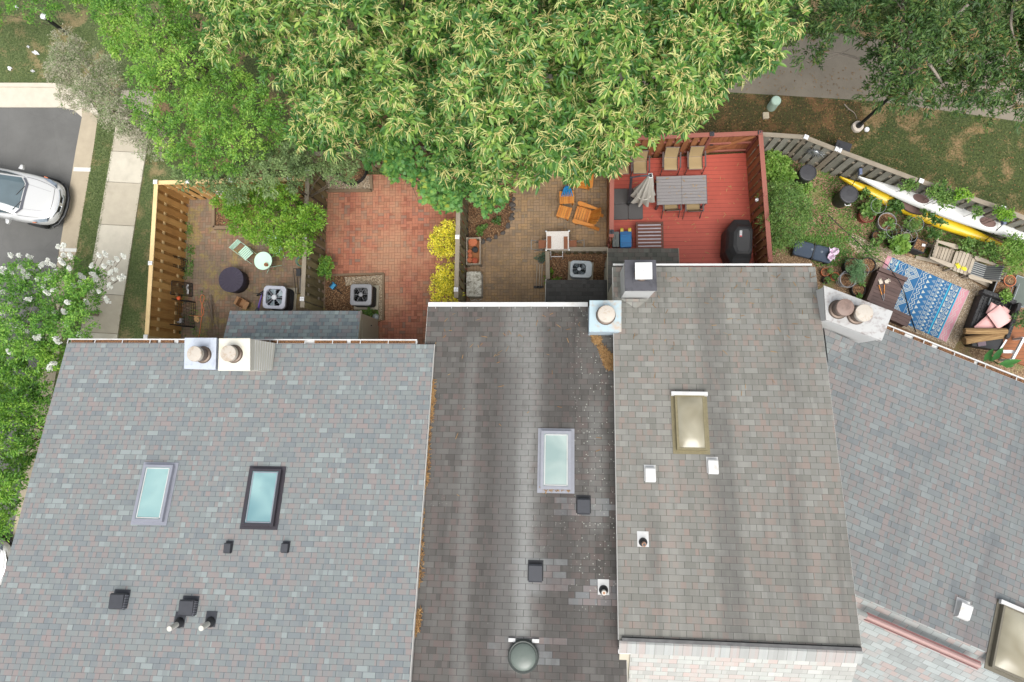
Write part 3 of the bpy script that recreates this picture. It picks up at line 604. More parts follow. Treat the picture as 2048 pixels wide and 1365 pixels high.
co = chimney(hB, [(1179, 601), (1243, 601), (1243, 664), (1178, 664)], 6.7, 5.0, M_cap_blue, plain('chase_blue', S(206, 224, 236), .6, var=.06), ()); flue(hB, co, 1213, 628, 6.71, .3, .21, M_flue_white)
co = chimney(hC, [(1249, 520), (1312, 520), (1314, 582), (1250, 582)], 7.3, 5.2, M_cap_black, M_chase_w, ()); flue(hC, co, 1287.5, 542, 7.31, .42, .155, M_white_metal, True)
co = chimney(hD, [(1647.5, 571), (1786, 623), (1764, 682), (1652, 640)], 6.4, 0.0, M_cap_rust, M_chase_w, (), .025); flue(hD, co, 1691, 615, 6.41, .42, .205, M_flue_brown); flue(hD, co, 1729, 626, 6.41, .45, .205, M_flue_white)
# ------------------------------------------------------------------ lean-to sheds against the rear walls
def shed(label, q, z0, z1, roofm, wallm, door=None):
    """q: image corners of the low edge L,R (at z0) and of the high edge R,L (at z1)"""
    P = [at(*q[0], z0), at(*q[1], z0), at(*q[2], z1), at(*q[3], z1)]; off = Vector((P[0].x, P[0].y, 0)); t = thing('garden_shed', label, 'shed', off)
    m = MB(); Lx = (P[1]-P[0]).length; Ly = (P[3]-P[0]).length; uv = [(0, 0), (Lx, 0), (Lx, Ly), (0, Ly)]
    m.add(P, [(3, 2, 1, 0)], [uv[::-1]]); lo = [p-Vector((0, 0, .04)) for p in P]; m.add(lo, [(0, 1, 2, 3)], [uv])
    for i in range(4): j = (i+1) % 4; m.add([P[i], lo[i], lo[j], P[j]], [(3, 2, 1, 0)], [[uv[j], uv[j], uv[i], uv[i]]])
    m.build('roof', roofm, t, off)
    c = sum(P, Vector())/4; W = [Vector((p.x+(c.x-p.x)*.03, p.y+(c.y-p.y)*.06, 0)) for p in P]; zz = [z0-.06, z0-.06, z1-.06, z1-.06]
    m = MB(); m.add(W+[Vector((w.x, w.y, z)) for w, z in zip(W, zz)], [(0, 1, 2, 3), (7, 6, 5, 4)]+[(i, 4+i, 4+(i+1) % 4, (i+1) % 4) for i in range(4)]); m.build('wall', wallm, t, off)
    for a_, b_ in ((P[1], P[2]), (P[0], P[3])): m = MB(); m.bar(a_-Vector((0, 0, .1)), b_-Vector((0, 0, .1)), .03, .12); m.build('rake_board', M_fascia if wallm is not M_siding else M_siding, t, off)
    # door in the right or left end wall
    a, b = (W[1], W[2]) if door != 'left' else (W[0], W[3]); e = (b-a).normalized(); o = Vector((e.y, -e.x, 0)).normalized(); o = o if (a+o-c).length > (a-c).length else -o
    p = a+e*.22+o*.012; q_ = a+e*min(1.0, (b-a).length-.2)+o*.012; m = MB(); m.bar((p.x, p.y, 1.0), (q_.x, q_.y, 1.0), .03, 1.9); d = m.build('door', wallm, t, off)
    m = MB(); h_ = p+e*.08+o*.03; m.lathe([(.02, -.02), (.025, 0), (.02, .02)], (h_.x, h_.y, 1.0), 10); m.build('handle', M_dark_metal, d, off)
    return t
M_shS = shingle('shingle_shed', .305, .127, [S(120, 130, 136), S(136, 147, 150), S(150, 136, 136), S(144, 155, 156), S(138, 149, 150), S(160, 172, 171)], S(82, 86, 90), k=1.35)
M_shK = shingle('shingle_shed_dark', .333, .143, [S(74, 72, 70), S(88, 86, 84), S(84, 80, 78), S(96, 94, 92)], S(56, 54, 52))
shed('grey shingled lean to shed straddling the fence of the two left hand yards', [(460, 622), (721, 622), (712, 716), (437, 716)], 2.3, 2.75, M_shS, M_siding)
shed('small dark roofed shed beside the grey air conditioner in the paved yard', [px('3', 1012, 884), px('3', 1506, 884), px('3', 1515, 1120), px('3', 1005, 1120)], 2.3, 2.7, M_shK, M_siding2)
shed('shingled shed at the edge of the red deck behind the black topped chimney', [(1216, 497), (1357, 497), (1361, 600), (1216, 600)], 2.35, 2.7, shingle('shingle_shed_c', .333, .143, [S(92, 92, 86), S(112, 112, 104), S(120, 110, 104), S(126, 126, 118)], S(66, 64, 60)), M_siding, 'left')
GAIN = 1.12
# ================================================================== fences
W_honey = wood('honey_fence_wood', S(212, 168, 104), S(172, 124, 68), 2, .75, 22); W_honeytop = wood('honey_rail_wood', S(232, 206, 158), S(206, 172, 116), 0, .75, 22)
W_grey = wood('grey_fence_wood', S(158, 156, 146), S(110, 106, 92), 2, .85, 24); W_moss = wood('mossy_fence_wood', S(156, 144, 106), S(104, 96, 68), 2, .85, 24); W_greytop = wood('grey_rail_wood', S(162, 152, 136), S(120, 108, 92), 0, .85, 24)
W_red = wood('red_fence_wood', S(178, 120, 78), S(136, 86, 54), 2, .7, 24); W_redtop = wood('red_rail_wood', S(160, 100, 86), S(134, 76, 64), 0, .7, 24)
W_deck = wood('deck_boards', S(190, 88, 69), S(166, 70, 55), 0, .6, 30, (1, .143), (.03, .008, .006))
W_brown = wood('brown_wood', S(118, 74, 60), S(86, 52, 42), 0, .7, 30); W_bench = wood('dark_bench_wood', S(106, 84, 78), S(78, 60, 56), 0, .7, 30)
W_adir = wood('varnished_wood', S(222, 150, 66), S(178, 100, 32), 0, .5, 30); W_weather = wood('weathered_wood', S(190, 178, 160), S(140, 128, 114), 0, .85, 30)
W_timber = wood('landscape_timber', S(150, 128, 104), S(104, 88, 70), 0, .9, 24); W_orange = wood('stained_wood', S(176, 112, 58), S(124, 72, 34), 0, .6, 26)
M_terra = plain('terracotta', S(190, 112, 76), .85, 0, .15, 14); M_capw = plain('post_cap_white', S(230, 230, 232), .5, var=.05); M_capb = plain('post_cap_black', S(58, 58, 64), .5, var=.1)
def fence(label, A, B, hgt, bm, tm, capm=None, pitch=.3, bw=.19, posts=None, rails=(.35, 1.35), name='fence', cap=True, thick=.02, gate=False):
    A = Vector((A.x, A.y, 0)); B = Vector((B.x, B.y, 0)); d = B-A; L = d.length; t = thing(name, label, 'fence', A, math.atan2(d.y, d.x))
    m = MB(); n = int(L/pitch)
    for i in range(n+1):
        x = min(i*pitch+bw/2, L-bw/2); jz = random.uniform(-.012, .012)
        m.box(x, .042, hgt/2+jz-.02, bw, thick, hgt-.06)
        if not gate:
            x2 = x+pitch/2
            if x2 < L-bw/2: m.box(x2, -.042, hgt/2-jz-.02, bw, thick, hgt-.06)
    m.build('boards', bm, t)
    for r in rails: m = MB(); m.box(L/2, 0, r, L, .05, .09); m.build('rail', tm, t)
    if cap: m = MB(); m.box(L/2, 0, hgt+.005, L, .14, .035); m.build('top_rail', tm, t)
    k = posts if posts is not None else [0, L/2, L] if L < 5 else [0, L/3, 2*L/3, L]
    for x in k:
        m = MB(); m.box(x, 0, (hgt+.05)/2, .1, .1, hgt+.05); p = m.build('post', tm, t)
        if capm: m = MB(); m.box(x, 0, hgt+.065, .135, .135, .03); m.lathe([(.07, 0), (0, .045)], (x, 0, hgt+.08), 4); m.build('post_cap', capm, p)
    return t
fence('honey coloured shadowbox fence along the left edge of the brick yards', at(376, 398), at(358, 705), 1.93, W_honey, W_honeytop, M_capw, .33, .21, [0, 2.75, 5.2])
fence('honey coloured back fence half hidden under the small bright green tree', at(376, 398), at(651, 391), 1.9, W_honey, W_honeytop, M_capw, .33, .21, [1.1, 2.6, 4.6])
fence('mossy weathered fence between the two left hand brick yards', az('2', 1262, 110), az('2', 1228, 1000), 1.8, W_moss, W_greytop, M_capw, .3, .19, [.05, 2.3, 4.35])
fence('weathered grey fence between the yellow bushes and the paved yard', az('3', 386, 60), az('3', 362, 1090), 1.95, W_moss, W_greytop, M_capw, .28, .18, [.05, 2.6, 4.3])
fence('weathered back fence hidden under the flowering tree canopy', at(655, 344), at(1215, 316), 1.8, W_moss, W_greytop, None, .3, .19, [0, 4.7, 9.5])
fence('red brown fence along the left side of the red deck', at(1217, 315), at(1215.5, 500), 1.9, W_red, W_redtop, M_capb, .28, .18, [.9, 3.1])
fence('red brown fence along the right side of the red deck', at(1490, 307), at(1508, 545), 1.85, W_red, W_redtop, None, .27, .17, [0, 2, 4])
fence('red brown fence behind the tan chairs at the back of the deck', at(1219, 318), at(1402, 310), 1.85, W_red, W_redtop, M_capb, .27, .17, [0, 3.1])
t = fence('brown boarded gate with cross braces in the corner of the deck', at(1403, 310), at(1489, 306.5), 1.8, W_red, W_redtop, M_capb, .15, .14, [1.46], name='gate', gate=True, rails=(.3, 1.0, 1.7), cap=True)
m = MB(); m.bar((.08, -.03, .35), (1.36, -.03, 1.65), .03, .09, up=(0, 1, 0)); m.build('brace', W_red, t)
m = MB(); m.box(.12, -.05, 1.05, .1, .03, .06); m.build('latch', M_black, t)
def gtop(u, v, z=1.75): return at(u, v, z)
fence('short grey weathered fence run between the deck and the sun ornament', gtop(1521, 269), gtop(1608, 275), 1.75, W_grey, W_greytop, None, .3, .19, [.1])
fence('grey weathered fence panel carrying the metal sunburst', gtop(1611, 276), gtop(1672, 300), 1.75, W_grey, W_greytop, M_capw, .26, .18, [0, 1.02])
fence('grey weathered fence behind the pointed end of the kayaks', gtop(1674, 301), gtop(1834, 361), 1.75, W_grey, W_greytop, M_capw, .3, .19, [.05, 2.68])
fence('grey weathered fence overgrown by vines behind the white kayak', gtop(1837, 362), gtop(1995, 415), 1.75, W_grey, W_greytop, M_capw, .3, .19, [1.3, 2.58])
fence('grey weathered fence at the right edge beyond the white kayak', gtop(1998, 416), gtop(2230, 512), 1.75, W_grey, W_greytop, None, .3, .19, [1.2, 3.8])
# metal sunburst on the fence panel
c = at(1631, 304, 1.25); M_steel = plain('brushed_steel', S(190, 194, 198), .35, .7, .2, 12); t = thing('wall_ornament', 'silver metal sunburst hung on the grey fence panel', 'ornament', c, math.atan2(-.4, 1))
m = MB()
for i in range(22):
    a = i*2*math.pi/22; r = .36 if i % 2 else .27; q = Vector((math.cos(a), 0, math.sin(a))); s = Vector((-math.sin(a), 0, math.cos(a)))
    m.add([q*.1+s*.03+Vector((0, -.02, 0)), q*.1-s*.03+Vector((0, -.02, 0)), q*r+Vector((0, -.05, 0)), q*r*.6+s*.02+Vector((0, .0, 0))], [(0, 1, 2), (0, 2, 3), (1, 3, 2), (0, 3, 1)])
m.build('ray', M_steel, t); m = MB(); m.M = Matrix.Rotation(R(90), 4, 'X'); m.lathe([(0, .0), (.1, .02), (.13, .0), (.1, .05), (0, .07)], n=20); m.build('disc', M_steel, t, smooth=True)
# ================================================================== helpers for small things
def pot(name, label, u, v, r, h, z0, mat, group=None, soil=True, wall=.02, cat='plant pot', n=22, taper=.78):
    c = at(u, v, z0+h); c.z = z0; t = thing(name, label, cat, c, 0, group)
    m = MB(); m.lathe([(r*taper, 0), (r*.95, h*.85), (r, h*.86), (r, h), (r-wall, h), (r-wall-.01, h*.8)], n=n); m.build('rim_body', mat, t)
    if soil == 'empty': m = MB(); m.lathe([(r-wall-.004, h*.5), (0, h*.48)], n=n); m.build('inside', mat, t)
    elif soil: m = MB(); m.lathe([(r-wall-.004, h*.86), (0, h*.88)], n=n); m.build('soil', M_mulch, t)
    return t
def cage(label, u, v, r, h, z0=0.0):
    c = at(u, v, z0+h); c.z = z0; t = thing('plant_cage', label, 'plant cage', c); wire = plain('galvanised_wire', S(176, 180, 184), .45, .4, .1)
    for zz, k in ((h, 1), (h*.66, .85), (h*.33, .7)):
        m = MB(); m.tube([(r*k*math.cos(a*math.pi/12), r*k*math.sin(a*math.pi/12), zz) for a in range(25)], .0055, 5, cap=False); m.build('ring', wire, t)
    for i in range(4): a = i*math.pi/2+.4; m = MB(); m.tube([(r*math.cos(a), r*math.sin(a), h), (r*.55*math.cos(a), r*.55*math.sin(a), -.05)], .005, 4); m.build('stake', wire, t)
    return t
def rock(u, v, r, label, group, mat, z=.03, seed=0):
    rr = random.Random(seed); m = MB(); a0, a1, a2 = [rr.uniform(0, 6) for _ in range(3)]
    m.lathe([(r*.85, 0), (r, r*.3), (r*.8, r*.6), (r*.4, r*.75), (0, r*.78)], n=11, wob=lambda t, z: 1+.16*math.sin(2*t+a0)+.1*math.sin(3*t+a1)+.06*math.sin(5*t+a2+z*9))
    o = m.build('border_stone', mat); o.location = at(u, v, z); o.location.z = z; o.rotation_euler = (0, 0, rr.uniform(0, 6)); return tag(o, label, 'stone', group)
def rounded(w, l, r, n=6):
    out = []
    for cx, cy, a0 in ((w/2-r, l/2-r, 0), (-w/2+r, l/2-r, 90), (-w/2+r, -l/2+r, 180), (w/2-r, -l/2+r, 270)):
        for i in range(n+1): a = R(a0+90*i/n); out.append((cx+r*math.cos(a), cy+r*math.sin(a)))
    return out
M_shroud = plain('ac_shroud', S(70, 80, 86), .6)
def ac_unit(label, loc, rz, w, l, h, rad, fr, topm, bodym, bladem, hubm, nsp, corner=.12, off=(0, 0)):
    t = thing('air_conditioner', label, 'air conditioner', loc, rz)
    m = MB(); m.prism(rounded(w-.06, l-.06, corner*.9), .06, h-.2); m.build('cabinet', bodym, t)
    m = MB(); ol = rounded(w-.03, l-.03, corner)
    k = len(ol)
    for i in range(0, k):
        a = Vector((*ol[i], 0)); b = Vector((*ol[(i+1) % k], 0)); n = max(1, int((b-a).length/.06))
        for j in range(n): q = a.lerp(b, (j+.5)/n); m.bar((q.x, q.y, .1), (q.x, q.y, h-.06), .012, .012)
    for zz in (.12, .25, .38): m.prism(rounded(w-.02, l-.02, corner), zz, zz+.012)
    m.build('guard', bodym, t)
    N = 40; m = MB(); ring_o = []
    ol = rounded(w, l, corner, 9); ol = [ol[int(i*len(ol)/N)] for i in range(N)]
    # order both rings by angle so the top plate has a round opening
    ol = sorted(rounded(w, l, corner, 9), key=lambda p: math.atan2(p[1], p[0])); N = len(ol)
    inn = [(off[0]+fr*math.cos(math.atan2(p[1], p[0])), off[1]+fr*math.sin(math.atan2(p[1], p[0]))) for p in ol]
    vs = [(p[0], p[1], h-.09) for p in ol]+[(p[0]*.995, p[1]*.995, h-.012) for p in ol]+[(p[0]*.96, p[1]*.96, h) for p in ol]+[(q[0], q[1], h+.012) for q in inn]+[(q[0]*.97, q[1]*.97, h-.1) for q in inn]
    m.add(vs, [(r*N+i, r*N+(i+1) % N, (r+1)*N+(i+1) % N, (r+1)*N+i) for r in range(4) for i in range(N)]); m.build('top_panel', topm, t)
    m = MB(); m.lathe([(0, h-.16), (fr*.97, h-.16)], (off[0], off[1], 0), 30); m.build('shroud', M_black if bladem is M_blade2 else M_shroud, t)
    m = MB()
    for i in range(4 if nsp < 6 else 5):
        a0 = i*2*math.pi/(4 if nsp < 6 else 5)+.3; vs = []
        for rr in (.2, .5, .8, .95):
            for da, z in ((0, -.1), (.5+.25*rr, -.06)): a = a0+da; vs.append((off[0]+fr*rr*math.cos(a), off[1]+fr*rr*math.sin(a), h+z))
        m.add(vs, [(0, 2, 3, 1), (2, 4, 5, 3), (4, 6, 7, 5)])
    m.build('fan', bladem, t)
    m = MB()
    for k in range(2, 9, 2): rr = fr*k/8.2; m.tube([(off[0]+rr*math.cos(a*math.pi/16), off[1]+rr*math.sin(a*math.pi/16), h+.005) for a in range(33)], .0016, 4, cap=False)
    for i in range(nsp): a = i*2*math.pi/nsp; m.tube([(off[0], off[1], h+.008), (off[0]+fr*math.cos(a), off[1]+fr*math.sin(a), h+.008)], .006, 4)
    m.build('grille', topm, t); m = MB(); m.lathe([(fr*.26, -.02), (fr*.26, .02), (fr*.2, .035), (0, .04)], (off[0], off[1], h), 20); m.build('motor', hubm, t)
    m = MB(); m.box(0, 0, .03, w+.12, l+.12, .06); m.build('pad', M_conc, t)
    return t
M_acl = plain('ac_light', S(196, 198, 210), .45, .1, .08, 6); M_acd = plain('ac_grey', S(146, 146, 150), .45, .1, .1, 6); M_acb = plain('ac_blue_grey', S(176, 184, 190), .45, .1, .08, 6)
M_acbody = plain('ac_body', S(62, 64, 72), .5, .1, .1, 9); M_blade = plain('ac_blade', S(136, 150, 156), .35, .2, .1, 5); M_blade2 = plain('ac_blade_black', S(34, 36, 38), .4, .2, .1, 5); M_hubw = plain('ac_hub', S(224, 226, 230), .4, .1, .05)
c = az('2', 897, 885, .85); c.z = 0; ac_unit('light grey air conditioner with white hub beside the purple bicycle', c, R(-3), .80, .80, .85, .1, .345, M_acl, M_acbody, M_blade, M_hubw, 8, .14)
c = az('2', 1500, 868, .72); c.z = .03; ac_unit('dark grey air conditioner with black fan in the mulch bed of the red brick yard', c, R(-1), .75, .74, .72, .1, .30, M_acd, plain('ac_body_dark', S(52, 50, 50), .6), M_blade2, M_acd, 6, .1)
c = az('3', 1293, 797, .65); c.z = .03; ac_unit('pale blue grey air conditioner behind the low picket fence', c, R(-3), .74, .58, .62, .1, .245, M_acb, plain('ac_body_mid', S(150, 156, 160), .5), plain('ac_blade_dark', S(84, 94, 100), .4, .2), M_acb, 4, .13, (-.06, 0))
# ================================================================== yard 1 (mossy bricks)
M_mint = plain('mint_paint', S(190, 226, 206), .5, 0, .08, 8); M_mint2 = plain('mint_top', S(206, 242, 220), .45, 0, .05, 5); M_wire = plain('black_wire', S(34, 34, 36), .5, .2, .1)
c = az('2', 820, 632, .72); c.z = .02; t = thing('bistro_table', 'round mint green bistro table with a small clay pot on it', 'table', c, .5)
m = MB(); m.lathe([(0, .685), (.30, .685), (.318, .69), (.32, .7), (.314, .712), (0, .715)], n=40); m.build('tabletop', M_mint2, t)
for s in (-1, 1):
    for k in (-1, 1): m = MB(); m.tube([(k*.30, s*.2, 0), (-k*.2, s*.2, .68)], .011, 6); m.build('leg', M_mint, t)
m = MB(); m.tube([(0, -.2, .35), (0, .2, .35)], .009, 6); m.build('crossbar', M_mint, t)
pot('clay_pot', 'small clay pot on the round mint table', *px('2', 838, 658), .065, .1, .735, M_terra, soil=True, wall=.01)
def bistro_chair(label, loc, rz):
    t = thing('folding_chair', label, 'chair', loc, rz, 'mint folding chairs')
    m = MB()
    for i in range(6): m.box(-.17+i*.068, 0, .44, .05, .38, .016)
    m.build('seat', M_mint, t); m = MB()
    for i, z in enumerate((.70, .78)): m.box(-.30-.02*i, 0, z, .02, .40, .055, M=Matrix.Rotation(R(-14), 4, 'Y'))
    m.box(-.335, 0, .86, .02, .40, .05, M=Matrix.Rotation(R(-14), 4, 'Y')); m.build('backrest', M_mint, t)
    for s in (-1, 1):
        m = MB(); m.bar((.24, s*.2, 0), (-.35, s*.2, .88), .022, .014, up=(0, 1, 0)); m.build('leg', M_mint, t)
        m = MB(); m.bar((-.24, s*.17, 0), (.2, s*.17, .44), .022, .014, up=(0, 1, 0)); m.build('leg', M_mint, t)
    return t
a = az('2', 700, 578, .44); b = az('2', 626, 520, .8); bistro_chair('mint folding chair in the open left of the round mint table', Vector((a.x, a.y, .02)), math.atan2(a.y-b.y, a.x-b.x))
a = az('2', 905, 545, .44); bistro_chair('mint folding chair half under the small tree above the round mint table', Vector((a.x, a.y, .02)), R(-96))
# covered fire pit
M_cover = plain('cover_fabric', S(62, 56, 72), .75, 0, .15, 12, .3); c = az('2', 596, 762, .58); c.z = .02; t = thing('fire_pit', 'round fire pit under a dark fabric cover', 'fire pit', c)
fold = lambda a, z: 1+.012*math.sin(a*17+2*math.sin(a*3))*(1 if z < .5 else .4)
m = MB(); m.lathe([(.41, .03), (.43, .3), (.445, .5), (.44, .55)], n=64, wob=fold); m.build('skirt', M_cover, t, smooth=True)
n = 72; vs = [(0, 0, .60)]; rs = (.08, .2, .32, .42, .445)
for r in rs:
    for k in range(n): a = 2*math.pi*k/n; vs.append((r*math.cos(a), r*math.sin(a), .60-.035*r/.44-.012*abs(math.sin(a*9+.8*math.sin(2*a)))*(r/.44)))
fs = [(0, 1+k, 1+(k+1) % n) for k in range(n)]+[(1+q*n+k, 1+(q+1)*n+k, 1+(q+1)*n+(k+1) % n, 1+q*n+(k+1) % n) for q in range(4) for k in range(n)]
m = MB(); m.add(vs, fs); m.build('cover', M_cover, t, smooth=False)
m = MB(); m.lathe([(.3, 0), (.38, .03), (.38, .1), (.2, .1)], n=24); m.build('bowl', M_dark_metal, t)
# wire crates along the fence
def grid(m, P, nu, nv, r=.006):
    a, b, c, d = [Vector(p) for p in P]
    for i in range(nu+1): f = i/nu; m.tube([a.lerp(b, f), d.lerp(c, f)], r, 4)
    for j in range(nv+1): f = j/nv; m.tube([a.lerp(d, f), b.lerp(c, f)], r, 4)
def crate_panel(label, Q, nu, nv, r=.006):
    P = [az('G', x, y, z) for x, y, z in Q]; c = P[0].copy(); c.z = 0; t = thing('folded_crate', label, 'folded crate', c, 0, 'wire crate panels'); m = MB(); grid(m, [p-c for p in P], nu, nv, r); m.build('mesh', M_wire, t)
    m = MB(); Z_ = [p-c for p in P]
    for i in range(4): m.tube([Z_[i], Z_[(i+1) % 4]], .014, 6)
    m.build('frame', M_wire, t)
crate_panel('black wire panel leaning on the honey fence nearest the mint chair', [(150, 205, .75), (372, 280, .05), (352, 440, .05), (140, 370, .75)], 9, 7)
crate_panel('dense black wire panel leaning on the fence beside the fire pit', [(160, 560, .8), (440, 600, .08), (440, 775, .08), (145, 745, .8)], 16, 9)
Q = [at(*px('G', 200, 830), .7), at(*px('G', 480, 850), .05), at(*px('G', 470, 1190), .05), at(*px('G', 190, 1130), .7)]; c = sum(Q, Vector())/4; c.z = 0.02
t = thing('wire_crate', 'open black wire crate by the fence above the twigs', 'crate', c)
xs = [p.x-c.x for p in Q]; x0, x1 = min(xs), max(xs); ys = [p.y-c.y for p in Q]; y0, y1 = min(ys), max(ys)
for nm, P, nu, nv in (('base', [(x0, y0, .02), (x1, y0, .02), (x1, y1, .02), (x0, y1, .02)], 5, 8), ('side', [(x0, y0, 0), (x0, y1, 0), (x0, y1, .6), (x0, y0, .6)], 8, 5), ('side', [(x1, y0, 0), (x1, y1, 0), (x1, y1, .6), (x1, y0, .6)], 8, 5), ('end', [(x0, y0, 0), (x1, y0, 0), (x1, y0, .6), (x0, y0, .6)], 6, 5), ('end', [(x0, y1, 0), (x1, y1, 0), (x1, y1, .6), (x0, y1, .6)], 6, 5)):
    m = MB(); grid(m, P, nu, nv, .005); m.build(nm, M_wire, t)
for yy in (y0, y1): m = MB(); m.tube([(x0-.3, yy+.05, 1.0), (x1, yy-.02, .04)], .018, 6); m.build('bar', M_wire, t)
m = MB(); m.lathe([(0, -.075), (.05, -.055), (.075, 0), (.05, .055), (0, .075)], n=16); o = m.build('ball', plain('orange_ball', S(226, 100, 60), .5), smooth=True); o.location = at(*px('G', 255, 798), .72); tag(o, 'small orange ball caught on the wire crate', 'ball')
m = MB(); m.box(0, 0, .07, .24, .16, .14, .1); m.box(0, 0, .145, .2, .12, .012, .1); o = m.build('storage_tub', plain('white_tub', S(206, 206, 210), .5), bevel=.012); p = at(*px('G', 248, 1105), .2); o.location = (p.x, p.y, .05); tag(o, 'small white tub inside the wire crate', 'tub')
m = MB(); m.ribbon([(0, 0), (.03, .1), (.02, .2), (.07, .3)], .07, 0, .03); o = m.build('dog_chew', M_capw, bevel=.01); p = at(*px('G', 380, 735), .2); o.location = (p.x, p.y, .2); o.rotation_euler = (0, 0, .25); tag(o, 'white bone shaped chew lying on the dense wire panel', 'chew')
pts = [az('G', x, y, .035) for x, y in ((530, 1335), (548, 1220), (560, 1120), (575, 1040), (596, 1015), (592, 950), (574, 890), (552, 820), (560, 765), (580, 752), (602, 775), (596, 830), (575, 890), (566, 960), (574, 1030), (555, 1045), (405, 1033))]
m = MB(); m.tube(bez(pts, 5), .013, 6); c = pts[0].copy(); o = m.build('extension_cord', plain('orange_cord', S(224, 130, 84), .6), off=c); o.location = c; tag(o, 'orange cord looped on the mossy bricks', 'cord')
m = MB(); m.prism([tuple(az('G', *q).xy) for q in ((470, 1040), (530, 1042), (548, 1110), (520, 1132), (478, 1110))], .025, .045); o = m.build('wood_scrap', plain('plywood', S(206, 164, 112), .8)); tag(o, 'tan scrap of board beside the orange cord', 'board')
rr = random.Random(3); c = az('G', 700, 980, 0.02); t = thing('stick_pile', 'pile of grey sticks on the mossy bricks', 'sticks', c)
for i in range(12):
    a = az('G', rr.uniform(630, 730), rr.uniform(730, 860), .04)-c; b = az('G', rr.uniform(660, 800), rr.uniform(1080, 1240), .04)-c; k = Vector((rr.uniform(-.12, .12), 0, rr.uniform(.02, .1)))
    m = MB(); m.tube(bez([a, (a+b)/2+k, b], 4), rr.uniform(.008, .017), 5, r1=.004); m.build('stick', plain('twig_bark', S(126, 112, 98), .9), t)
# cardboard box
c = az('2', 668, 925, .25); c.z = .02; t = thing('cardboard_box', 'open cardboard box beside the bicycle', 'box', c, R(-28)); card = plain('cardboard', S(172, 130, 92), .85, 0, .1)
for (cx, cy, sx, sy) in ((-.15, 0, .012, .3), (.15, 0, .012, .3), (0, -.15, .312, .012), (0, .15, .312, .012)): m = MB(); m.box(cx, cy, .13, sx, sy, .26); m.build('side', card, t)
m = MB(); m.box(0, 0, .01, .3, .3, .012); m.build('bottom', card, t)
for s in (-1, 1): m = MB(); m.box(s*.2, 0, .24, .13, .29, .008, M=Matrix.Rotation(s*R(25), 4, 'Y')); m.build('flap', card, t)
# bicycle, leaning by the air conditioner
c = at(522, 612, 0); c.z = .02; t = thing('bicycle', 'purple bicycle leaning beside the light grey air conditioner', 'bicycle', c, R(72)); t.rotation_euler = (R(20), 0, R(74))
M_purple = plain('purple_paint', S(120, 92, 178), .35, .1, .1); M_tyre = plain('tyre_rubber', S(36, 36, 38), .8)
for x, st in ((-.48, 0), (.52, R(-40))):
    Mw = Matrix.Translation((x, 0, .31)) @ Matrix.Rotation(st, 4, 'Z')
    m = MB(); m.M = Mw; m.tube([(.29*math.cos(a*math.pi/14), 0, .29*math.sin(a*math.pi/14)) for a in range(29)], .022, 8, cap=False); wo = m.build('wheel', M_tyre, t)
    m = MB(); m.M = Mw; m.tube([(.265*math.cos(a*math.pi/14), 0, .265*math.sin(a*math.pi/14)) for a in range(29)], .009, 6, cap=False)
    for i in range(10): a = i*math.pi/5; m.tube([(0, 0, 0), (.26*math.cos(a), 0, .26*math.sin(a))], .003, 3)
    m.build('rim', M_steel, wo)
m = MB()
for a, b in (((-.48, 0, .31), (-.1, 0, .28)), ((-.1, 0, .28), (-.22, 0, .75)), ((-.48, 0, .31), (-.2, 0, .62)), ((-.1, 0, .28), (.36, 0, .68)), ((-.2, 0, .66), (.36, 0, .74)), ((.36, 0, .8), (.52, 0, .31))): m.tube([a, b], .02, 8)
m.build('bike_frame', M_purple, t)
m = MB(); m.tube(bez([(.34, -.27, .9), (.38, -.1, .9), (.36, 0, .84), (.38, .1, .9), (.34, .27, .9)], 4), .013, 6); m.build('handlebar', M_black, t)
m = MB(); m.prism([(-.36, -.08), (-.3, -.09), (-.1, -.03), (-.08, 0), (-.1, .03), (-.3, .09), (-.36, .08)], .76, .8); m.build('saddle', M_black, t, bevel=.012)
# hose ring and folded stool beside the mid fence
c = az('2', 1080, 628, .5); c.z = .3; m = MB()
for i in range(3): m.tube([((.19+.02*i)*math.cos(a*math.pi/14), (.17+.01*i)*math.sin(a*math.pi/14), .03*i+.02*math.sin(a)) for a in range(29)], .012, 6, cap=False)
o = m.build('garden_hose', plain('green_hose', S(96, 138, 122), .5)); o.location = c; tag(o, 'coiled green hose hung against the mossy fence', 'hose')
c = az('2', 1050, 770, .35); c.z = .02; t = thing('folding_rack', 'folded black metal rack leaning by the mossy fence', 'rack', c, R(88)); m = MB()
for s in (-.16, 0, .1): m.tube([(-.42, s, .05), (.42, s, .4)], .01, 6)
for s in (-.42, .42): m.tube([(s, -.17, .2+s*.4), (s, .12, .2+s*.4)], .01, 6)
m.build('frame', M_wire, t); m = MB(); m.box(.28, -.1, .42, .26, .16, .03); m.build('seat', M_black, t); m = MB(); grid(m, [(-.4, -.2, .05), (.1, -.2, .1), (.1, -.12, .3), (-.4, -.12, .3)], 12, 4, .006); m.build('mesh', plain('grey_mesh', S(110, 122, 134), .5), t)
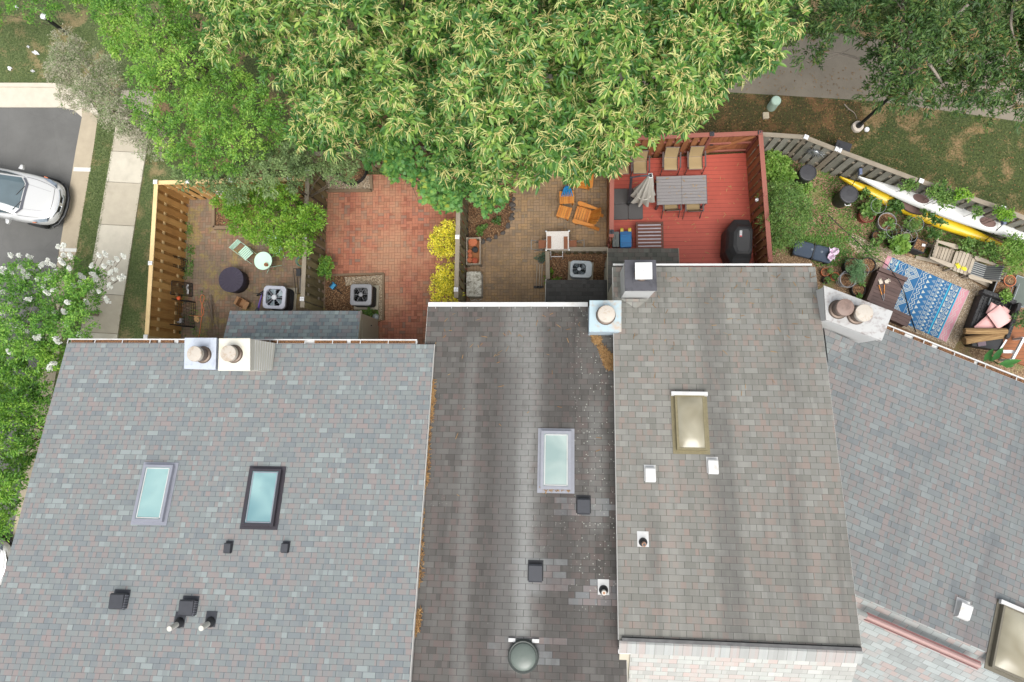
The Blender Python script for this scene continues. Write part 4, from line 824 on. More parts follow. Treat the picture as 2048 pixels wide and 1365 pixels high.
# raised bed in yard 1 and trellis
def edging(label, pts, w=.1, h=.13, mat=W_timber, z=0.0, name='bed_edging'):
    P = [Vector((p.x, p.y, 0)) for p in pts]; t = thing(name, label, 'bed edging', P[0])
    for i in range(len(P)-1):
        a, b = P[i]-P[0], P[i+1]-P[0]; d = (b-a); m = MB(); m.box(0, 0, 0, d.length-w*.02, w, h); o = m.build('timber', mat, t); o.location = (a+b)/2+Vector((0, 0, z+h/2)); o.rotation_euler = (0, 0, math.atan2(d.y, d.x))
    return t
edging('timber edge of the mulch bed under the small bright tree', [az('2', 492, 205), az('2', 490, 408), az('2', 800, 408), az('2', 810, 205)], .12, .2)
m = MB(); m.sheet([tuple(az('2', *q).xy) for q in ((492, 205), (490, 408), (800, 408), (810, 205))], .1); tag(m.build('garden_bed', M_mulch), kind='structure')
edging('timber edge of the upper bed in the red brick yard', [az('2', 1275, 150), az('2', 1578, 148), az('2', 1572, 40)], .1, .1)
edging('timber edge round the mulch bed with the dark air conditioner', [az('2', 1290, 733), az('2', 1658, 722), az('2', 1656, 1045)], .07, .09)
p0 = at(428, 384, 1.5); p1 = at(476, 384, 1.6); t = thing('trellis', 'white lattice trellis leaning at the back fence under the leaves', 'trellis', p0); m = MB(); d = (p1-p0)
for i in range(6): f = i/5; m.tube([d*f, d*f+Vector((.05, -.12, -.45))], .012, 4)
for j in range(4): m.tube([Vector((.05, -.12, -.45))*(j/3), d+Vector((.05, -.12, -.45))*(j/3)], .012, 4)
m.build('lattice', M_capw, t)
# ================================================================== yard 2 (red bricks)
c = az('2', 1440, 15); t = thing('tree_ring', 'oval black edged mulch ring in the upper bed of the red brick yard', 'planting ring', c); m = MB()
m.lathe([(.5, 0), (.53, .0), (.53, .2), (.50, .2), (.49, .05)], n=30, wob=lambda a, z: 1+.08*math.cos(2*a)+.03*math.sin(3*a)); m.build('edging', M_black, t); m = MB(); m.lathe([(.5, .13), (.25, .2), (0, .22)], n=30, wob=lambda a, z: 1+.08*math.cos(2*a)+.03*math.sin(3*a)); m.build('mulch', M_mulch, t, smooth=True)
c = az('2', 1303, 805, .12); c.z = .03; t = thing('dustpan', 'blue long handled dustpan in the mulch bed', 'dustpan', c, R(-38)); M_blue = plain('blue_plastic', S(64, 156, 206), .4, 0, .06)
m = MB(); m.box(0, 0, .05, .19, .2, .02); m.box(.09, 0, .1, .02, .2, .12); m.box(0, .1, .08, .19, .012, .08); m.box(0, -.1, .08, .19, .012, .08); m.box(.05, 0, .15, .1, .2, .016); m.build('pan', M_blue, t, bevel=.006)
m = MB(); m.box(-.06, 0, .155, .05, .18, .012); m.build('lip', M_black, t); m = MB(); m.tube([(.1, 0, .1), (.46, -.03, .06)], .013, 8); m.build('handle', M_black, t)
c = az('2', 1600, 1022, .1); c.z = .03; m = MB(); m.lathe([(0, .16), (.08, .14), (.12, .06), (.1, 0)][::-1], n=16); o = m.build('lidded_pot', plain('grey_glaze', S(178, 186, 188), .4), smooth=True); o.location = c; tag(o, 'small grey rounded pot at the corner of the tan shed', 'pot')
# ================================================================== yard 3 (grey paving)
pts = [az('3', 372, 225, .1), az('3', 374, 380, .1), az('3', 379, 535, .1)]; m = MB(); m.tube(pts, .05, 10)
for i in range(24): q = pts[0].lerp(pts[2], (i+.5)/24); m.lathe([(.056, -.02), (.056, .02)], (q.x, q.y, .1), 8) if False else None
o = m.build('drain_pipe', M_black, off=pts[0]); o.location = pts[0]; tag(o, 'black drain pipe running along the foot of the grey fence', 'pipe')
M_rock = plain('border_rock', S(92, 86, 82), .9, 0, .3, 14, .5); i = 0
for a, b in zip(_arc[:-1], _arc[1:]):
    L = (b-a).length; n = max(1, int(L/.17))
    for k in range(n):
        q = a.lerp(b, (k+.5)/n); i += 1; rr = random.Random(i); m = MB(); r = rr.uniform(.07, .11); a0 = rr.uniform(0, 6)
        m.lathe([(r*.85, 0), (r, r*.35), (r*.75, r*.75), (r*.35, r*.9), (0, r*.92)], n=10, wob=lambda t_, z: 1+.18*math.sin(2*t_+a0)+.1*math.sin(3*t_+2*a0))
        o = m.build('border_stone', M_rock); o.location = (q.x+rr.uniform(-.03, .03), q.y+rr.uniform(-.03, .03), .02); o.rotation_euler = (0, 0, rr.uniform(0, 6)); tag(o, 'dark rounded stone in the curved border of the planting bed', 'stone', 'stones edging the curved bed')
# wooden potting frame with pots
c = (az('3', 372, 548, .55)+az('3', 488, 760, .55))/2; w_ = abs(az('3', 488, 600, .55).x-az('3', 372, 600, .55).x); l_ = abs(az('3', 430, 545, .55).y-az('3', 430, 762, .55).y); c.z = .02
t = thing('potting_stand', 'weathered wooden stand full of clay pots by the grey fence', 'stand', c)
for sx in (-1, 1):
    for sy in (-1, 1): m = MB(); m.box(sx*(w_/2-.03), sy*(l_/2-.03), .3, .06, .06, .6); m.build('leg', W_weather, t)
for (cx, cy, sx, sy) in ((-w_/2+.02, 0, .03, l_-.12), (w_/2-.02, 0, .03, l_-.12), (0, -l_/2+.02, w_-.12, .03), (0, l_/2-.02, w_-.12, .03)): m = MB(); m.box(cx, cy, .48, sx, sy, .18); m.build('side', W_weather, t)
m = MB(); m.box(0, 0, .3, w_-.1, l_-.1, .02); m.build('shelf', W_orange, t)
for (x, y, r, mt, lb) in ((424, 580, .155, M_terra, 'largest clay bowl on the potting stand'), (441, 640, .1, M_black, 'black pot on the potting stand'), (398, 655, .07, M_terra, 'narrow clay pot above the middle of the potting stand'), (402, 688, .08, M_terra, 'clay pot left of the black pot on the potting stand'), (398, 724, .09, M_terra, 'clay pot in the lower left corner of the potting stand'), (440, 728, .1, plain('terracotta_dark', S(170, 84, 56), .85), 'reddest clay pot at the lower end of the potting stand')):
    pot('clay_pot', lb, *px('3', x, y), r, .2, .36, mt, 'pots on the potting stand', 'empty', .014)
# fabric covered box
t_ = NT('printed_fabric'); co2 = t_.coord(); nn = t_.noise(co2, 9, 5, .7, .8); cc = t_.ramp(nn, [(.38, S(128, 122, 110)), (.5, S(196, 192, 180)), (.62, S(222, 220, 212))]); t_.base(cc, .9); t_.bump(nn, .3, .01)
c = (az('3', 367, 815, .6)+az('3', 498, 1020, .6))/2; c.z = .02; t = thing('covered_box', 'storage box under a pale printed fabric cover by the grey fence', 'covered box', c)
m = MB(); m.prism(rounded(.5, .84, .05), .0, .55); m.prism(rounded(.52, .86, .06), .5, .6); m.build('cover', t_.mat, t, bevel=.02)
m = MB()
for y in (-.14, .14): m.box(0, y, .603, .5, .012, .008)
m.box(0, 0, .603, .012, .84, .009); m.build('seam', plain('seam', S(170, 166, 152), .9), t)
m = MB(); m.tube(bez([(-.18, -.44, .05), (-.15, -.5, .1), (-.02, -.47, .06), (.1, -.5, .1), (.2, -.44, .05)], 4), .014, 5); m.build('hem', t_.mat, t)
def adirondack(label, loc, rz, mat, group, fan=True):
    t = thing('adirondack_chair', label, 'chair', loc, rz, group)
    m = MB(); n = 6
    for i in range(n): f = i/(n-1); m.box(.40-.44*f, 0, .38-.10*f, .076, .50, .02, M=Matrix.Rotation(R(-13), 4, 'Y'))
    m.build('seat', mat, t)
    m = MB(); nb = 7
    for i in range(nb):
        y = (i-(nb-1)/2); z1 = .95-.012*y*y; a = Vector((-.06, y*.068, .26)); b = Vector((-.06-.36*(z1-.26)/.69, y*.086, z1)); m.bar(a, b, .065, .018, up=(1, 0, .5))
    m.build('backrest', mat, t)
    for s in (-1, 1):
        m = MB(); pl = [(-.3, s*.29-.03), (.1, s*.31-.06), (.36, s*.32-.075), (.43, s*.32-.05), (.45, s*.32), (.43, s*.32+.05), (.36, s*.32+.075), (.1, s*.31+.06), (-.3, s*.29+.03)]; m.prism(pl, .545, .57); m.build('armrest', mat, t)
        m = MB(); m.box(.32, s*.27, .27, .09, .03, .54); m.build('leg', mat, t); m = MB(); m.bar((.36, s*.245, .33), (-.5, s*.245, .04), .03, .11, up=(0, 1, 0)); m.build('leg', mat, t)
    m = MB(); m.bar((-.3, -.31, .5), (-.3, .31, .5), .03, .06); m.build('back_rail', mat, t); m = MB(); m.box(.4, 0, .3, .02, .5, .1); m.build('apron', mat, t)
    return t
a = az('3', 1345, 375, .4); adirondack('varnished adirondack chair facing left beside the red deck fence', Vector((a.x+.0, a.y, .02)), R(180-17), W_adir, 'varnished adirondack chairs')
a = at(1166, 352, .4); adirondack('varnished adirondack chair mostly hidden under the tree leaves', Vector((a.x, a.y, .02)), R(-100), W_adir, 'varnished adirondack chairs')
def slat_table(name, label, cat, loc, rz, w, l, h, n, mat, tilt=0, legs=True, oct_=0.0):
    t = thing(name, label, cat, loc, rz); m = MB(); sl = w/n
    for i in range(n):
        x = -w/2+sl*(i+.5); k = 1.0
        if oct_: e = abs(x)-(w/2-oct_); k = 1.0 if e < 0 else 1-2*e*.9/l
        m.box(x, 0, h-.012+tilt*x, sl*.86, l*k, .022)
    m.build('top', mat, t)
    for sx in (-1, 1):
        for sy in (-1, 1): m = MB(); m.box(sx*(w/2-.06), sy*(l/2-.06), (h-.03+tilt*sx*w/2)/2, .05, .05, h-.03+tilt*sx*w/2); m.build('leg', mat, t)
    m = MB(); m.box(0, l/2-.05, h-.06, w-.12, .025, .07); m.box(0, -l/2+.05, h-.06, w-.12, .025, .07); m.build('apron', mat, t)
    return t
a = az('3', 1157, 342, .35); slat_table('footstool', 'varnished slatted footstool in front of the adirondack chair', 'footstool', Vector((a.x, a.y, .02)), R(-18), .46, .42, .36, 6, W_adir, .12)
a = az('3', 1178, 222, .4); slat_table('side_table', 'varnished slatted side table with blue cloth on it', 'side table', Vector((a.x, a.y, .02)), R(2), .5, .44, .4, 7, W_adir)
a = az('3', 1185, 160, .45); m = MB(); rr = random.Random(5)
for i in range(6):
    x = -.14+i*.05; pts = [Vector((x*.3, .12, .03)), Vector((x*.8, .02, .06+rr.uniform(0, .03))), Vector((x*1.3, -.12-rr.uniform(0, .06), .03)), Vector((x*1.5, -.22, -.02))]; m.tube(bez(pts, 3), .03, 6, r1=.018)
o = m.build('cloth', plain('blue_cloth', S(28, 128, 186), .8), smooth=True); o.location = (a.x, a.y, .43); tag(o, 'bright blue cloth bunched on the slatted side table', 'cloth')
# white table and tube chairs
c = (az('3', 1010, 490, .72)+az('3', 1200, 644, .72))/2; c.z = .02; t = thing('patio_table', 'square white topped patio table with two brown armed chairs', 'table', c); t_ = NT('white_mosaic'); co2 = t_.coord(); v = t_.voro(co2, 38, 'DISTANCE_TO_EDGE'); cc = t_.mix(t_.val(v, 0, .12, 1, 0), S(238, 234, 228, .9), S(196, 178, 166)); t_.base(cc, .5)
m = MB(); m.prism(rounded(.76, .62, .03), .67, .7); m.build('tabletop', t_.mat, t)
for sx in (-1, 1):
    for sy in (-1, 1): m = MB(); m.tube([(sx*.36, sy*.29, 0), (sx*.34, sy*.27, .67)], .014, 8); lg = m.build('leg', M_steel, t); m = MB(); m.lathe([(.03, -.02), (.035, 0), (.03, .03), (0, .035)], (sx*.385, sy*.32, .69), 8); m.build('corner_cap', M_steel, lg)
W_teak = wood('teak_arm', S(150, 92, 56), S(112, 62, 36), 1, .6, 26)
def tube_chair(label, loc, rz):
    t = thing('folding_armchair', label, 'chair', loc, rz, 'brown armed chairs at the white table')
    for s in (-1, 1):
        m = MB(); m.tube([(.22, s*.15, 0), (-.38, s*.15, .45)], .012, 6); m.build('leg', M_steel, t); m = MB(); m.tube([(-.3, s*.15, 0), (.25, s*.15, .72)], .012, 6); m.build('leg', M_steel, t)
    m = MB(); m.tube([(-.38, -.17, .45), (-.38, .17, .45)], .012, 6); m.build('stretcher', M_steel, t); m = MB(); m.box(.24, 0, .74, .13, .42, .025); m.build('backrest', W_teak, t)
    m = MB(); m.box(.02, 0, .46, .3, .28, .015); m.build('seat', W_teak, t); return t
a = az('3', 955, 603, .4); tube_chair('brown armed folding chair on the left of the white table', Vector((a.x+.12, a.y, .02)), 0)
a = az('3', 1255, 603, .4); tube_chair('brown armed folding chair on the right of the white table', Vector((a.x-.12, a.y, .02)), R(180))
c = az('3', 1098, 672, .5); c.z = .02; m = MB(); m.tube([(-.2, .12, .55), (-.2, -.1, .45), (.2, -.1, .45), (.2, .12, .55)], .014, 6); m.tube([(-.2, -.1, .45), (-.2, -.1, 0)], .012, 6); m.tube([(.2, -.1, .45), (.2, -.1, 0)], .012, 6); o = m.build('towel_rail', M_capw); o.location = c; tag(o, 'white tube frame below the white table', 'frame')
# low picket fence round the third air conditioner
fence('low weathered picket fence in front of the pale air conditioner', az('3', 1022, 668), az('3', 1500, 668), .62, W_moss, W_greytop, None, .26, .14, [0, 1.25, 1.95], rails=(.15, .5))
fence('short weathered picket fence beside the garden tools', az('3', 1026, 670), az('3', 1030, 900), .62, W_moss, W_greytop, None, .26, .14, [.55], rails=(.15, .5))
c = az('3', 950, 880, .3); c.z = .02
for k, (x, lb) in enumerate(((-.07, 'wooden handled rake leaning left by the dark shed'), (.02, 'wooden handled broom standing between the rake and the shovel'), (.10, 'wooden handled shovel leaning next to the dark shed'))):
    t = thing('garden_tool', lb, 'garden tool', c+Vector((x, -.2, 0)), 0, 'garden tools by the shed'); m = MB(); m.tube([(0, 0, .1), (.05, .62, .8)], .014, 6); m.build('handle', W_weather, t); m = MB(); m.box(0, -.03, .06, .2-.03*k, .06, .1, .1*k); m.build('head', M_black, t, bevel=.01)
pot('planter', 'dark blue pot with a small spiky plant at the picket fence corner', *px('3', 972, 724), .12, .2, .02, plain('blue_glaze', S(60, 84, 84), .4))
c = az('3', 215, 937, .9); t = thing('garden_light', 'small black garden light standing in the yellow bush', 'garden light', Vector((c.x, c.y, 0))); m = MB(); m.lathe([(0, .98), (.05, .96), (.08, .9), (.08, .86), (0, .86)][::-1], n=18); m.build('lamp_head', M_black, t, smooth=False); m = MB(); m.tube([(0, 0, 0), (0, 0, .87)], .012, 6); m.build('stake', M_black, t)
# ================================================================== yard 4 (red deck)
DZ = .25; P = [at(1216, 322, DZ), at(1492, 306, DZ), at(1509, 548, DZ), at(1216, 548, DZ)]; off = P[0].copy(); off.z = 0; dk = thing('deck', 'red stained timber deck with a dining set on it', 'deck', off)
m = MB(); m.prism([(p.x, p.y) for p in P], DZ-.04, DZ); m.build('boards', W_deck, dk, off); m = MB(); m.prism([((p.x-P[0].x)*.995+P[0].x, (p.y-P[0].y)*.995+P[0].y) for p in P], 0, DZ-.045); m.build('skirt', W_redtop, dk, off)
c = (az('4', 490, 478, .97)+az('4', 905, 722, .97))/2; c.z = DZ; M_slat = plain('table_slats', S(136, 132, 132), .5, 0, .12, 18); M_slat_d = plain('table_frame', S(92, 84, 86), .5, .1, .1)
tw, tl = 1.62, .96; t = thing('dining_table', 'grey slatted rectangular dining table on the red deck', 'table', c, R(.5)); m = MB()
for sx in (-1, 1):
    for i in range(9): y = -tl/2+tl*(i+.5)/9; m.box(sx*tw/4, y, .715, tw/2-.012, tl/9-.010, .02)
m.build('slats', M_slat, t)
m = MB(); m.box(0, 0, .69, tw-.05, tl-.05, .025)
for (cx, cy, sx, sy) in ((-tw/2-.002, 0, .02, tl+.02), (tw/2+.002, 0, .02, tl+.02)): m.box(cx, cy, .7, sx, sy, .045)
m.build('table_frame', M_slat_d, t)
for sx in (-1, 1):
    for sy in (-1, 1): m = MB(); m.box(sx*(tw/2-.05), sy*(tl/2-.05), .34, .06, .06, .68); m.build('leg', M_slat_d, t)
M_sling = plain('sling_fabric', S(164, 142, 104), .85, 0, .14, 40, .2); M_tube = plain('chair_tube', S(96, 84, 82), .45, .2, .12)
def sling_chair(label, loc, rz):
    t = thing('sling_chair', label, 'chair', loc, rz, 'tan sling chairs round the dining table')
    n = 8; prof = [(.25, .40), (.22, .425), (.1, .41), (-.08, .39), (-.18, .40), (-.24, .5), (-.30, .68), (-.36, .88)]; vs = []
    for x, z in prof: vs += [(x, -.215, z), (x, .215, z)]
    k = len(prof); m = MB(); m.add(vs[:10], [(2*i, 2*i+1, 2*i+3, 2*i+2) for i in range(4)]); m.build('seat', M_sling, t, smooth=True)
    m = MB(); m.add(vs[8:], [(2*i, 2*i+1, 2*i+3, 2*i+2) for i in range(3)]); m.build('backrest', M_sling, t, smooth=True)
    for s in (-1, 1):
        m = MB(); m.tube([(x, s*.225, z) for x, z in prof], .014, 6); m.build('side_rail', M_tube, t)
        m = MB(); m.bar((.24, s*.285, .63), (-.28, s*.285, .64), .05, .022); m.build('armrest', M_tube, t)
        m = MB(); m.tube([(.3, s*.285, 0), (.22, s*.285, .62)], .016, 6); m.build('leg', M_tube, t); m = MB(); m.tube([(-.38, s*.285, 0), (-.2, s*.285, .4), (-.28, s*.285, .64)], .016, 6); m.build('leg', M_tube, t)
    for x, z in ((.25, .4), (-.18, .39), (-.36, .88)): m = MB(); m.tube([(x, -.23, z), (x, .23, z)], .013, 6); m.build('cross_rail', M_tube, t)
    return t
def sc_at(x, y, rz, label): a = az('4', x, y, DZ+.42); sling_chair(label, Vector((a.x, a.y, DZ)), rz)
sc_at(604, 365, R(-92), 'tan sling chair in the middle of the row along the back fence'); sc_at(815, 358, R(-90), 'tan sling chair nearest the brown gate')
sc_at(342, 395, R(-91), 'tan sling chair at the back fence with its back under the leaves'); sc_at(190, 400, R(-90), 'tan sling chair almost hidden by leaves at the deck corner')
sc_at(606, 716, R(93), 'tan sling chair tucked under the table, nearest the umbrella'); sc_at(795, 722, R(91), 'tan sling chair tucked under the table, nearest the grill')
# closed cantilever parasol
c = az('4', 240, 718, .36); c.z = DZ; M_post = plain('parasol_post', S(72, 72, 80), .4, .3, .1); t = thing('cantilever_parasol', 'closed grey cantilever parasol on a dark slab base', 'parasol', c)
ce = (az('4', 120, 585, .35)+az('4', 360, 850, .35))/2-c; ce.z = 0
m = MB()
for sx in (-1, 1):
    for sy in (-1, 1): m.prism([(ce.x+sx*.25+p[0], ce.y+sy*.27+p[1]) for p in rounded(.492, .532, .04)], .02, .1)
m.build('base', plain('base_slab', S(86, 84, 84), .7, 0, .15, 7), t, bevel=.012)
top = az('4', 268, 492, 2.55)-c; m = MB(); m.tube([(0, 0, .1), (0, 0, .42)], .06, 12); m.build('sleeve', M_black, t); m = MB(); m.bar((0, 0, .3), top, .075, .06); m.build('post', M_post, t)
ct = az('4', 430, 480, 2.72)-c; m = MB(); m.tube([top, (top+ct)/2+Vector((0, 0, .08)), ct+Vector((0, 0, .05))], .025, 8); m.build('arm', M_post, t)
M_canvas = plain('canvas_grey', S(186, 182, 172), .85, 0, .12, 9); cb = az('4', 365, 660, 1.15)-c
n = 48; vs = []; st = 9
for i in range(st):
    f = i/(st-1); cen = ct.lerp(cb, f); r = .07+.24*f**1.1
    for k in range(n): a = 2*math.pi*k/n; q = r*(1+.22*math.sin(a*9+.5*math.sin(f*6))*(.35+f)+.06*math.sin(a*4+f*5)); vs.append((cen.x+q*math.cos(a)*1.1, cen.y+q*math.sin(a)*.95, cen.z+(.05*math.sin(a*9) if i == st-1 else 0)))
m = MB(); m.add(vs, [(i*n+k, i*n+(k+1) % n, (i+1)*n+(k+1) % n, (i+1)*n+k)[::-1] for i in range(st-1) for k in range(n)]+[tuple(range(n))]); m.build('canopy', M_canvas, t, smooth=False)
m = MB(); m.box(ct.x, ct.y, ct.z+.03, .13, .16, .05, .1); hb = m.build('top_hub', M_white_metal, t, bevel=.015); m = MB(); m.box(ct.x, ct.y, ct.z+.06, .08, .11, .012, .1); m.build('solar_cell', M_black, hb)
m = MB(); rr = Vector((cb.x, cb.y, cb.z+.5)); m.tube([(rr.x+.22*math.cos(a*math.pi/10), rr.y+.2*math.sin(a*math.pi/10), rr.z-.1) for a in range(21)], .02, 6, cap=False); m.build('tie_strap', M_canvas, t)
# storage crate, blue cart, slatted box, covered grill
c = (az('4', 108, 950, .75)+az('4', 163, 1085, .75))/2; c.z = DZ; t = thing('storage_crate', 'narrow dark green storage crate between deck fence and blue cart', 'crate', c); m = MB(); m.box(0, 0, .22, .2, .5, .44); m.build('box', plain('dark_green_plastic', S(58, 66, 62), .5), t, bevel=.02); m = MB(); m.box(0, 0, .455, .22, .52, .03); m.box(.02, .08, .48, .06, .2, .03); m.box(.02, -.14, .48, .06, .12, .03); m.build('lid', plain('grey_lid', S(96, 102, 100), .5), t, bevel=.008)
c = (az('4', 168, 945, .75)+az('4', 276, 1088, .75))/2; c.z = DZ; t = thing('toy_cart', 'blue plastic cart with two yellow wheels by the deck shed', 'cart', c); M_cart = plain('cart_blue', S(24, 112, 172), .4, 0, .08)
m = MB(); m.prism(rounded(.38, .55, .05), .08, .46); m.build('body', M_cart, t, bevel=.02); m = MB()
for y in (-.12, .1): m.box(0, y, .468, .36, .012, .016)
m.box(0, .2, .47, .38, .1, .03); m.build('lid_rib', plain('cart_blue_dark', S(18, 90, 146), .4), t)
M_yel = plain('yellow_plastic', S(214, 188, 70), .45)
for s in (-1, 1): m = MB(); m.M = Matrix.Translation((s*.13, .31, .40)) @ Matrix.Rotation(R(90), 4, 'Y'); m.lathe([(.02, -.05), (.08, -.05), (.09, 0), (.08, .05), (.02, .05)], n=18); m.build('wheel', M_yel, t)
m = MB(); m.tube([(.2, .2, .3), (.22, -.1, .45), (.22, -.25, .45)], .012, 6); m.build('handle', M_black, t)
c = (az('4', 306, 880, .72)+az('4', 546, 1090, .72))/2; c.z = DZ; t = thing('slatted_bench', 'brown slatted bench beside the blue cart on the deck', 'bench', c); m = MB()
for i in range(8): m.box(0, -.42+i*.118, .45, .9, .066, .025)
m.build('slats', W_brown, t)
for s in (-1, 1): m = MB(); m.box(s*.43, 0, .405, .045, .92, .06); m.build('rail', W_brown, t)
for sx in (-1, 1):
    for sy in (-1, 1): m = MB(); m.box(sx*.4, sy*.42, .19, .06, .06, .38); m.build('leg', W_brown, t)
m = MB(); m.box(0, 0, .36, .76, .84, .02); m.build('under_shelf', plain('grey_board', S(196, 188, 196), .7), t)
c = (az('4', 1078, 840, 1.2)+az('4', 1315, 1228, 1.2))/2; c.z = DZ; t = thing('covered_grill', 'gas grill under a black fitted cover on the red deck', 'grill', c, R(-3)); M_bbq = plain('grill_cover', S(48, 48, 50), .55, 0, .2, 5, .3)
ring = lambda z, wl, wr, l: [(-wl*.55, -l, z), (wr*.8, -l, z), (wr, -l*.7, z), (wr, l*.75, z), (wr*.75, l, z), (-wl*.4, l, z), (-wl*.95, l*.55, z), (-wl, -l*.45, z)]
L_ = [ring(.02, .42, .40, .74), ring(.55, .43, .40, .75), ring(.78, .42, .40, .74), ring(.92, .36, .38, .56), ring(1.06, .24, .36, .44), ring(1.1, .14, .26, .36)]; vs = sum(L_, []); k = 8
m = MB(); m.add(vs, [(i*k+j, i*k+(j+1) % k, (i+1)*k+(j+1) % k, (i+1)*k+j) for i in range(5) for j in range(k)]+[tuple(5*k+j for j in range(k))]); m.build('cover', M_bbq, t, bevel=.02)
m = MB(); m.box(-.02, .2, 1.103, .07, .2, .006); tg = m.build('label_patch', M_capw, t); m = MB(); m.box(-.02, .12, 1.108, .06, .05, .004); m.build('red_mark', plain('label_red', S(190, 40, 50), .6), tg)
m = MB()
for i in range(5): m.box(-.02, .175+i*.026, 1.108, .04, .012, .003)
m.build('lettering', M_dark_metal, tg)
c = az('4', 1340, 682, 1.4); t = thing('tin_cup', 'small white cup hung on the right hand deck fence', 'cup', c); m = MB(); m.lathe([(.045, -.1), (.055, 0), (.048, 0), (.04, -.08), (0, -.08)], n=16); m.build('cup', M_capw, t); m = MB(); m.tube([(.055, 0, -.02), (.12, 0, -.02)], .01, 6); m.build('hook', M_dark_metal, t)
# ================================================================== yard 5 (garden)
def compost_bin(label, u, v, r, h, rz, grp):
    c = at(u, v, h); c.z = .01; t = thing('compost_bin', label, 'compost bin', c, rz, grp)
    m = MB(); m.lathe([(r*.82, 0), (r*.86, .1), (r*.96, h-.12), (r*.98, h-.06)], n=28); m.build('barrel', M_black, t, smooth=False)
    m = MB(); m.lathe([(r*1.02, h-.08), (r*1.02, h-.02), (r*.97, h), (r*.9, h+.004), (r*.88, h-.015), (r*.3, h-.008), (0, h-.008)], n=36)
    for i in range(3): m.box(0, -.05+i*.05, h-.006, .14-.03*abs(i-1), .016, .01)
    m.build('lid', plain('bin_lid', S(62, 62, 66), .45, 0, .15, 6), t)
    m = MB(); m.tube(bez([(-.09, -r*1.0, h-.16), (-.06, -r*1.16, h-.15), (.06, -r*1.16, h-.15), (.09, -r*1.0, h-.16)], 4), .012, 6); m.build('handle', M_capw, t); return t
compost_bin('black compost bin with a dished lid next to the bright ivy', *px('5', 435, 318), .27, .9, 2.6, 'black compost bins'); compost_bin('black compost bin with a white handle below the yellow kayak', *px('5', 742, 480), .29, .85, .0, 'black compost bins')
c = at(1685, 297, .6); c.z = 0; t = thing('rubbish_bin', 'black bin standing on the lawn behind the grey fence', 'bin', c, -.35); m = MB(); m.box(0, 0, .3, .40, .36, .58, taper=1.12); m.build('bin_body', M_black, t, bevel=.03); m = MB(); m.box(0, 0, .61, .5, .44, .04); m.box(.0, .0, .64, .3, .26, .02); m.build('lid', plain('bin_lid', S(62, 62, 66), .45), t, bevel=.012)
# kayaks
def kayak(label, p0, p1, z, beam, depth, mat, rimm, cockpits, deck_up=True):
    d = p1-p0; L = d.length; c = (p0+p1)/2; c.z = z; t = thing('kayak', label, 'kayak', c, math.atan2(d.y, d.x), 'kayaks along the grey fence')
    n, k = 36, 16; vs = []
    for i in range(n+1):
        f = i/n*2-1; b = max(.012, beam*(1-abs(f)**2.1)**.9); hgt = depth*(1-.55*abs(f)**1.8); rise = .14*abs(f)**3
        for j in range(k): a = 2*math.pi*j/k; cy = math.cos(a); sy = math.sin(a); vs.append((f*L/2, b*math.copysign(abs(cy)**.8, cy), rise+(hgt*.62*abs(sy)**.9 if sy > 0 else -hgt*.38*abs(sy)**.8)))
    m = MB(); m.add(vs, [(i*k+j, i*k+(j+1) % k, (i+1)*k+(j+1) % k, (i+1)*k+j)[::-1] for i in range(n) for j in range(k)]+[tuple(range(k)), tuple(n*k+j for j in range(k))[::-1]]); m.build('hull', mat, t, smooth=True)
    for (x, a, b) in cockpits:
        m = MB(); zt = depth*.62*(1-.55*abs(2*x/L)**1.8)+.14*abs(2*x/L)**3; m.tube([(x+a*math.cos(q*math.pi/12), b*math.sin(q*math.pi/12), zt+.002) for q in range(25)], .018, 6, cap=False); ck = m.build('cockpit_rim', rimm, t)
        m = MB(); m.lathe([(1, 0), (0, .001)], n=20); ob = m.build('seat_well', plain('well_dark', S(120, 96, 90), .8), ck); ob.scale = (a, b, 1); ob.location = (x, 0, zt+.003)
    return t
M_kyel = plain('kayak_yellow', S(226, 190, 40), .35, 0, .1, 3, dirt=(S(150, 120, 40), 4, .4)); M_kwh = plain('kayak_white', S(244, 244, 242, .85), .35, 0, .04, 3)
kayak('yellow kayak lying nearest the vegetable pots', az('5', 672, 349, .5), az('5', 1915, 866, .5), .30, .25, .30, M_kyel, M_black, [(-.3, .42, .2)])
kayak('white kayak lying against the grey fence', az('5', 800, 350, .95), az('5', 2300, 880, .95), .80, .245, .32, M_kwh, plain('cockpit_brown', S(128, 104, 100), .7), [(-1.15, .24, .12), (1.0, .24, .13)])
for x, y, lb in ((822, 318, 'grey blue kayak hanger strap near the kayak bow'), (1895, 690, 'dark kayak hanger strap near the right edge')):
    a = az('5', x, y, 1.25); t = thing('kayak_hanger', lb, 'hanger', a); m = MB(); m.box(0, .02, .0, .1, .2, .16); m.build('bracket', plain('hanger_blue', S(98, 108, 136), .5), t, bevel=.02); m = MB(); m.tube([(0, -.05, 0), (-.05, -.22, -.35), (-.1, -.42, -.8)], .014, 6); m.build('strap', M_black, t)
m = MB(); m.tube(bez([(-1.2, .5, .62), (-.6, .25, .66), (0, 0, .66)], 3), .03, 8); 
for (x, y) in ((1010, 485), (1560, 700)):
    a = az('5', x, y, .1); a.z = .01; t = thing('kayak_cradle', 'timber kayak cradle under the %s part of the kayaks' % ('pointed' if x < 1300 else 'leafy'), 'cradle', a, R(68)); m = MB(); m.box(.15, 0, .12, 1.0, .1, .1); m.build('beam', W_timber, t)
    for s in (-.3, .6): m = MB(); m.box(s, 0, .05, .1, .3, .1); m.build('foot', W_timber, t)
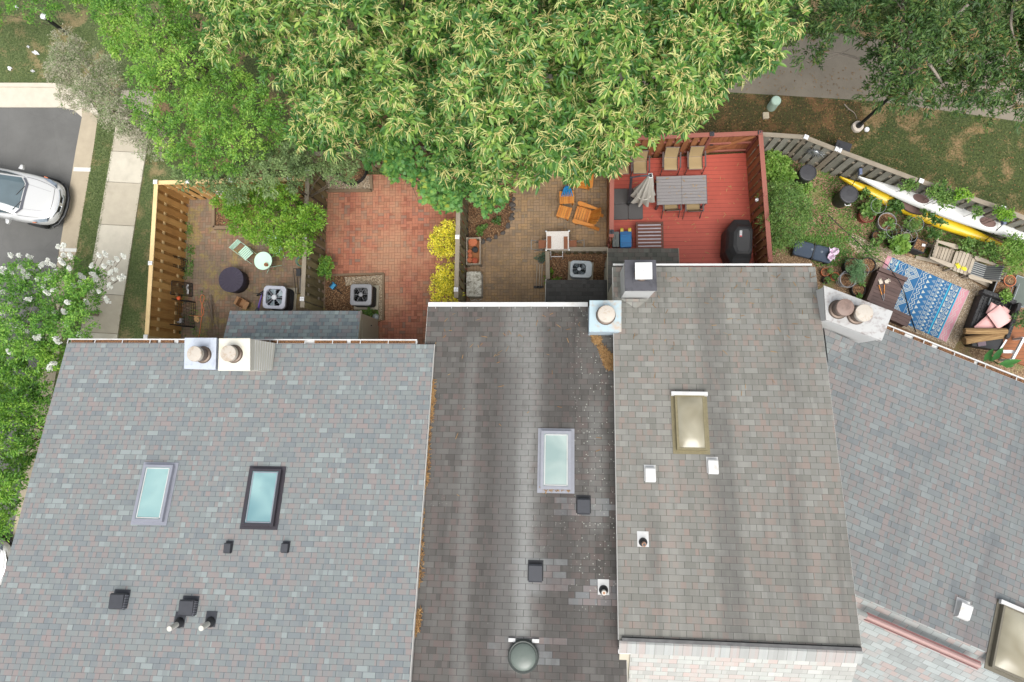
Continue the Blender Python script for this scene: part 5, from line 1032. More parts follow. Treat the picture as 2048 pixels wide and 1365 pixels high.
# pots and cages of vegetables
M_redpot = plain('red_pot', S(132, 52, 48), .5); M_gpot = plain('grey_pot', S(166, 162, 164), .5); M_bag = plain('black_pot', S(38, 38, 40), .7)
pot('plant_pot', 'dark red pot of leafy plants below the yellow kayak', *px('K', 650, 610), .27, .35, .01, M_redpot, 'vegetable pots'); pot('plant_pot', 'large grey rimmed pot with bare soil beside the red pot', *px('K', 920, 705), .30, .35, .01, M_gpot, 'vegetable pots')
pot('plant_pot', 'small black pot with bare soil left of the broad leaved plant', *px('K', 785, 900), .17, .3, .01, M_bag, 'vegetable pots'); pot('plant_pot', 'black pot holding the broad leaved plant', *px('K', 1080, 980), .28, .35, .01, M_bag, 'vegetable pots')
pot('plant_pot', 'black pot under the feathery plant with a wire cage', *px('K', 1315, 750), .25, .35, .01, M_bag, 'vegetable pots')
cage('wire ring cage over the red pot', *px('K', 800, 490), .24, .9); cage('wire ring cage over the feathery plant', *px('K', 1320, 735), .22, .95); cage('wire ring cage between the grey pot and the broad leaved plant', *px('K', 1010, 830), .24, .7); cage('wire ring cage above the black square planter', *px('K', 1240, 900), .2, .8)
c = az('K', 1370, 1030, .55); c.z = .01; t = thing('square_planter', 'tall black square planter with a white label beside the weathered chair', 'planter', c, R(-25)); m = MB(); m.box(0, 0, .27, .36, .36, .54, taper=1.15); m.build('planter_body', M_bag, t, bevel=.015); m = MB(); m.box(0, 0, .545, .34, .34, .01); m.build('soil', M_mulch, t); m = MB(); m.box(.08, .03, .57, .1, .08, .02, .3); m.build('plant_label', M_capw, t)
for (x, y, r, h, mt, lb) in ((480, 330, .27, .4, M_bag, 'large black fabric pot next to the brown bench'), (622, 320, .25, .4, M_bag, 'black fabric pot with a small seedling at the bench corner'), (232, 385, .14, .2, M_terra, 'clay pot at the corner of the weathered roof'), (320, 425, .15, .2, M_terra, 'clay pot with green leaves between two other pots'), (243, 455, .13, .2, M_bag, 'small dark pot nearest the roof corner'), (438, 455, .26, .32, M_gpot, 'grey rimmed pot with ring cage and brown soil'), (535, 545, .22, .32, M_bag, 'black pot tucked beside the brown bench and white chimney')):
    pot('plant_pot', lb, *px('6', x, y), r, h, .01, mt, 'pots by the brown bench')
cage('wire ring cage on the grey rimmed pot by the chimney', *px('6', 440, 448), .27, .7); cage('wire ring cage over the black fabric pot', *px('6', 570, 370), .2, .7)
# chaise with tufted cushion and pink bag
p0 = az('5', 330, 872, .45); p1 = az('5', 622, 945, .45); d = p1-p0; c = (p0+p1)/2; c.z = .01; t = thing('garden_lounger', 'garden lounger with dark blue tufted cushion half under the shrub', 'lounger', c, math.atan2(d.y, d.x)); L = d.length; M_cush = plain('slate_cushion', S(62, 74, 90), .8, 0, .12, 7)
m = MB()
for s in (-1, 1): m.prism([(s*L/4+p[0], p[1]) for p in rounded(L/2-.01, .52, .1)], .3, .45)
m.build('cushion', M_cush, t, bevel=.05); m = MB()
for x in (-.35, -.05, .2, .4): m.lathe([(.045, 0), (.03, .012), (0, .014)], (x*L, .05, .45), 12)
m.build('tuft', plain('tuft', S(112, 122, 132), .7), t); m = MB(); m.box(0, 0, .375, .03, .54, .16); m.build('strap', M_black, t); m = MB(); m.box(0, 0, .26, L*.95, .48, .05); m.build('frame', M_wire, t)
for sx in (-1, 1):
    for sy in (-1, 1): m = MB(); m.box(sx*L*.42, sy*.2, .12, .05, .05, .24); m.build('leg', M_wire, t)
t_ = NT('floral_fabric'); co2 = t_.coord(); nn = t_.noise(co2, 7, 3, .6, 1.5); t_.base(t_.ramp(nn, [(.4, S(216, 178, 206)), (.5, S(236, 224, 236)), (.58, S(226, 190, 216)), (.62, S(52, 106, 92))]), .85)
c = az('5', 617, 930, .52); n = 15; vs = []; rr = random.Random(9)
for i in range(n):
    for j in range(n):
        x, y = i/(n-1)-.5, j/(n-1)-.5; vs.append((x*(.26+.1*y)+.04*math.sin(7*y), y*.42+.05*math.sin(6*x), .05*math.sin(9*x+3*y)+.05*math.sin(11*y-4*x)+.04*rr.random()))
m = MB(); m.add(vs, [(i*n+j, (i+1)*n+j, (i+1)*n+j+1, i*n+j+1) for i in range(n-1) for j in range(n-1)]); o = m.build('cloth_bag', t_.mat, smooth=True); o.location = (c.x, c.y, .53); o.rotation_euler = (0, 0, -.25); s_ = o.modifiers.new('thickness', 'SOLIDIFY'); s_.thickness = .012; tag(o, 'crumpled pink and white cloth bag on the end of the blue lounger', 'bag')
# weathered chairs and table
a = az('6', 1262, 215, .38); adirondack('weathered adirondack chair with empty seat beside the black planter', Vector((a.x, a.y, .01)), R(-21), W_weather, 'weathered adirondack chairs')
a = az('6', 1655, 385, .38); ad = adirondack('weathered adirondack chair with a striped cushion', Vector((a.x, a.y, .01)), R(160), W_weather, 'weathered adirondack chairs')
t_ = NT('striped_cushion'); o3 = t_.sep(t_.coord()); st = t_.math('FRACT', t_.math('MULTIPLY', o3[1], 15)); t_.base(t_.mix(t_.val(st, .45, .6), S(58, 62, 70), S(150, 152, 150)), .85)
cu = thing('seat_cushion', 'black and grey striped cushion on the weathered chair', 'cushion', Vector((a.x, a.y, .0)), R(160))
m = MB(); m.prism([(.18+p[0], p[1]) for p in rounded(.5, .5, .06)], .39, .44); m.build('pad', t_.mat, cu, bevel=.02); m = MB(); m.bar((-.1, 0, .46), (-.34, 0, .86), .46, .05, up=(0, 1, 0)) if False else m.add([(-.05, -.24, .42), (-.05, .24, .42), (-.32, .24, .86), (-.32, -.24, .86), (-.10, -.24, .40), (-.10, .24, .40), (-.37, .24, .84), (-.37, -.24, .84)], [(0, 1, 2, 3), (7, 6, 5, 4), (0, 4, 5, 1), (1, 5, 6, 2), (2, 6, 7, 3), (3, 7, 4, 0)]); m.build('back_pad', t_.mat, cu, bevel=.015)
a = az('6', 1482, 300, .5); slat_table('garden_table', 'weathered slatted garden table with yellow gloves on it', 'table', Vector((a.x, a.y, .01)), R(-21), .66, .70, .5, 6, W_weather, 0, True, .16)
M_glove = plain('yellow_glove', S(228, 214, 40), .6, 0, .08)
for (x, y, rz, lb, mt) in ((1442, 335, .4, 'yellow gardening glove left on the slatted table', M_glove), (1500, 358, 1.1, 'yellow and white gardening glove on the slatted table', M_glove)):
    a = az('6', x, y, .54); m = MB(); m.prism(rounded(.10, .12, .03), 0, .025)
    for i, (fx, ln) in enumerate(((-.036, .07), (-.012, .085), (.012, .08), (.036, .065))): m.tube(bez([(fx, .05, .014), (fx*1.3, .05+ln*.6, .02), (fx*1.5, .05+ln, .010)], 3), .012, 6, r1=.009)
    m.tube([(.045, -.02, .014), (.085, .03, .016)], .013, 6, r1=.009); o = m.build('glove', mt, bevel=.006); o.location = (a.x, a.y, .52); o.rotation_euler = (0, 0, rz); tag(o, lb, 'glove')
# rug with woven bands
p0 = Vector((*az('6', 795, 235).xy, 0)); p1 = Vector((*az('6', 1540, 560).xy, 0)); p3 = Vector((*az('6', 1345, 1030).xy, 0)); LX = (p1-p0).length; ex = (p1-p0).normalized(); LY = (p3-p1).length; rz = math.atan2(ex.y, ex.x)
c_blue, c_pink, c_cr, c_cy = (plain('rug_blue', S(46, 102, 148), .95, 0, .1, 60), plain('rug_pink', S(204, 146, 158), .95, 0, .1, 60), plain('rug_cream', S(192, 196, 188), .95, 0, .06, 60), plain('rug_cyan', S(64, 176, 206), .95, 0, .06, 60))
org = Vector((p0.x, p0.y, .02)); t = thing('outdoor_rug', 'blue outdoor rug with cream geometric bands and pink ends', 'rug', org, rz)
m = MB(); m.box(LX*.475, -LY/2, .006, LX*.85, LY, .012); m.build('field', c_blue, t)
m = MB(); m.box(LX*.025, -LY/2, .006, LX*.05, LY, .012); m.build('pink_end', c_pink, t); m = MB(); m.box(LX*.95, -LY/2, .006, LX*.10, LY, .012); m.build('pink_end', c_pink, t)
m = MB()
for f in (.145, .775, .895): m.box(LX*f, -LY/2, .0125, .03, LY, .003)
m.build('cyan_line', c_cy, t)
m = MB(); Z0, Z1 = .0125, .0145
def RB(pts, w=.016, closed=False): m.ribbon([(x*LX, -y*LY) for x, y in pts], w, Z0, Z1, closed)
def zig(x0, x1, n, w=.016, ph=0): RB([(x0 if (i+ph) % 2 else x1, i/n) for i in range(n+1)], w)
def dia(cx, cy, rx, ry, w=.014): RB([(cx-rx, cy), (cx, cy-ry), (cx+rx, cy), (cx, cy+ry)], w, True)
for i in range(9):
    cy = (i+.5)/9; dia(.10, cy, .036, .05); dia(.10, cy, .015, .02, .012); dia(.835, cy, .042, .05); dia(.835, cy, .018, .022, .012)
    for cx in (.10, .835):
        for s in (-1, 1): m.prism([((cx+s*.042)*LX, -(cy-.052)*LY), ((cx+s*.042)*LX, -(cy+.052-.0)*LY), ((cx+s*.018)*LX, -(cy+.052)*LY)][::1], Z0, Z1) if i < 8 else None
for x in (.055, .235, .43, .62, .665, .73): RB([(x, 0), (x, 1)], .010)
zig(.16, .195, 14); zig(.185, .22, 14)
for k in range(4):      # large concentric chevrons and diamonds
    cy = (k+.5)/4
    for q in (1.0, .74, .5): dia(.333, cy, .085*q, .125*q, .02)
    for yy in (-.03, 0, .03): RB([(.318, cy+yy), (.348, cy+yy)], .012)
for s in (0, 1): zig(.247+.012*s, .30, 8, .018, s)
zig(.447, .475, 20, .018); zig(.475, .503, 20, .018)
for i in range(10):
    cy = (i+.5)/10; m.prism([(.52*LX, -(cy-.035)*LY), (.52*LX, -(cy+.035)*LY), (.556*LX, -cy*LY)], Z0, Z1)
    for j in range(4): w_ = .035*(j+.6)/4; RB([(.572+.010*j, cy+.05-w_), (.572+.010*j, cy+.05+w_)], .009)
def ringm(cx, cy, r, w=.011, a0=0, a1=2*math.pi, n=12): RB([(cx+r*math.cos(a0+(a1-a0)*k/n)/LX, cy+r*math.sin(a0+(a1-a0)*k/n)/LY) for k in range(n+1)], w)
for i in range(11):
    cy = (i+.5)/11; ringm(.642, cy, .022); ringm(.642, cy, .045, .011, .6, 2.5); ringm(.642, cy, .045, .011, 3.7, 5.7); ringm(.752, cy, .024, .012)
for i in range(14): cy = (i+.5)/14; m.prism([(.675*LX, -(cy-.028)*LY), (.675*LX, -(cy+.028)*LY), (.705*LX, -cy*LY)], Z0, Z1); m.prism([(.722*LX, -(cy+.02)*LY), (.722*LX, -(cy+.05)*LY), (.71*LX, -(cy+.035)*LY)], Z0, Z1)
zig(.915, .94, 16, .014); zig(.94, .965, 16, .014)
for i in range(7): ringm(.027, (i+.5)/7, .04, .013)
RB([(.998, 0), (.998, 1)], .014); m.build('woven_pattern', c_cr, t)
# bench planter, tools, cable
def bench_box(name, label, corners, z, h, rim=None, mat=W_bench):
    P = [az('6', x, y, z) for x, y in corners]; c = P[0].copy(); c.z = 0; d = P[1]-P[0]; rz_ = math.atan2(d.y, d.x); t = thing(name, label, 'bench', c, rz_)
    I = Matrix.Rotation(-rz_, 3, 'Z'); Q = [I @ (p-Vector((c.x, c.y, z))) for p in P]; x0, x1 = 0, Q[1].x; y1 = Q[2].y; m = MB(); n = max(2, int(abs(y1)/.11))
    for i in range(n): m.box(x1/2, y1*(i+.5)/n, z-.012, x1, abs(y1)/n-.006, .024)
    m.build('slats', mat, t); m = MB(); m.box(x1/2, y1/2, (z-.03)/2, x1-.06, abs(y1)-.06, z-.03); m.build('carcass', mat, t)
    if rim:
        for (cx, cy, sx, sy) in rim(x1, y1): m = MB(); m.box(cx, cy, z+.05, sx, sy, .14); m.build('raised_edge', mat, t)
    return t
bench_box('garden_bench', 'dark brown slatted garden bench standing on the edge of the blue rug', [(715, 340), (968, 440), (830, 735), (590, 630)], .45, .3, lambda x, y: ((x/2, -.07, x, .13), (.06, y/2-.1, .1, -y-.2)))
bench_box('storage_bench', 'low dark brown storage box beside the white chimney and the rug', [(800, 690), (1020, 790), (985, 890), (830, 830)], .42, .3)
def hand_tool(label, x0, y0, x1, y1):
    a = az('6', x0, y0, .49); b = az('6', x1, y1, .49); a.z = b.z = .49; t = thing('hand_tool', label, 'hand tool', a, 0, 'orange handled hand tools'); d = b-a; m = MB(); m.tube([(0, 0, 0), d*.6], .014, 6); m.build('handle', plain('tool_handle', S(226, 150, 70), .5), t); m = MB(); m.tube([d*.6, d], .012, 6, r1=.004); m.build('blade', M_steel, t)
hand_tool('orange handled hand fork on the brown bench, left one', 718, 505, 762, 650); hand_tool('orange handled trowel on the brown bench, right one', 768, 500, 764, 635)
for (x, y, lb, r_) in ((735, 475, 'dusty white work glove on the left above the hand fork', .3), (790, 470, 'dusty white work glove on the right above the trowel', -1.1)):
    a = az('6', x, y, .5); m = MB(); m.prism(rounded(.11, .13, .03), 0, .03)
    for fx, ln in ((-.036, .07), (-.012, .085), (.012, .08), (.036, .065)): m.tube(bez([(fx, .05, .016), (fx*1.3, .05+ln*.6, .022), (fx*1.5, .05+ln, .012)], 3), .012, 6, r1=.009)
    m.tube([(.045, -.02, .016), (.085, .03, .02)], .013, 6, r1=.009); o = m.build('glove', plain('dusty_glove', S(214, 202, 186), .9), bevel=.006); o.location = (a.x, a.y, .47); o.rotation_euler = (0, 0, r_); tag(o, lb, 'glove')
pts = [az('K', 110, 610, .04), az('K', 280, 780, .04), az('K', 470, 950, .04), az('K', 700, 1170, .04), az('6', 790, 320, .1), az('6', 850, 400, .62), az('6', 915, 490, .62), az('6', 960, 610, .1), az('6', 1000, 760, .06), az('6', 1055, 930, .06)]
m = MB(); m.tube(bez(pts, 6), .014, 6); o = m.build('cable', M_black, off=pts[0]); o.location = pts[0]; tag(o, 'thin black cable running across the garden path, bench and rug', 'cable')
# wicker sofa, cushions, reed rolls, planters at the right edge
p0 = az('6', 1690, 615, .5); p1 = az('6', 1925, 700, .5); d = p1-p0; rz_ = math.atan2(d.y, d.x); c = az('6', 1715, 790, .3); c.z = .01; t = thing('wicker_sofa', 'black woven garden sofa with pink cushions on it', 'sofa', c, rz_); M_wick = granular('black_wicker', [S(34, 34, 36), S(52, 52, 54), S(80, 80, 82)], .03, .6)
m = MB()
for i in range(12): m.box(0, -.50+i*.095, .38, .95, .06, .03)
for i in range(9): m.box(-.44+i*.11, .0, .39, .05, 1.15, .03)
m.build('seat', M_wick, t); m = MB(); m.box(-.06, .62, .5, 1.05, .14, .3); m.build('armrest', M_wick, t, bevel=.02); m = MB(); m.box(.5, .0, .55, .12, 1.2, .5); m.build('backrest', M_wick, t, bevel=.02); m = MB(); m.box(0, 0, .19, .95, 1.15, .36); m.build('base', M_black, t, bevel=.02)
M_pinkc = plain('pink_cushion', S(236, 184, 180), .9, 0, .05, 6); 
def cushion(label, quad, z, tilt):
    P = [az('6', x, y, z) for x, y in quad]; c = sum(P, Vector())/4; n = 12; vs = []
    for s in (1, -1):
        for i in range(n+1):
            for j in range(n+1):
                a, b = i/n, j/n; p = P[0].lerp(P[1], a).lerp(P[3].lerp(P[2], a), b)-c; q = (1-abs(2*a-1)**2.5)*(1-abs(2*b-1)**2.5); sh = 1-.06*(1-q)*0; vs.append((p.x, p.y, p.z+s*.075*q**.6+tilt*p.x))
    N = (n+1)**2; m = MB(); fs = [(i*(n+1)+j, (i+1)*(n+1)+j, (i+1)*(n+1)+j+1, i*(n+1)+j+1) for i in range(n) for j in range(n)]; m.add(vs, fs+[tuple(N+k for k in f)[::-1] for f in fs]); o = m.build('cushion', M_pinkc, smooth=True); o.location = c; tag(o, label, 'cushion', 'pink cushions on the sofa')
cushion('square pink cushion lying on top of the other cushions', [(1820, 682), (1946, 815), (1802, 905), (1703, 768)], .72, .0); cushion('pink cushion partly under the top one, nearest the reed rolls', [(1712, 768), (1800, 900), (1690, 960), (1582, 885)], .52, .0); cushion('small pink cushion corner at the back of the sofa', [(1740, 658), (1800, 690), (1740, 770), (1690, 760)], .58, .0); cushion('pink cushion peeping out behind the top cushion', [(1850, 690), (1915, 735), (1880, 800), (1800, 740)], .56, .0)
t_ = NT('reed'); o3 = t_.sep(t_.coord()); nn = t_.noise(t_.comb(t_.math('MULTIPLY', o3[0], 2), t_.math('MULTIPLY', o3[1], 60), t_.math('MULTIPLY', o3[2], 60)), 1, 3, .6); t_.base(t_.ramp(nn, [(.3, S(96, 70, 44)), (.55, S(158, 126, 84)), (.75, S(190, 160, 112))]), .9); t_.bump(nn, .6, .012); M_reed = t_.mat
for (x0, y0, x1, y1, r, z, lb) in ((1495, 922, 1880, 925, .10, .75, 'thinner rolled reed screen on top of the reed rolls'), (1495, 1010, 1870, 950, .13, .62, 'thicker rolled reed screen in front of the pink cushions')):
    a = az('6', x0, y0, z); b = az('6', x1, y1, z); d = b-a; m = MB(); L = d.length
    m.lathe([(r*.2, 0), (r*.9, 0), (r, .03), (r*.97, L/2), (r, L-.03), (r*.9, L), (r*.2, L)], n=20, wob=lambda q, zz: 1+.04*math.sin(5*q)); m.M = None
    m.v = [(v[2], v[1], -v[0]) for v in m.v]; o = m.build('reed_roll', M_reed); o.location = a; o.rotation_euler = (0, 0, math.atan2(d.y, d.x)); tag(o, lb, 'reed roll', 'rolled reed screens')
a = az('6', 1680, 1010, .3); a.z = .01; t = thing('garden_crate', 'dark clutter crate of garden odds and ends under the reed rolls', 'crate', a, R(-10)); m = MB(); m.box(0, 0, .24, .9, .5, .46, taper=1.05); m.build('crate_body', M_black, t, bevel=.03); m = MB(); m.box(-.2, -.12, .49, .26, .2, .05, .3); m.build('folded_cover', plain('mauve_fabric', S(128, 112, 122), .9), t, bevel=.02); m = MB(); m.bar((.35, -.3, .5), (.5, .1, .55), .05, .03); m.build('slat', M_capw, t)
# terrace at the right
tg_pts = [px('6', 1850, 905), px('6', 2060, 840), px('6', 2300, 900), px('6', 2200, 1300), px('6', 1830, 1150), px('6', 1790, 1010)]; P = [at(*q, .1) for q in tg_pts]; t = thing('terrace', 'small orange brown stained timber terrace at the right edge', 'terrace', (P[0].x, P[0].y, 0)); m = MB(); m.prism([(p.x, p.y) for p in P], 0.005, .1); m.build('boards', wood('terrace_boards', S(172, 106, 56), S(118, 66, 32), 0, .6, 26, (1, .12)), t, off=(P[0].x, P[0].y, 0))
a = az('6', 2035, 985, .6); b = az('6', 1930, 1180, .6); t = thing('railing', 'white painted rail along the timber terrace', 'railing', (a.x, a.y, 0)); d = b-a; d.z = 0; m = MB(); m.bar((0, 0, .6), (d.x, d.y, .6), .07, .09); m.build('top_rail', M_capw, t)
for f in (0, 1): m = MB(); m.box(d.x*f, d.y*f, .28, .07, .07, .55); m.build('post', M_capw, t)
m = MB(); a2 = az('6', 1845, 1108, .5)-Vector((a.x, a.y, 0)); b2 = az('6', 1945, 1110, .5)-Vector((a.x, a.y, 0)); m.bar(a2, b2, .1, .05); m.build('side_rail', M_capw, t)
c = az('6', 1850, 590, .45); c.z = .01; t = thing('planter_trough', 'black framed planter trough with a small leafy plant', 'planter', c, R(-22)); m = MB()
for (cx, cy, sx, sy) in ((-.3, 0, .02, .8), (.3, 0, .02, .8), (0, -.4, .62, .02), (0, .4, .62, .02)): m.box(cx, cy, .22, sx, sy, .42)
m.build('side', M_black, t); m = MB(); m.box(0, 0, .36, .58, .78, .02); m.build('soil', M_mulch, t)
for s in (-1, 1): m = MB(); m.tube([(s*.33, -.5, .46), (s*.33, .5, .46)], .016, 6); m.build('rail', M_steel, t)
pot('clay_pot', 'clay pot with a bright green plant beside the striped chair', *px('6', 1912, 462), .19, .26, .2, M_terra)
c = az('6', 2000, 560, .35); c.z = .01; t = thing('glass_table', 'low metal framed glass table at the right edge', 'table', c, R(-22)); m = MB(); m.box(0, 0, .36, .5, .9, .012); m.build('tabletop', glass('table_glass', (.10, .12, .10)), t); m = MB()
for s in (-1, 1): m.tube([(s*.26, -.46, .36), (s*.26, .46, .36)], .015, 6); m.tube([(-.26, s*.46, .36), (.26, s*.46, .36)], .015, 6)
m.build('frame', M_steel, t)
for sx in (-1, 1):
    for sy in (-1, 1): m = MB(); m.tube([(sx*.25, sy*.45, 0), (sx*.25, sy*.45, .36)], .013, 6); m.build('leg', M_steel, t)
# ================================================================== street side and lawn
c = at(1716, 253, .1); c.z = 0; t = thing('lamp_post', 'black lamp post on a round concrete foot, its lantern hidden in the tree', 'lamp post', c); m = MB(); m.lathe([(.19, 0), (.18, .12), (.15, .14), (.0, .14)], n=28); m.build('footing', plain('pale_concrete', S(214, 202, 188), .9, var=.1), t); m = MB(); m.lathe([(.09, .14), (.09, .3), (.055, .34), (.045, 3.3)], n=14); m.build('pole', M_black, t)
m = MB(); m.lathe([(.06, 3.3), (.16, 3.38), (.2, 3.75), (.22, 3.78), (.05, 3.95), (0, 4.05)], n=8); m.build('lantern', M_dark_metal, t)
c = at(1734, 259, .05); c.z = 0; m = MB(); m.lathe([(.085, 0), (.085, .05), (.07, .07), (0, .075)], n=18); o = m.build('drain_cover', M_capw); o.location = c; tag(o, 'small white round cap in the grass next to the lamp post', 'drain cover')
c = at(1553.5, 200, .62); c.z = 0; t = thing('utility_pedestal', 'pale green cylindrical utility pedestal on the dry grass', 'utility pedestal', c); M_pg = plain('pale_green', S(176, 200, 184), .6, 0, .1, 6); m = MB(); m.lathe([(.155, 0), (.15, .5)], n=24); m.build('housing', M_pg, t); m = MB(); m.lathe([(.165, .48), (.165, .56), (.14, .6), (.06, .615), (0, .615)], n=24); m.build('cap', M_pg, t)
c = at(1532, 231, .1); c.z = 0; t = thing('utility_box', 'small beige utility box on the dry grass', 'utility box', c, .05); m = MB(); m.box(0, 0, .06, .2, .22, .12); m.build('box', plain('beige_plastic', S(206, 192, 170), .6), t, bevel=.015); m = MB(); m.box(0, 0, .125, .15, .17, .012); m.build('lid', plain('beige_lid', S(190, 176, 152), .6), t)
pts = [az('7', 912, 660, .05), az('7', 940, 690, .08), az('7', 975, 715, .05), az('7', 992, 752, .04)]; m = MB(); m.tube(bez(pts, 4), .022, 6, r1=.008); b0 = az('7', 945, 690, .06); m.tube([b0, az('7', 925, 700, .05)], .012, 5, r1=.004); o = m.build('fallen_branch', plain('grey_bark', S(150, 138, 124), .9), off=pts[0]); o.location = pts[0]; tag(o, 'short grey fallen branch on the dry grass left of the lamp post', 'branch')
UL = lambda x, y, z=0.0: at(x/6.825, y/6.825, z)
c = UL(930, 470); c.z = .05; t = thing('bollard', 'dark leaning bollard with a white cap by the grey shrub', 'bollard', c); m = MB(); m.tube([(0, 0, 0), (0, 0, 1.15)], .07, 12); m.build('post', M_black, t); m = MB(); m.lathe([(.09, 1.12), (.11, 1.2), (.0, 1.25)], n=12); m.build('cap', M_capw, t)
for k, (x, y, s, lb) in enumerate(((415, 660, .10, 'round scrap of white litter, topmost on the grass'), (515, 740, .17, 'longest scrap of white litter on the grass'), (165, 955, .16, 'white scrap of litter nearest the left edge of the lawn'), (476, 990, .11, 'small white scrap of litter nearest the pale gutter'), (250, 120, .17, 'white scrap of litter under the top left shrub'))):
    c = UL(x, y); rr = random.Random(k); n = 7; vs = []
    for i in range(n):
        for j in range(n): a, b = i/(n-1)-.5, j/(n-1)-.5; vs.append((a*s*(1.6 if k == 1 else 1)*(1-.8*abs(b)*rr.random()), b*s*.8*(1-.5*abs(a)), .03+.05*math.sin(9*a+5*b+k)+.03*rr.random()))
    m = MB(); m.add(vs, [(i*n+j, (i+1)*n+j, (i+1)*n+j+1, i*n+j+1) for i in range(n-1) for j in range(n-1)]); o = m.build('litter', M_capw, smooth=True); o.location = (c.x, c.y, .06); o.rotation_euler = (0, 0, -.4 if k == 1 else k); tag(o, lb, 'litter', 'white litter on the lawn')
# ------------------------------------------------------------------ cars
def car(label, loc, rz, paint):
    t = thing('parked_car', label, 'car', loc, rz)
    st = [(-2.25, .55, .50, .72), (-2.2, .72, .42, .92), (-2.0, .83, .3, 1.0), (-1.5, .89, .25, 1.0), (-.8, .90, .22, .97), (0, .90, .22, .96), (.7, .90, .22, .98), (1.2, .89, .22, .95), (1.6, .86, .25, .88), (1.95, .80, .28, .80), (2.15, .68, .34, .70), (2.27, .50, .40, .60)]
    vs = []; k = 11
    for (x, w, zb, zt) in st:
        half = [(w*.55, zb), (w*.93, zb+.06), (w, zb+.22), (w*.985, zt-.2), (w*.93, zt-.05), (w*.72, zt+.015)]
        ringp = [(y, z) for y, z in half]+[(0, zt+.05)]+[(-y, z) for y, z in half[::-1]]; k = len(ringp)
        vs += [(x, y, z) for y, z in ringp]
    n = len(st); m = MB(); m.add(vs, [(i*k+j, i*k+(j+1) % k, (i+1)*k+(j+1) % k, (i+1)*k+j) for i in range(n-1) for j in range(k)]+[tuple(range(k))[::-1], tuple((n-1)*k+j for j in range(k))]); m.build('body', paint, t, smooth=True, subd=2)
    # shut lines, laid on the subdivided body
    dg = bpy.context.evaluated_depsgraph_get(); bo = t.children[0]; be = bo.evaluated_get(dg); mseam = MB()
    def seam(pts, r=.007):
        q = []
        for x, y in pts:
            ok, loc_, nn_, ix = be.ray_cast(Vector((x, y, 3)), Vector((0, 0, -1)))
            if ok: q.append(loc_+Vector((0, 0, .001)))
        if len(q) > 1: mseam.tube(q, r, 5)
    for s in (-1, 1):
        seam([(1.02+i*.05, s*(.70-.16*(i/20)**2.2)) for i in range(21)]); seam([(1.1+i*.05, s*(.46-.1*(i/18))) for i in range(18)], .003)
    seam([(2.02+.05*math.cos(i*math.pi/12-math.pi/2), -.54+1.08*i/12) for i in range(13)])
    mseam.build('shut_line', plain('shut_line', (.02, .02, .022), .8), t)
    # greenhouse
    gb = [(-1.95, .70, .98), (-1.6, .74, .98), (-.9, .76, .98), (.35, .76, .98), (.95, .70, .97), (1.08, .50, .97)]
    gt = [(-1.45, .50, 1.36), (-1.2, .56, 1.42), (-.7, .59, 1.45), (-.1, .58, 1.44), (.12, .56, 1.41), (.20, .40, 1.405)]
    def strip(a, b, mat, name, lift=0.0, rng=None):
        m = MB(); P = a+[(x, -y, z) for x, y, z in a[::-1]]; Q = b+[(x, -y, z) for x, y, z in b[::-1]]; N = len(P); v = P+Q; m.add(v, [(i, (i+1) % N, N+(i+1) % N, N+i)[::-1] for i in range(N) if rng is None or i in rng]); return m.build(name, mat, t, smooth=False)
    M_cg = glass('car_glass', (.075, .11, .125), .06)
    strip(gb, gt, paint, 'cabin')
    m = MB(); P = gt+[(x, -y, z) for x, y, z in gt[::-1]]; c0 = [(x*.6-.28, y*.6, z+.03) for x, y, z in P]; N = len(P); m.add(P+c0, [(i, (i+1) % N, N+(i+1) % N, N+i) for i in range(N)]+[tuple(range(N, 2*N))[::-1]]); m.build('roof', paint, t, smooth=True)
    def pane(name, pts, mat=M_cg):
        m = MB(); m.add(pts, [tuple(range(len(pts)))]); o = m.build(name, mat, t); s = o.modifiers.new('thickness', 'SOLIDIFY'); s.thickness = .012; s.offset = 0; return o
    L = lambda a, b, f: tuple(a[i]+(b[i]-a[i])*f for i in range(3))
    up = lambda p, d=.012, dx=.0: (p[0]+dx, p[1], p[2]+d)
    A, B = gb[4], gt[4]; mir = lambda p: (p[0], -p[1], p[2]); f5, t5 = gb[5], gt[5]
    w0 = [L(A, B, .08), L(f5, t5, .04)]; w1 = [L(f5, t5, .93), L(A, B, .93)]
    ws = [w0[0], w0[1], mir(w0[1]), mir(w0[0])]+[mir(w1[1]), mir(w1[0]), w1[0], w1[1]]; ws = [(p[0]+.014, p[1]*.93, p[2]+.016) for p in ws]
    m = MB(); m.add(ws, [(0, 1, 6, 7), (1, 2, 5, 6), (2, 3, 4, 5)]); m.build('windshield', M_cg, t)
    m = MB(); cw = [(1.0, .64, .985), (1.15, .46, .985), (1.15, -.46, .985), (1.0, -.64, .985), (1.06, -.66, .985), (1.24, -.46, .965), (1.24, .46, .965), (1.06, .66, .985)]; m.add([(x-.05, y, z+.02) for x, y, z in cw], [(0, 7, 6, 1), (1, 6, 5, 2), (2, 5, 4, 3)]); m.build('cowl', plain('car_trim', S(76, 78, 86), .6), t)
    for y in (-.2, .35): m = MB(); m.tube([(1.08, y, 1.0), (.92, y+.36*(-1 if y > 0 else -1), 1.08)], .012, 5); m.build('wiper', M_black, t)
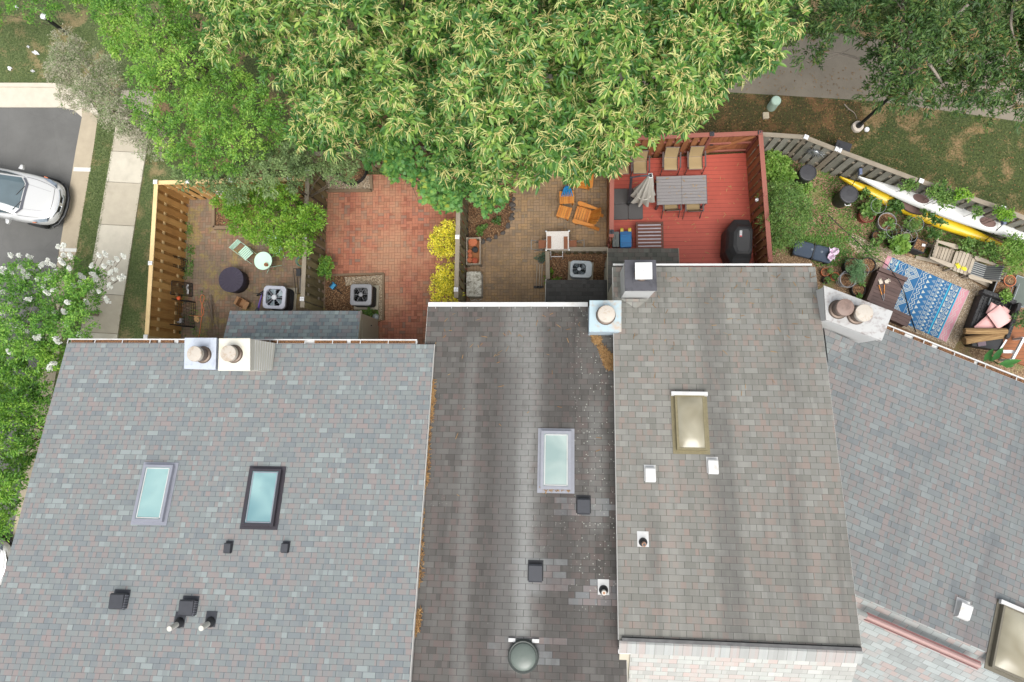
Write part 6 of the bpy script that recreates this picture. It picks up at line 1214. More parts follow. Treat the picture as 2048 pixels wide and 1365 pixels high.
    for s in (-1, 1):
        side = [L(gb[2], gt[2], .12), L(gb[3], gt[3], .12), L(gb[4], gt[4], .12), L(gb[3], gt[3], .88), L(gb[2], gt[2], .88)]; side = [(side[0][0], .0, 0)]+side if False else side
        q = [(p[0], s*(p[1]+.014), p[2]+.004) for p in side]; m = MB(); m.add(q, [tuple(range(5)) if s < 0 else tuple(range(5))[::-1]]); m.build('side_window', M_cg, t)
        m = MB(); m.prism([(.72, s*.92), (.78, s*1.08), (.86, s*1.1), (.9, s*1.0), (.88, s*.92)], .95, 1.08); mo = m.build('mirror', paint, t, bevel=.03)
        # headlight, fog lamp slot, wheel
        m = MB(); m.add([(1.55, s*.79, .86), (1.98, s*.60, .76), (2.06, s*.52, .70), (1.99, s*.70, .68), (1.75, s*.80, .76)], [(0, 1, 2, 3, 4), (4, 3, 2, 1, 0)]); hl = m.build('headlight', plain('headlight', S(150, 160, 172), .15, .4, .3, 18), t); hl.location = (.035, 0, .045)
        m = MB(); m.box(1.62, s*.835, .80, .12, .03, .05, -s*.15); m.build('indicator', plain('amber', S(206, 120, 84), .3), hl)
        m = MB(); m.bar((1.95, s*.77, .45), (2.16, s*.62, .45), .05, .12); m.build('air_intake', M_black, t)
        for x in (1.38, -1.38):
            m = MB(); m.M = Matrix.Translation((x, s*.80, .33)) @ Matrix.Rotation(R(90), 4, 'X'); m.lathe([(.2, -.11), (.31, -.11), (.335, -.08), (.335, .08), (.31, .11), (.2, .11)], n=28); wh = m.build('wheel', M_tyre, t)
            m = MB(); m.M = Matrix.Translation((x, s*.80, .33)) @ Matrix.Rotation(R(90), 4, 'X'); m.lathe([(0, -s*.08*-1), (.06, -s*.1*-1), (.2, -s*.06*-1)], n=20)
            for i in range(5): a = i*2*math.pi/5; m.bar((.04*math.cos(a), .04*math.sin(a), s*.1), (.19*math.cos(a), .19*math.sin(a), s*.1), .04, .02)
            m.build('rim', M_steel, wh)
    gp = [(2.10, .50), (2.19, .26), (2.215, 0), (2.19, -.26), (2.10, -.50)]
    m = MB(); v = [(x+.045, y, .70) for x, y in gp]+[(x+.075, y*.9, .56) for x, y in gp]; m.add(v, [(i, i+1, 6+i, 5+i)[::-1] for i in range(4)]+[(i, i+1, 6+i, 5+i) for i in range(4)]); gr = m.build('grille', M_black, t)
    m = MB(); m.tube([(x+.055, y, .715) for x, y in gp], .02, 6); m.tube([(x+.085, y*.92, .575) for x, y in gp], .022, 6); m.build('chrome_strip', plain('chrome', S(214, 218, 222), .15, .9, .05), gr)
    m = MB(); m.M = Matrix.Translation((2.285, 0, .65)) @ Matrix.Rotation(R(75), 4, 'Y'); m.lathe([(.06, -.012), (.07, 0), (.06, .014), (0, .016)], n=20); m.build('emblem', plain('chrome', S(214, 218, 222), .15, .9, .05), gr)
    m = MB(); bp = [(1.98, .80), (2.16, .66), (2.30, .34), (2.33, 0), (2.30, -.34), (2.16, -.66), (1.98, -.80)]; m.tube([(x, y, .36) for x, y in bp], .05, 8); m.build('lower_bumper', M_black, t)
    return t
t_ = NT('silver_paint'); t_.base((.46, .46, .455), .25, .1); t_.b.inputs['Coat Weight'].default_value = .6; t_.b.inputs['Coat Roughness'].default_value = .05; M_paint = t_.mat
a = at(44, 392, 1.0); b = at(115, 408, .72); hd = math.atan2(b.y-a.y, b.x-a.x); dr = Vector((math.cos(hd), math.sin(hd), 0)); c = Vector((b.x, b.y, 0))-dr*2.22; c.z = .004
car('silver white car parked nose in towards the kerb', c, hd, M_paint)
c = at(14, 1112, .5); c.z = .004; car('silver car just showing past the left roof edge', c-Vector((2.1, .0, 0)), R(-8), M_paint)
GAIN = 1.5
# ================================================================== foliage
def leafmat(name, cols, rough=.5, transl=.4, vary=.35, nscale=1.1, spec=.4, k=1.35):
    cols = [sc(c, k) for c in cols]
    t = NT(name); r = t.node('ShaderNodeNewGeometry').outputs['Random Per Island']; n = t.noise(t.coord(), nscale, 3, .6)
    f = t.math('ADD', t.math('MULTIPLY', r, 1-vary), t.math('MULTIPLY', t.val(n, .32, .68, 0, 1), vary))
    k = len(cols); col = t.ramp(f, [(i/max(1, k-1), c) for i, c in enumerate(cols)])
    t.base(col, rough, 0, spec); tr = t.node('ShaderNodeBsdfTranslucent'); t.link(col, tr.inputs[0]) if False else t.put(tr.inputs[0], t.mix(1.0, col, (1.0, 1.02, .8), 'MULTIPLY'))
    mx = t.node('ShaderNodeMixShader'); mx.inputs[0].default_value = transl; t.link(t.b.outputs[0], mx.inputs[1]); t.link(tr.outputs[0], mx.inputs[2]); t.link(mx.outputs[0], t.out.inputs[0]); return t.mat
TPL = {'curl': ([v for q in (0, .25, .5, .75, 1) for v in ((q, .5 if q < 1 else .2, .0), (q, -.5 if q < 1 else -.2, .0))], [(2*q, 2*q+1, 2*q+3, 2*q+2) for q in range(4)]),
       'leaf': ([(0, 0, 0), (.32, .5, .14), (.72, .36, .1), (1, 0, 0), (.72, -.36, .1), (.32, -.5, .14)], [(0, 3, 2, 1), (0, 5, 4, 3)]),
       'fine': ([(0, 0, 0), (.5, .5, .1), (1, 0, 0), (.5, -.5, .1)], [(0, 3, 2, 1)]),
       'strip': ([(0, .5, 0), (0, -.5, 0), (.35, .5, .1), (.35, -.5, .1), (.7, .5, .1), (.7, -.5, .1), (1, .22, 0), (1, -.22, 0)], [(0, 1, 3, 2), (2, 3, 5, 4), (4, 5, 7, 6)]),
       'lobed': ([(0, 0, 0), (.16, -.5, .05), (.42, -.34, 0), (.62, -.56, .04), (.66, -.2, 0), (1, 0, -.05), (.66, .2, 0), (.62, .56, .04), (.42, .34, 0), (.16, .5, .05)], [(0, 1, 2, 8, 9), (2, 3, 4, 6, 7, 8), (4, 5, 6)])}
def unit(a): return a/np.maximum(np.linalg.norm(a, axis=-1, keepdims=True), 1e-9)
def leaf_mesh(name, B, D, N, L, W, tpl, mat, parent=None, off=(0, 0, 0), droop=0.0):
    V0, Fs = TPL[tpl]; V0 = np.array(V0); n = len(B); k = len(V0); D = unit(D); S_ = unit(np.cross(D, N)); Nn = np.cross(S_, D)
    L = np.broadcast_to(np.asarray(L, float), (n,)); W = np.broadcast_to(np.asarray(W, float), (n,)); dr = np.broadcast_to(np.asarray(droop, float), (n,))
    t = V0[None, :, 0:1]; P = B[:, None, :]+D[:, None, :]*t*L[:, None, None]+S_[:, None, :]*V0[None, :, 1:2]*W[:, None, None]+Nn[:, None, :]*V0[None, :, 2:3]*W[:, None, None]
    P = P.copy(); P[:, :, 2] -= dr[:, None]*(V0[None, :, 0]**2)*L[:, None]; P -= np.array(off)
    me = bpy.data.meshes.new(name); me.vertices.add(n*k); me.vertices.foreach_set('co', P.reshape(-1).astype(np.float32))
    per = sum(len(f) for f in Fs); li = np.concatenate([np.array(f) for f in Fs]); loops = (np.arange(n)[:, None]*k+li[None, :]).reshape(-1)
    tot = np.tile([len(f) for f in Fs], n); st = np.concatenate([[0], np.cumsum(tot)[:-1]])
    me.loops.add(len(loops)); me.loops.foreach_set('vertex_index', loops.astype(np.int32)); me.polygons.add(len(tot)); me.polygons.foreach_set('loop_start', st.astype(np.int32)); me.polygons.foreach_set('loop_total', tot.astype(np.int32))
    me.materials.append(mat); me.update(calc_edges=True); o = bpy.data.objects.new(name, me); COL.objects.link(o)
    if parent is not None: o.parent = parent
    return o
def inside(poly, u, v):
    p = np.array(poly); q = np.roll(p, -1, 0); c = np.zeros(len(u), bool)
    for (x1, y1), (x2, y2) in zip(p, q): c ^= ((y1 > v) != (y2 > v)) & (u < (x2-x1)*(v-y1)/((y2-y1) if y2 != y1 else 1e-9)+x1)
    return c
def edge_dist(poly, u, v):
    p = np.array(poly, float); q = np.roll(p, -1, 0); d = np.full(len(u), 1e9)
    for a, b in zip(p, q):
        e = b-a; t = np.clip(((u-a[0])*e[0]+(v-a[1])*e[1])/max(e@e, 1e-9), 0, 1); d = np.minimum(d, np.hypot(u-a[0]-t*e[0], v-a[1]-t*e[1]))
    return d
def unproj(u, v, z):
    r = (CR @ np.stack([(u-1024)/F, -(v-682.5)/F, -np.ones_like(u)])).T; t = (z-CH)/r[:, 2]; return np.stack([r[:, 0]*t, r[:, 1]*t, z], 1)
def sample(poly, n, rng):
    p = np.array(poly); out = []
    while sum(len(o) for o in out) < n:
        u = rng.uniform(p[:, 0].min(), p[:, 0].max(), n*3); v = rng.uniform(p[:, 1].min(), p[:, 1].max(), n*3); k = inside(poly, u, v); out.append(np.stack([u[k], v[k]], 1))
    return np.concatenate(out)[:n]
def crown(poly, z0, z1, dome, cr, per, spacing, fill, rng, flat=.75, jz=.35, fd=.3):
    """cluster positions and outward directions over a lumpy dome standing over a traced outline"""
    q = sample(poly, 6000, rng); d = edge_dist(poly, q[:, 0], q[:, 1]); keep = []
    sp = spacing; g = {}
    for i in range(len(q)):
        if d[i] < cr*60: continue
        key = (int(q[i, 0]//sp), int(q[i, 1]//sp)); ok = True
        for a in (-1, 0, 1):
            for b in (-1, 0, 1):
                for j in g.get((key[0]+a, key[1]+b), ()):
                    if (q[j, 0]-q[i, 0])**2+(q[j, 1]-q[i, 1])**2 < sp*sp: ok = False
        if ok: g.setdefault(key, []).append(i); keep.append(i)
    keep = np.array(keep if keep else [int(np.argmax(d))]); q = q[keep]; d = d[keep]; h = lambda dd: z0+(z1-z0)*np.sqrt(np.clip(1-(1-np.clip(dd/dome, 0, 1))**2, 0, 1))
    C = unproj(q[:, 0], q[:, 1], h(d)+rng.normal(0, jz, len(q))); m = len(C); r = cr*rng.uniform(.7, 1.35, m)
    k = rng.poisson(per*(r/cr)**2)+1; idx = np.repeat(np.arange(m), k); O = unit(rng.normal(0, 1, (len(idx), 3))+np.array([0, 0, .75])); O[:, 2] = np.where(O[:, 2] < -.25, -O[:, 2], O[:, 2])
    P = C[idx]+O*(r[idx]*rng.uniform(.7, 1.08, len(idx)))[:, None]*np.array([1, 1, flat])
    if fill:
        f = sample(poly, fill, rng); df = edge_dist(poly, f[:, 0], f[:, 1]); ok = df > cr*30; f, df = f[ok], df[ok]; Pf = unproj(f[:, 0], f[:, 1], h(df)-rng.uniform(fd, .55*(z1-z0)+.4+fd, len(f))); P = np.concatenate([P, Pf]); O = np.concatenate([O, unit(rng.normal(0, 1, Pf.shape)+[0, 0, .5])])
    return P, O, C
def spray(P, O, k, rng, spread=.75, jit=.05, up=.9, outw=.7, flatz=.6):
    i = np.repeat(np.arange(len(P)), k); g = rng.normal(0, 1, (len(i), 3)); g[:, 2] *= flatz; D = unit(O[i]*outw+g*spread); B = P[i]+rng.normal(0, jit, (len(i), 3)); N = unit(rng.normal(0, .35, (len(i), 3))+np.array([0, 0, up])+O[i]*.3); return B, D, N, i
M_bark = plain('bark', S(112, 98, 84), .9, 0, .3, 10, .4); M_barkg = plain('bark_grey', S(168, 156, 142), .9, 0, .2, 10, .3)
def trunk(root, base, C, r, rng, nl, bark, hfork, lim_r=.05):
    m = MB(); top = Vector((float(C[:, 0].mean()), float(C[:, 1].mean()), hfork))-root.location; m.tube(bez([(0, 0, -.05), (top.x*.35+.06, top.y*.35, hfork*.5), top], 5), r, 10, r1=r*.6); tr = m.build('trunk', bark, root)
    pick = rng.permutation(len(C))[:nl]; m = MB()
    for j in pick:
        e = Vector(C[j])-root.location; e.z -= .1; md = top.lerp(e, .5)+Vector((rng.normal(0, .15), rng.normal(0, .15), .15)); m.tube(bez([top, md, e], 5), lim_r, 6, r1=lim_r*.2)
        for q in range(2):
            a = md.lerp(e, rng.uniform(.2, .8)); b = a+Vector((rng.normal(0, .35), rng.normal(0, .35), rng.uniform(0, .3))); m.tube([a, b], lim_r*.35, 5, r1=.004)
    m.build('limbs', bark, tr)
def plant(name, label, cat, poly, z0, z1, cfg, mats, seed, group=None, tr=None, extra=None):
    rng = np.random.default_rng(seed); P, O, C = crown(poly, z0, z1, cfg.get('dome', 90), cfg['cr'], cfg['per'], cfg['sp'], cfg.get('fill', 0), rng, cfg.get('flat', .75), cfg.get('jz', .3), cfg.get('fd', .3))
    b = Vector((float(C[:, 0].mean()), float(C[:, 1].mean()), cfg.get('ground', 0.0)))
    if cfg.get('base'): b = at(*cfg['base'], 0)
    if cfg.get('lean'): b.x += cfg['lean'][0]; b.y += cfg['lean'][1]
    root = thing(name, label, cat, b, 0, group); off = tuple(b)
    B, D, N, i = spray(P, O, cfg['k'], rng, cfg.get('spread', .75), cfg.get('jit', .05), outw=cfg.get('outw', .7)); n = len(B); L = cfg['L']*rng.uniform(.65, 1.2, n)
    leaf_mesh('crown' if tr else 'foliage', B, D, N, L, L*cfg['w'], cfg.get('tpl', 'fine'), mats, root, off, cfg.get('droop', .15)*rng.uniform(.3, 1.6, n))
    if tr: trunk(root, b, C, tr[0], rng, tr[1], tr[2], z0*tr[3] if len(tr) > 3 else z0*.8, tr[4] if len(tr) > 4 else .05)
    else:
        m = MB()
        for j in rng.permutation(len(C))[:5]: e = Vector(C[j])-b; m.tube([(e.x*.15, e.y*.15, 0), (e.x*.6, e.y*.6, e.z*.6), e], .012, 5, r1=.005)
        m.build('stem', M_bark, root)
    if extra: extra(root, off, P, O, C, rng)
    return root
# ---- chestnuts in flower
G_chest = leafmat('chestnut_leaf', [S(42, 82, 36), S(62, 104, 46), S(86, 126, 56), S(116, 150, 68), S(168, 190, 94)], .4, .36, .4, .7, .4, k=1.6)
G_catkin = leafmat('chestnut_catkin', [S(164, 178, 100), S(188, 198, 124), S(206, 210, 144), S(196, 178, 112), S(214, 218, 152)], .7, .25, .3, 1.6, .2)
def catkins(root, off, P, O, C, rng):
    top = P[:, 2] > np.percentile(P[:, 2], 12); sel = rng.random(len(P)) < .8; Pc, Oc = P[top & sel], O[top & sel]; i = np.repeat(np.arange(len(Pc)), 12); g = rng.normal(0, 1, (len(i), 3)); g[:, 2] = np.abs(g[:, 2])*.5; D = unit(g+Oc[i]*.75+np.array([0, 0, .1])); B = Pc[i]+rng.normal(0, .025, (len(i), 3))+np.array([0, 0, .05]); n = len(B)
    leaf_mesh('catkins', B, D, unit(rng.normal(0, .4, (n, 3))+[0, 0, 1]), rng.uniform(.13, .26, n), rng.uniform(.013, .022, n), 'curl', G_catkin, root, off, rng.uniform(.3, 1.1, n))
chest = dict(fd=1.1, cr=.46, per=17, sp=45, fill=1100, k=15, L=.20, w=.34, tpl='leaf', dome=170, jit=.06, spread=.75, droop=.35, flat=.75, jz=.75)
plant('chestnut_tree', 'left chestnut tree with pale catkins, above the red brick yard', 'tree', [(365, -200), (372, 10), (395, 80), (440, 130), (510, 150), (560, 180), (578, 230), (592, 300), (646, 318), (700, 292), (743, 274), (793, 300), (845, 312), (885, 250), (905, 120), (905, -200)], 5.6, 8.6, chest, G_chest, 1, 'flowering chestnut trees', (.2, 9, M_bark, .7), catkins)
plant('chestnut_tree', 'large chestnut tree thick with pale catkins, reaching over the adirondack chairs and deck', 'tree', [(850, -200), (845, 60), (850, 180), (836, 296), (866, 342), (890, 372), (919, 388), (1000, 378), (1044, 382), (1111, 360), (1187, 368), (1238, 348), (1248, 300), (1280, 296), (1330, 276), (1384, 268), (1416, 262), (1450, 226), (1464, 194), (1490, 178), (1541, 146), (1560, 118), (1584, 90), (1596, 35), (1570, -40), (1600, -200)], 5.4, 9.0, dict(chest, fill=1700), G_chest, 2, 'flowering chestnut trees', (.24, 12, M_bark, .7), catkins)
# ---- the other trees
G_bright = leafmat('bright_leaf', [S(60, 100, 42), S(86, 130, 52), S(110, 152, 60), S(136, 174, 72), S(176, 202, 98)], .5, .38, .45, .8, k=1.6)
G_sage = leafmat('sage_leaf', [S(80, 104, 64), S(106, 130, 80), S(128, 150, 94), S(152, 172, 108)], .55, .32, .4)
G_grey = leafmat('grey_seed', [S(110, 118, 88), S(160, 156, 134), S(176, 170, 150), S(146, 150, 118), S(108, 136, 76), S(186, 180, 160)], .7, .25, .45, 1.3)
G_maple = leafmat('maple_leaf', [S(66, 118, 62), S(92, 146, 76), S(112, 162, 84), S(132, 176, 88), S(188, 196, 84)], .5, .35, .3)
G_lime = leafmat('lime_leaf', [S(68, 112, 34), S(94, 140, 42), S(116, 160, 50), S(138, 178, 60), S(166, 192, 80)], .5, .38, .35, 1.5)
G_willow = leafmat('willow_oak_leaf', [S(40, 66, 32), S(56, 88, 40), S(72, 104, 48), S(94, 124, 60), S(124, 130, 66)], .5, .32, .3, k=1.3)
fine = dict(fd=.6, cr=.33, per=26, sp=31, fill=320, k=16, L=.095, w=.42, tpl='fine', dome=120, jit=.05, droop=.25, flat=.8, jz=.5, outw=1.0, spread=.6)
plant('broadleaf_tree', 'bright green small leaved tree between the grey shrub and the chestnuts', 'tree', [(140, -200), (150, 20), (200, 90), (240, 120), (258, 180), (246, 218), (296, 270), (316, 318), (345, 356), (400, 372), (455, 366), (525, 336), (566, 296), (585, 230), (550, 170), (490, 140), (430, 110), (400, 60), (390, -200)], 3.4, 6.0, fine, G_bright, 3, 'leafy trees behind the yards', (.15, 9, M_bark, .8))
plant('broadleaf_tree', 'dull sage green tree hanging over the back fence of the mossy brick yard', 'tree', [(312, 316), (338, 368), (420, 394), (520, 402), (600, 392), (645, 356), (704, 372), (724, 332), (750, 292), (700, 290), (640, 300), (590, 280), (550, 280), (480, 320), (400, 340)], 2.6, 4.6, dict(fine, dome=60, cr=.3, fill=260), G_sage, 4, 'leafy trees behind the yards', (.08, 5, M_bark, .6, .025))
plant('smoke_tree', 'grey beige shrubby tree gone to seed by the road corner', 'tree', [(90, 112), (118, 55), (170, 70), (215, 105), (248, 130), (262, 185), (295, 215), (320, 258), (350, 300), (335, 330), (280, 312), (228, 276), (186, 240), (136, 222), (112, 194), (94, 152)], 1.9, 3.7, dict(fine, cr=.3, sp=24, per=30, L=.075, w=.34, fill=220, dome=70), G_grey, 5, None, (.1, 8, M_barkg, .7))
plant('maple_tree', 'maple with lobed leaves and yellow tips between the red brick and paved yards', 'tree', [(708, 284), (760, 268), (830, 285), (880, 330), (940, 360), (1010, 372), (1025, 395), (1008, 424), (965, 430), (930, 402), (926, 436), (880, 440), (846, 410), (815, 370), (765, 355), (724, 336)], 2.3, 4.2, dict(fine, cr=.3, sp=26, per=17, k=8, L=.14, w=.95, tpl='lobed', fill=160, dome=60), G_maple, 6, None, (.1, 7, M_bark, .8))
plant('small_tree', 'small bright yellow green tree standing in the timber edged bed', 'tree', [(420, 392), (500, 370), (540, 354), (585, 366), (606, 400), (655, 414), (668, 432), (645, 450), (654, 474), (624, 484), (620, 510), (590, 520), (542, 514), (518, 494), (498, 494), (476, 472), (458, 468), (444, 434), (422, 424)], 1.9, 3.3, dict(fine, fd=.3, cr=.27, sp=22, per=28, k=14, L=.09, w=.45, fill=320, dome=60, outw=1.1, spread=.55), G_lime, 7, None, (.07, 10, M_bark, .7, .03))
def pods(root, off, P, O, C, rng):
    s = P[rng.random(len(P)) < .13]; i = np.repeat(np.arange(len(s)), 6); n = len(i); leaf_mesh('seed_tassels', s[i]+rng.normal(0, .04, (n, 3))+[0, 0, .04], unit(rng.normal(0, 1, (n, 3))*[1, 1, .3]), np.tile([0., 0, 1], (n, 1))+rng.normal(0, .3, (n, 3)), rng.uniform(.07, .14, n), .02, 'strip', leafmat('tassel', [S(116, 92, 64), S(142, 116, 80), S(170, 150, 84)], .8, .15, k=1), root, off, .5)
    m = MB()
    for pts in ([(1935, 10, 8.3), (1893, 58, 8.2), (1878, 95, 8.1), (1845, 130, 7.7), (1800, 165, 7.0)], [(1893, 58, 8.2), (1850, 90, 7.7), (1805, 112, 7.2), (1765, 108, 6.7)], [(1675, 5, 6.8), (1665, 30, 6.6), (1652, 60, 6.2)], [(2030, 0, 8.0), (2022, 50, 7.8), (2040, 110, 7.4)], [(1860, 130, 7.6), (1890, 175, 7.0), (1905, 205, 6.4)]):
        q = [at(u, v, z+.45)-Vector(off) for u, v, z in pts]; m = MB(); m.tube(bez(q, 5), .035, 6, r1=.012); m.build('bare_limb', M_barkg, root)
plant('willow_oak', 'dark narrow leaved tree with bare grey limbs over the upper path', 'tree', [(1575, -200), (1592, 20), (1568, 112), (1596, 140), (1645, 145), (1662, 100), (1684, 82), (1722, 105), (1738, 160), (1712, 172), (1742, 216), (1790, 238), (1850, 222), (1920, 244), (1962, 248), (1988, 222), (2020, 254), (2070, 225), (2200, 250), (2330, 60), (2330, -200)], 4.8, 8.2, dict(fine, cr=.4, sp=33, per=24, k=15, L=.13, w=.26, fill=700, dome=150, droop=.4, outw=1.0, base=(1840, -40)), G_willow, 8, None, (.22, 12, M_barkg, .75), pods)
# ---- crape myrtle in white bloom and the green shrub below it
G_myrtle = leafmat('myrtle_leaf', [S(46, 84, 34), S(70, 116, 44), S(96, 144, 54), S(126, 170, 68), S(158, 194, 88)], .5, .36, .4, k=1.55)
G_petal = leafmat('white_petal', [(.74, .75, .73), (.82, .82, .8), (.78, .8, .78)], .8, .25, .2, k=1)
BL = [(65, 185), (115, 185), (180, 195), (20, 265), (250, 245), (290, 225), (320, 245), (385, 125), (350, 135), (385, 185), (425, 190), (100, 370), (85, 350), (170, 310), (150, 320), (225, 330), (40, 330), (70, 290), (145, 285), (380, 235), (420, 265), (370, 220), (340, 280), (445, 370), (490, 310), (505, 320), (490, 355), (555, 250), (565, 300), (580, 330), (600, 185), (640, 180), (710, 210), (750, 190), (630, 250), (670, 230), (705, 275), (690, 330), (730, 325), (750, 315), (670, 290), (330, 395), (285, 410), (265, 375), (175, 450), (65, 470), (15, 540), (390, 530), (335, 530), (398, 610), (410, 470), (110, 615), (165, 645), (150, 650), (75, 620), (235, 680), (220, 690), (345, 690), (350, 710), (480, 665), (525, 470), (650, 460), (600, 405), (20, 405), (285, 320), (317, 320), (665, 375), (55, 770), (300, 870), (325, 840), (20, 290), (120, 255)]
def blooms(root, off, P, O, C, rng):
    c = np.array([tuple(az('8', x, y, 4.35-.9*max(0, (x-480)/300)-.4*max(0, (260-y)/140))) for x, y in BL]); i = np.repeat(np.arange(len(c)), 170); g = rng.normal(0, 1, (len(i), 3)); r = rng.uniform(.42, .85, len(c))[i]; ax = unit(rng.normal(0, .5, (len(c), 3))+[0, 0.5, .9])[i]; s = rng.uniform(0, 1, (len(i), 1)); B = c[i]+ax*(s-.3)*.2*r[:, None]+unit(g)*(.078*(1.1-.75*s))*rng.uniform(.55, 1, (len(i), 1))*r[:, None]; n = len(B)
    leaf_mesh('blossoms', B, unit(g), unit(rng.normal(0, 1, (n, 3))+[0, 0, .6]), rng.uniform(.03, .05, n), .035, 'fine', G_petal, root, off)
    m = MB()
    for k in range(len(c)): e = Vector(c[k])-Vector(off); d = Vector((e.x*.82, e.y*.82, e.z-.45)); m.tube([d, e], .008, 4, r1=.005)
    m.build('flower_stalks', M_bark, root)
plant('crape_myrtle', 'crape myrtle covered in white flower panicles beside the road', 'tree', [(-120, 540), (-60, 530), (20, 522), (70, 518), (112, 528), (140, 508), (170, 528), (200, 535), (232, 538), (238, 562), (206, 580), (196, 610), (210, 650), (186, 676), (140, 690), (60, 720), (-120, 720)], 2.9, 4.3, dict(fine, cr=.32, sp=26, per=24, L=.085, fill=260, dome=70, lean=(-.2, .3)), G_myrtle, 9, None, (.1, 9, M_barkg, .75), blooms)
plant('large_shrub', 'tall bright green shrub along the left wall below the crape myrtle', 'shrub', [(-140, 690), (60, 690), (150, 672), (140, 720), (112, 790), (96, 860), (66, 930), (44, 1010), (26, 1090), (-30, 1092), (-140, 1120)], 2.2, 4.4, dict(fine, cr=.3, sp=26, per=26, k=15, L=.11, w=.36, fill=650, dome=80, outw=1.1), leafmat('shrub_leaf', [S(46, 84, 32), S(74, 120, 44), S(104, 150, 56), S(136, 178, 70), S(172, 202, 88)], .5, .36, .4, k=1.6), 10, None, (.08, 10, M_bark, .6, .03))
plant('shrub', 'leafy shrub with pinkish bare patches in the top left corner', 'shrub', [(-100, -100), (165, -100), (148, 15), (112, 42), (70, 62), (30, 55), (-100, 90)], .8, 2.2, dict(fine, cr=.26, sp=28, per=16, L=.09, fill=60, dome=60), G_myrtle, 11)
# ---- shrubs and bedding
G_yel = leafmat('golden_leaf', [S(72, 104, 32), S(150, 154, 44), S(206, 190, 50), S(228, 220, 76), S(244, 238, 120)], .5, .34, .25, 3, k=1.9)
ybush = dict(cr=.2, per=26, sp=15, fill=90, k=11, L=.06, w=.6, tpl='fine', dome=34, jit=.04, flat=.8, jz=.1)
plant('golden_shrub', 'golden variegated shrub by the fence, the one farther from the roof', 'shrub', [px('3', *p) for p in ((330, 380), (200, 372), (112, 430), (70, 520), (48, 600), (60, 670), (110, 715), (200, 745), (330, 700))], .35, 1.25, ybush, G_yel, 12, 'golden shrubs along the fence')
plant('golden_shrub', 'golden variegated shrub by the fence, the one touching the white gutter', 'shrub', [px('3', *p) for p in ((330, 690), (230, 715), (110, 780), (72, 870), (62, 960), (76, 1040), (110, 1100), (330, 1100))], .35, 1.2, ybush, G_yel, 13, 'golden shrubs along the fence')
G_mid = leafmat('mid_leaf', [S(48, 82, 40), S(72, 108, 50), S(96, 132, 64), S(124, 156, 80)], .5, .3, .4); G_herb = leafmat('herb_leaf', [S(66, 100, 48), S(92, 128, 60), S(116, 150, 72), S(146, 174, 92)], .5, .32, .3); G_fresh = leafmat('fresh_leaf', [S(84, 124, 48), S(112, 152, 62), S(138, 174, 80), S(166, 194, 100)], .5, .36, .3)
plant('round_shrub', 'dense round green shrub at the right hand side of the deck fence', 'shrub', [px('5', *p) for p in ((40, 600), (80, 470), (190, 385), (340, 385), (440, 490), (485, 640), (440, 780), (370, 880), (255, 930), (180, 960), (130, 890), (95, 760))], .4, 2.0, dict(fine, fd=.3, cr=.2, sp=17, per=28, k=12, L=.07, fill=220, dome=60, jz=.2), G_herb, 14)
small = dict(cr=.12, per=12, sp=10, fill=0, k=7, L=.09, w=.6, tpl='leaf', dome=20, jit=.03, flat=.7, jz=.06)
def bed(label, zk, pts, z0, z1, mat, seed, name='garden_plant', grp=None, **kw): return plant(name, label, 'plant', [px(zk, *p) for p in pts], z0, z1, dict(small, **kw), mat, seed, grp)
bed('bright ivy like ground plant in the corner between deck fence and grey fence', '5', ((88, 175), (200, 165), (290, 225), (312, 300), (345, 390), (200, 405), (100, 380)), .2, .7, G_fresh, 15, 'ivy', per=14, L=.1, w=.8)
bed('bright green plant below the black compost bin', '5', ((330, 395), (440, 395), (470, 440), (400, 520), (340, 470)), .1, .4, G_fresh, 16)
bed('low bushy green plant against the mossy fence beside the mulch bed', '2', ((1195, 600), (1260, 575), (1306, 650), (1298, 730), (1240, 768), (1195, 720)), .15, .75, G_bright, 17, 'small_shrub', L=.07, k=10)
bed('low green plant in the middle of the curved bed', '3', ((450, 440), (510, 385), (575, 420), (575, 500), (510, 530), (455, 500)), .04, .2, G_herb, 18, per=7); bed('small tuft of herb near the stone edge of the curved bed', '3', ((580, 385), (650, 385), (660, 430), (600, 445)), .04, .2, G_mid, 19, per=9)
bed('small dark spiky plant in the blue pot', '3', ((930, 690), (985, 670), (1015, 720), (985, 765), (940, 755)), .2, .4, leafmat('spiky_leaf', [S(50, 78, 66), S(76, 104, 84), S(104, 128, 100)], .5, .2), 20, L=.12, w=.16, k=12)
bed('lime green sprout in the mulch beside the dark shed', '3', ((1025, 845), (1060, 840), (1080, 880), (1040, 890)), .05, .3, G_lime, 21, L=.2, w=.22, per=5, k=5)
bed('leafy plant beside the tan wall of the grey shingled shed', '2', ((1490, 975), (1560, 950), (1600, 990), (1590, 1020), (1520, 1010)), .1, .4, G_herb, 22)
vine = dict(per=16, L=.085, w=.5, cr=.14, sp=11)
bed('vine tangle on the grey fence above the middle of the white kayak', '5', ((1075, 425), (1170, 355), (1265, 380), (1290, 435), (1200, 460), (1100, 445)), 1.4, 1.8, G_herb, 23, 'vine', 'vines on the grey fence', **vine)
bed('broad green vine mass hanging over the white kayak', '5', ((1290, 490), (1330, 430), (1420, 375), (1520, 450), (1590, 505), (1490, 585), (1380, 560)), 1.45, 1.95, G_herb, 24, 'vine', 'vines on the grey fence', **vine)
bed('yellow green vine shoots sticking up over the fence top', '5', ((1510, 490), (1560, 410), (1620, 430), (1700, 495), (1600, 545), (1530, 535)), 1.7, 2.1, G_lime, 25, 'vine', 'vines on the grey fence', **vine)
bed('thin vine hanging beside the bluish kayak hanger', '5', ((1610, 630), (1700, 560), (1775, 590), (1760, 630), (1680, 660)), 1.3, 1.7, G_herb, 26, 'vine', 'vines on the grey fence', **vine)
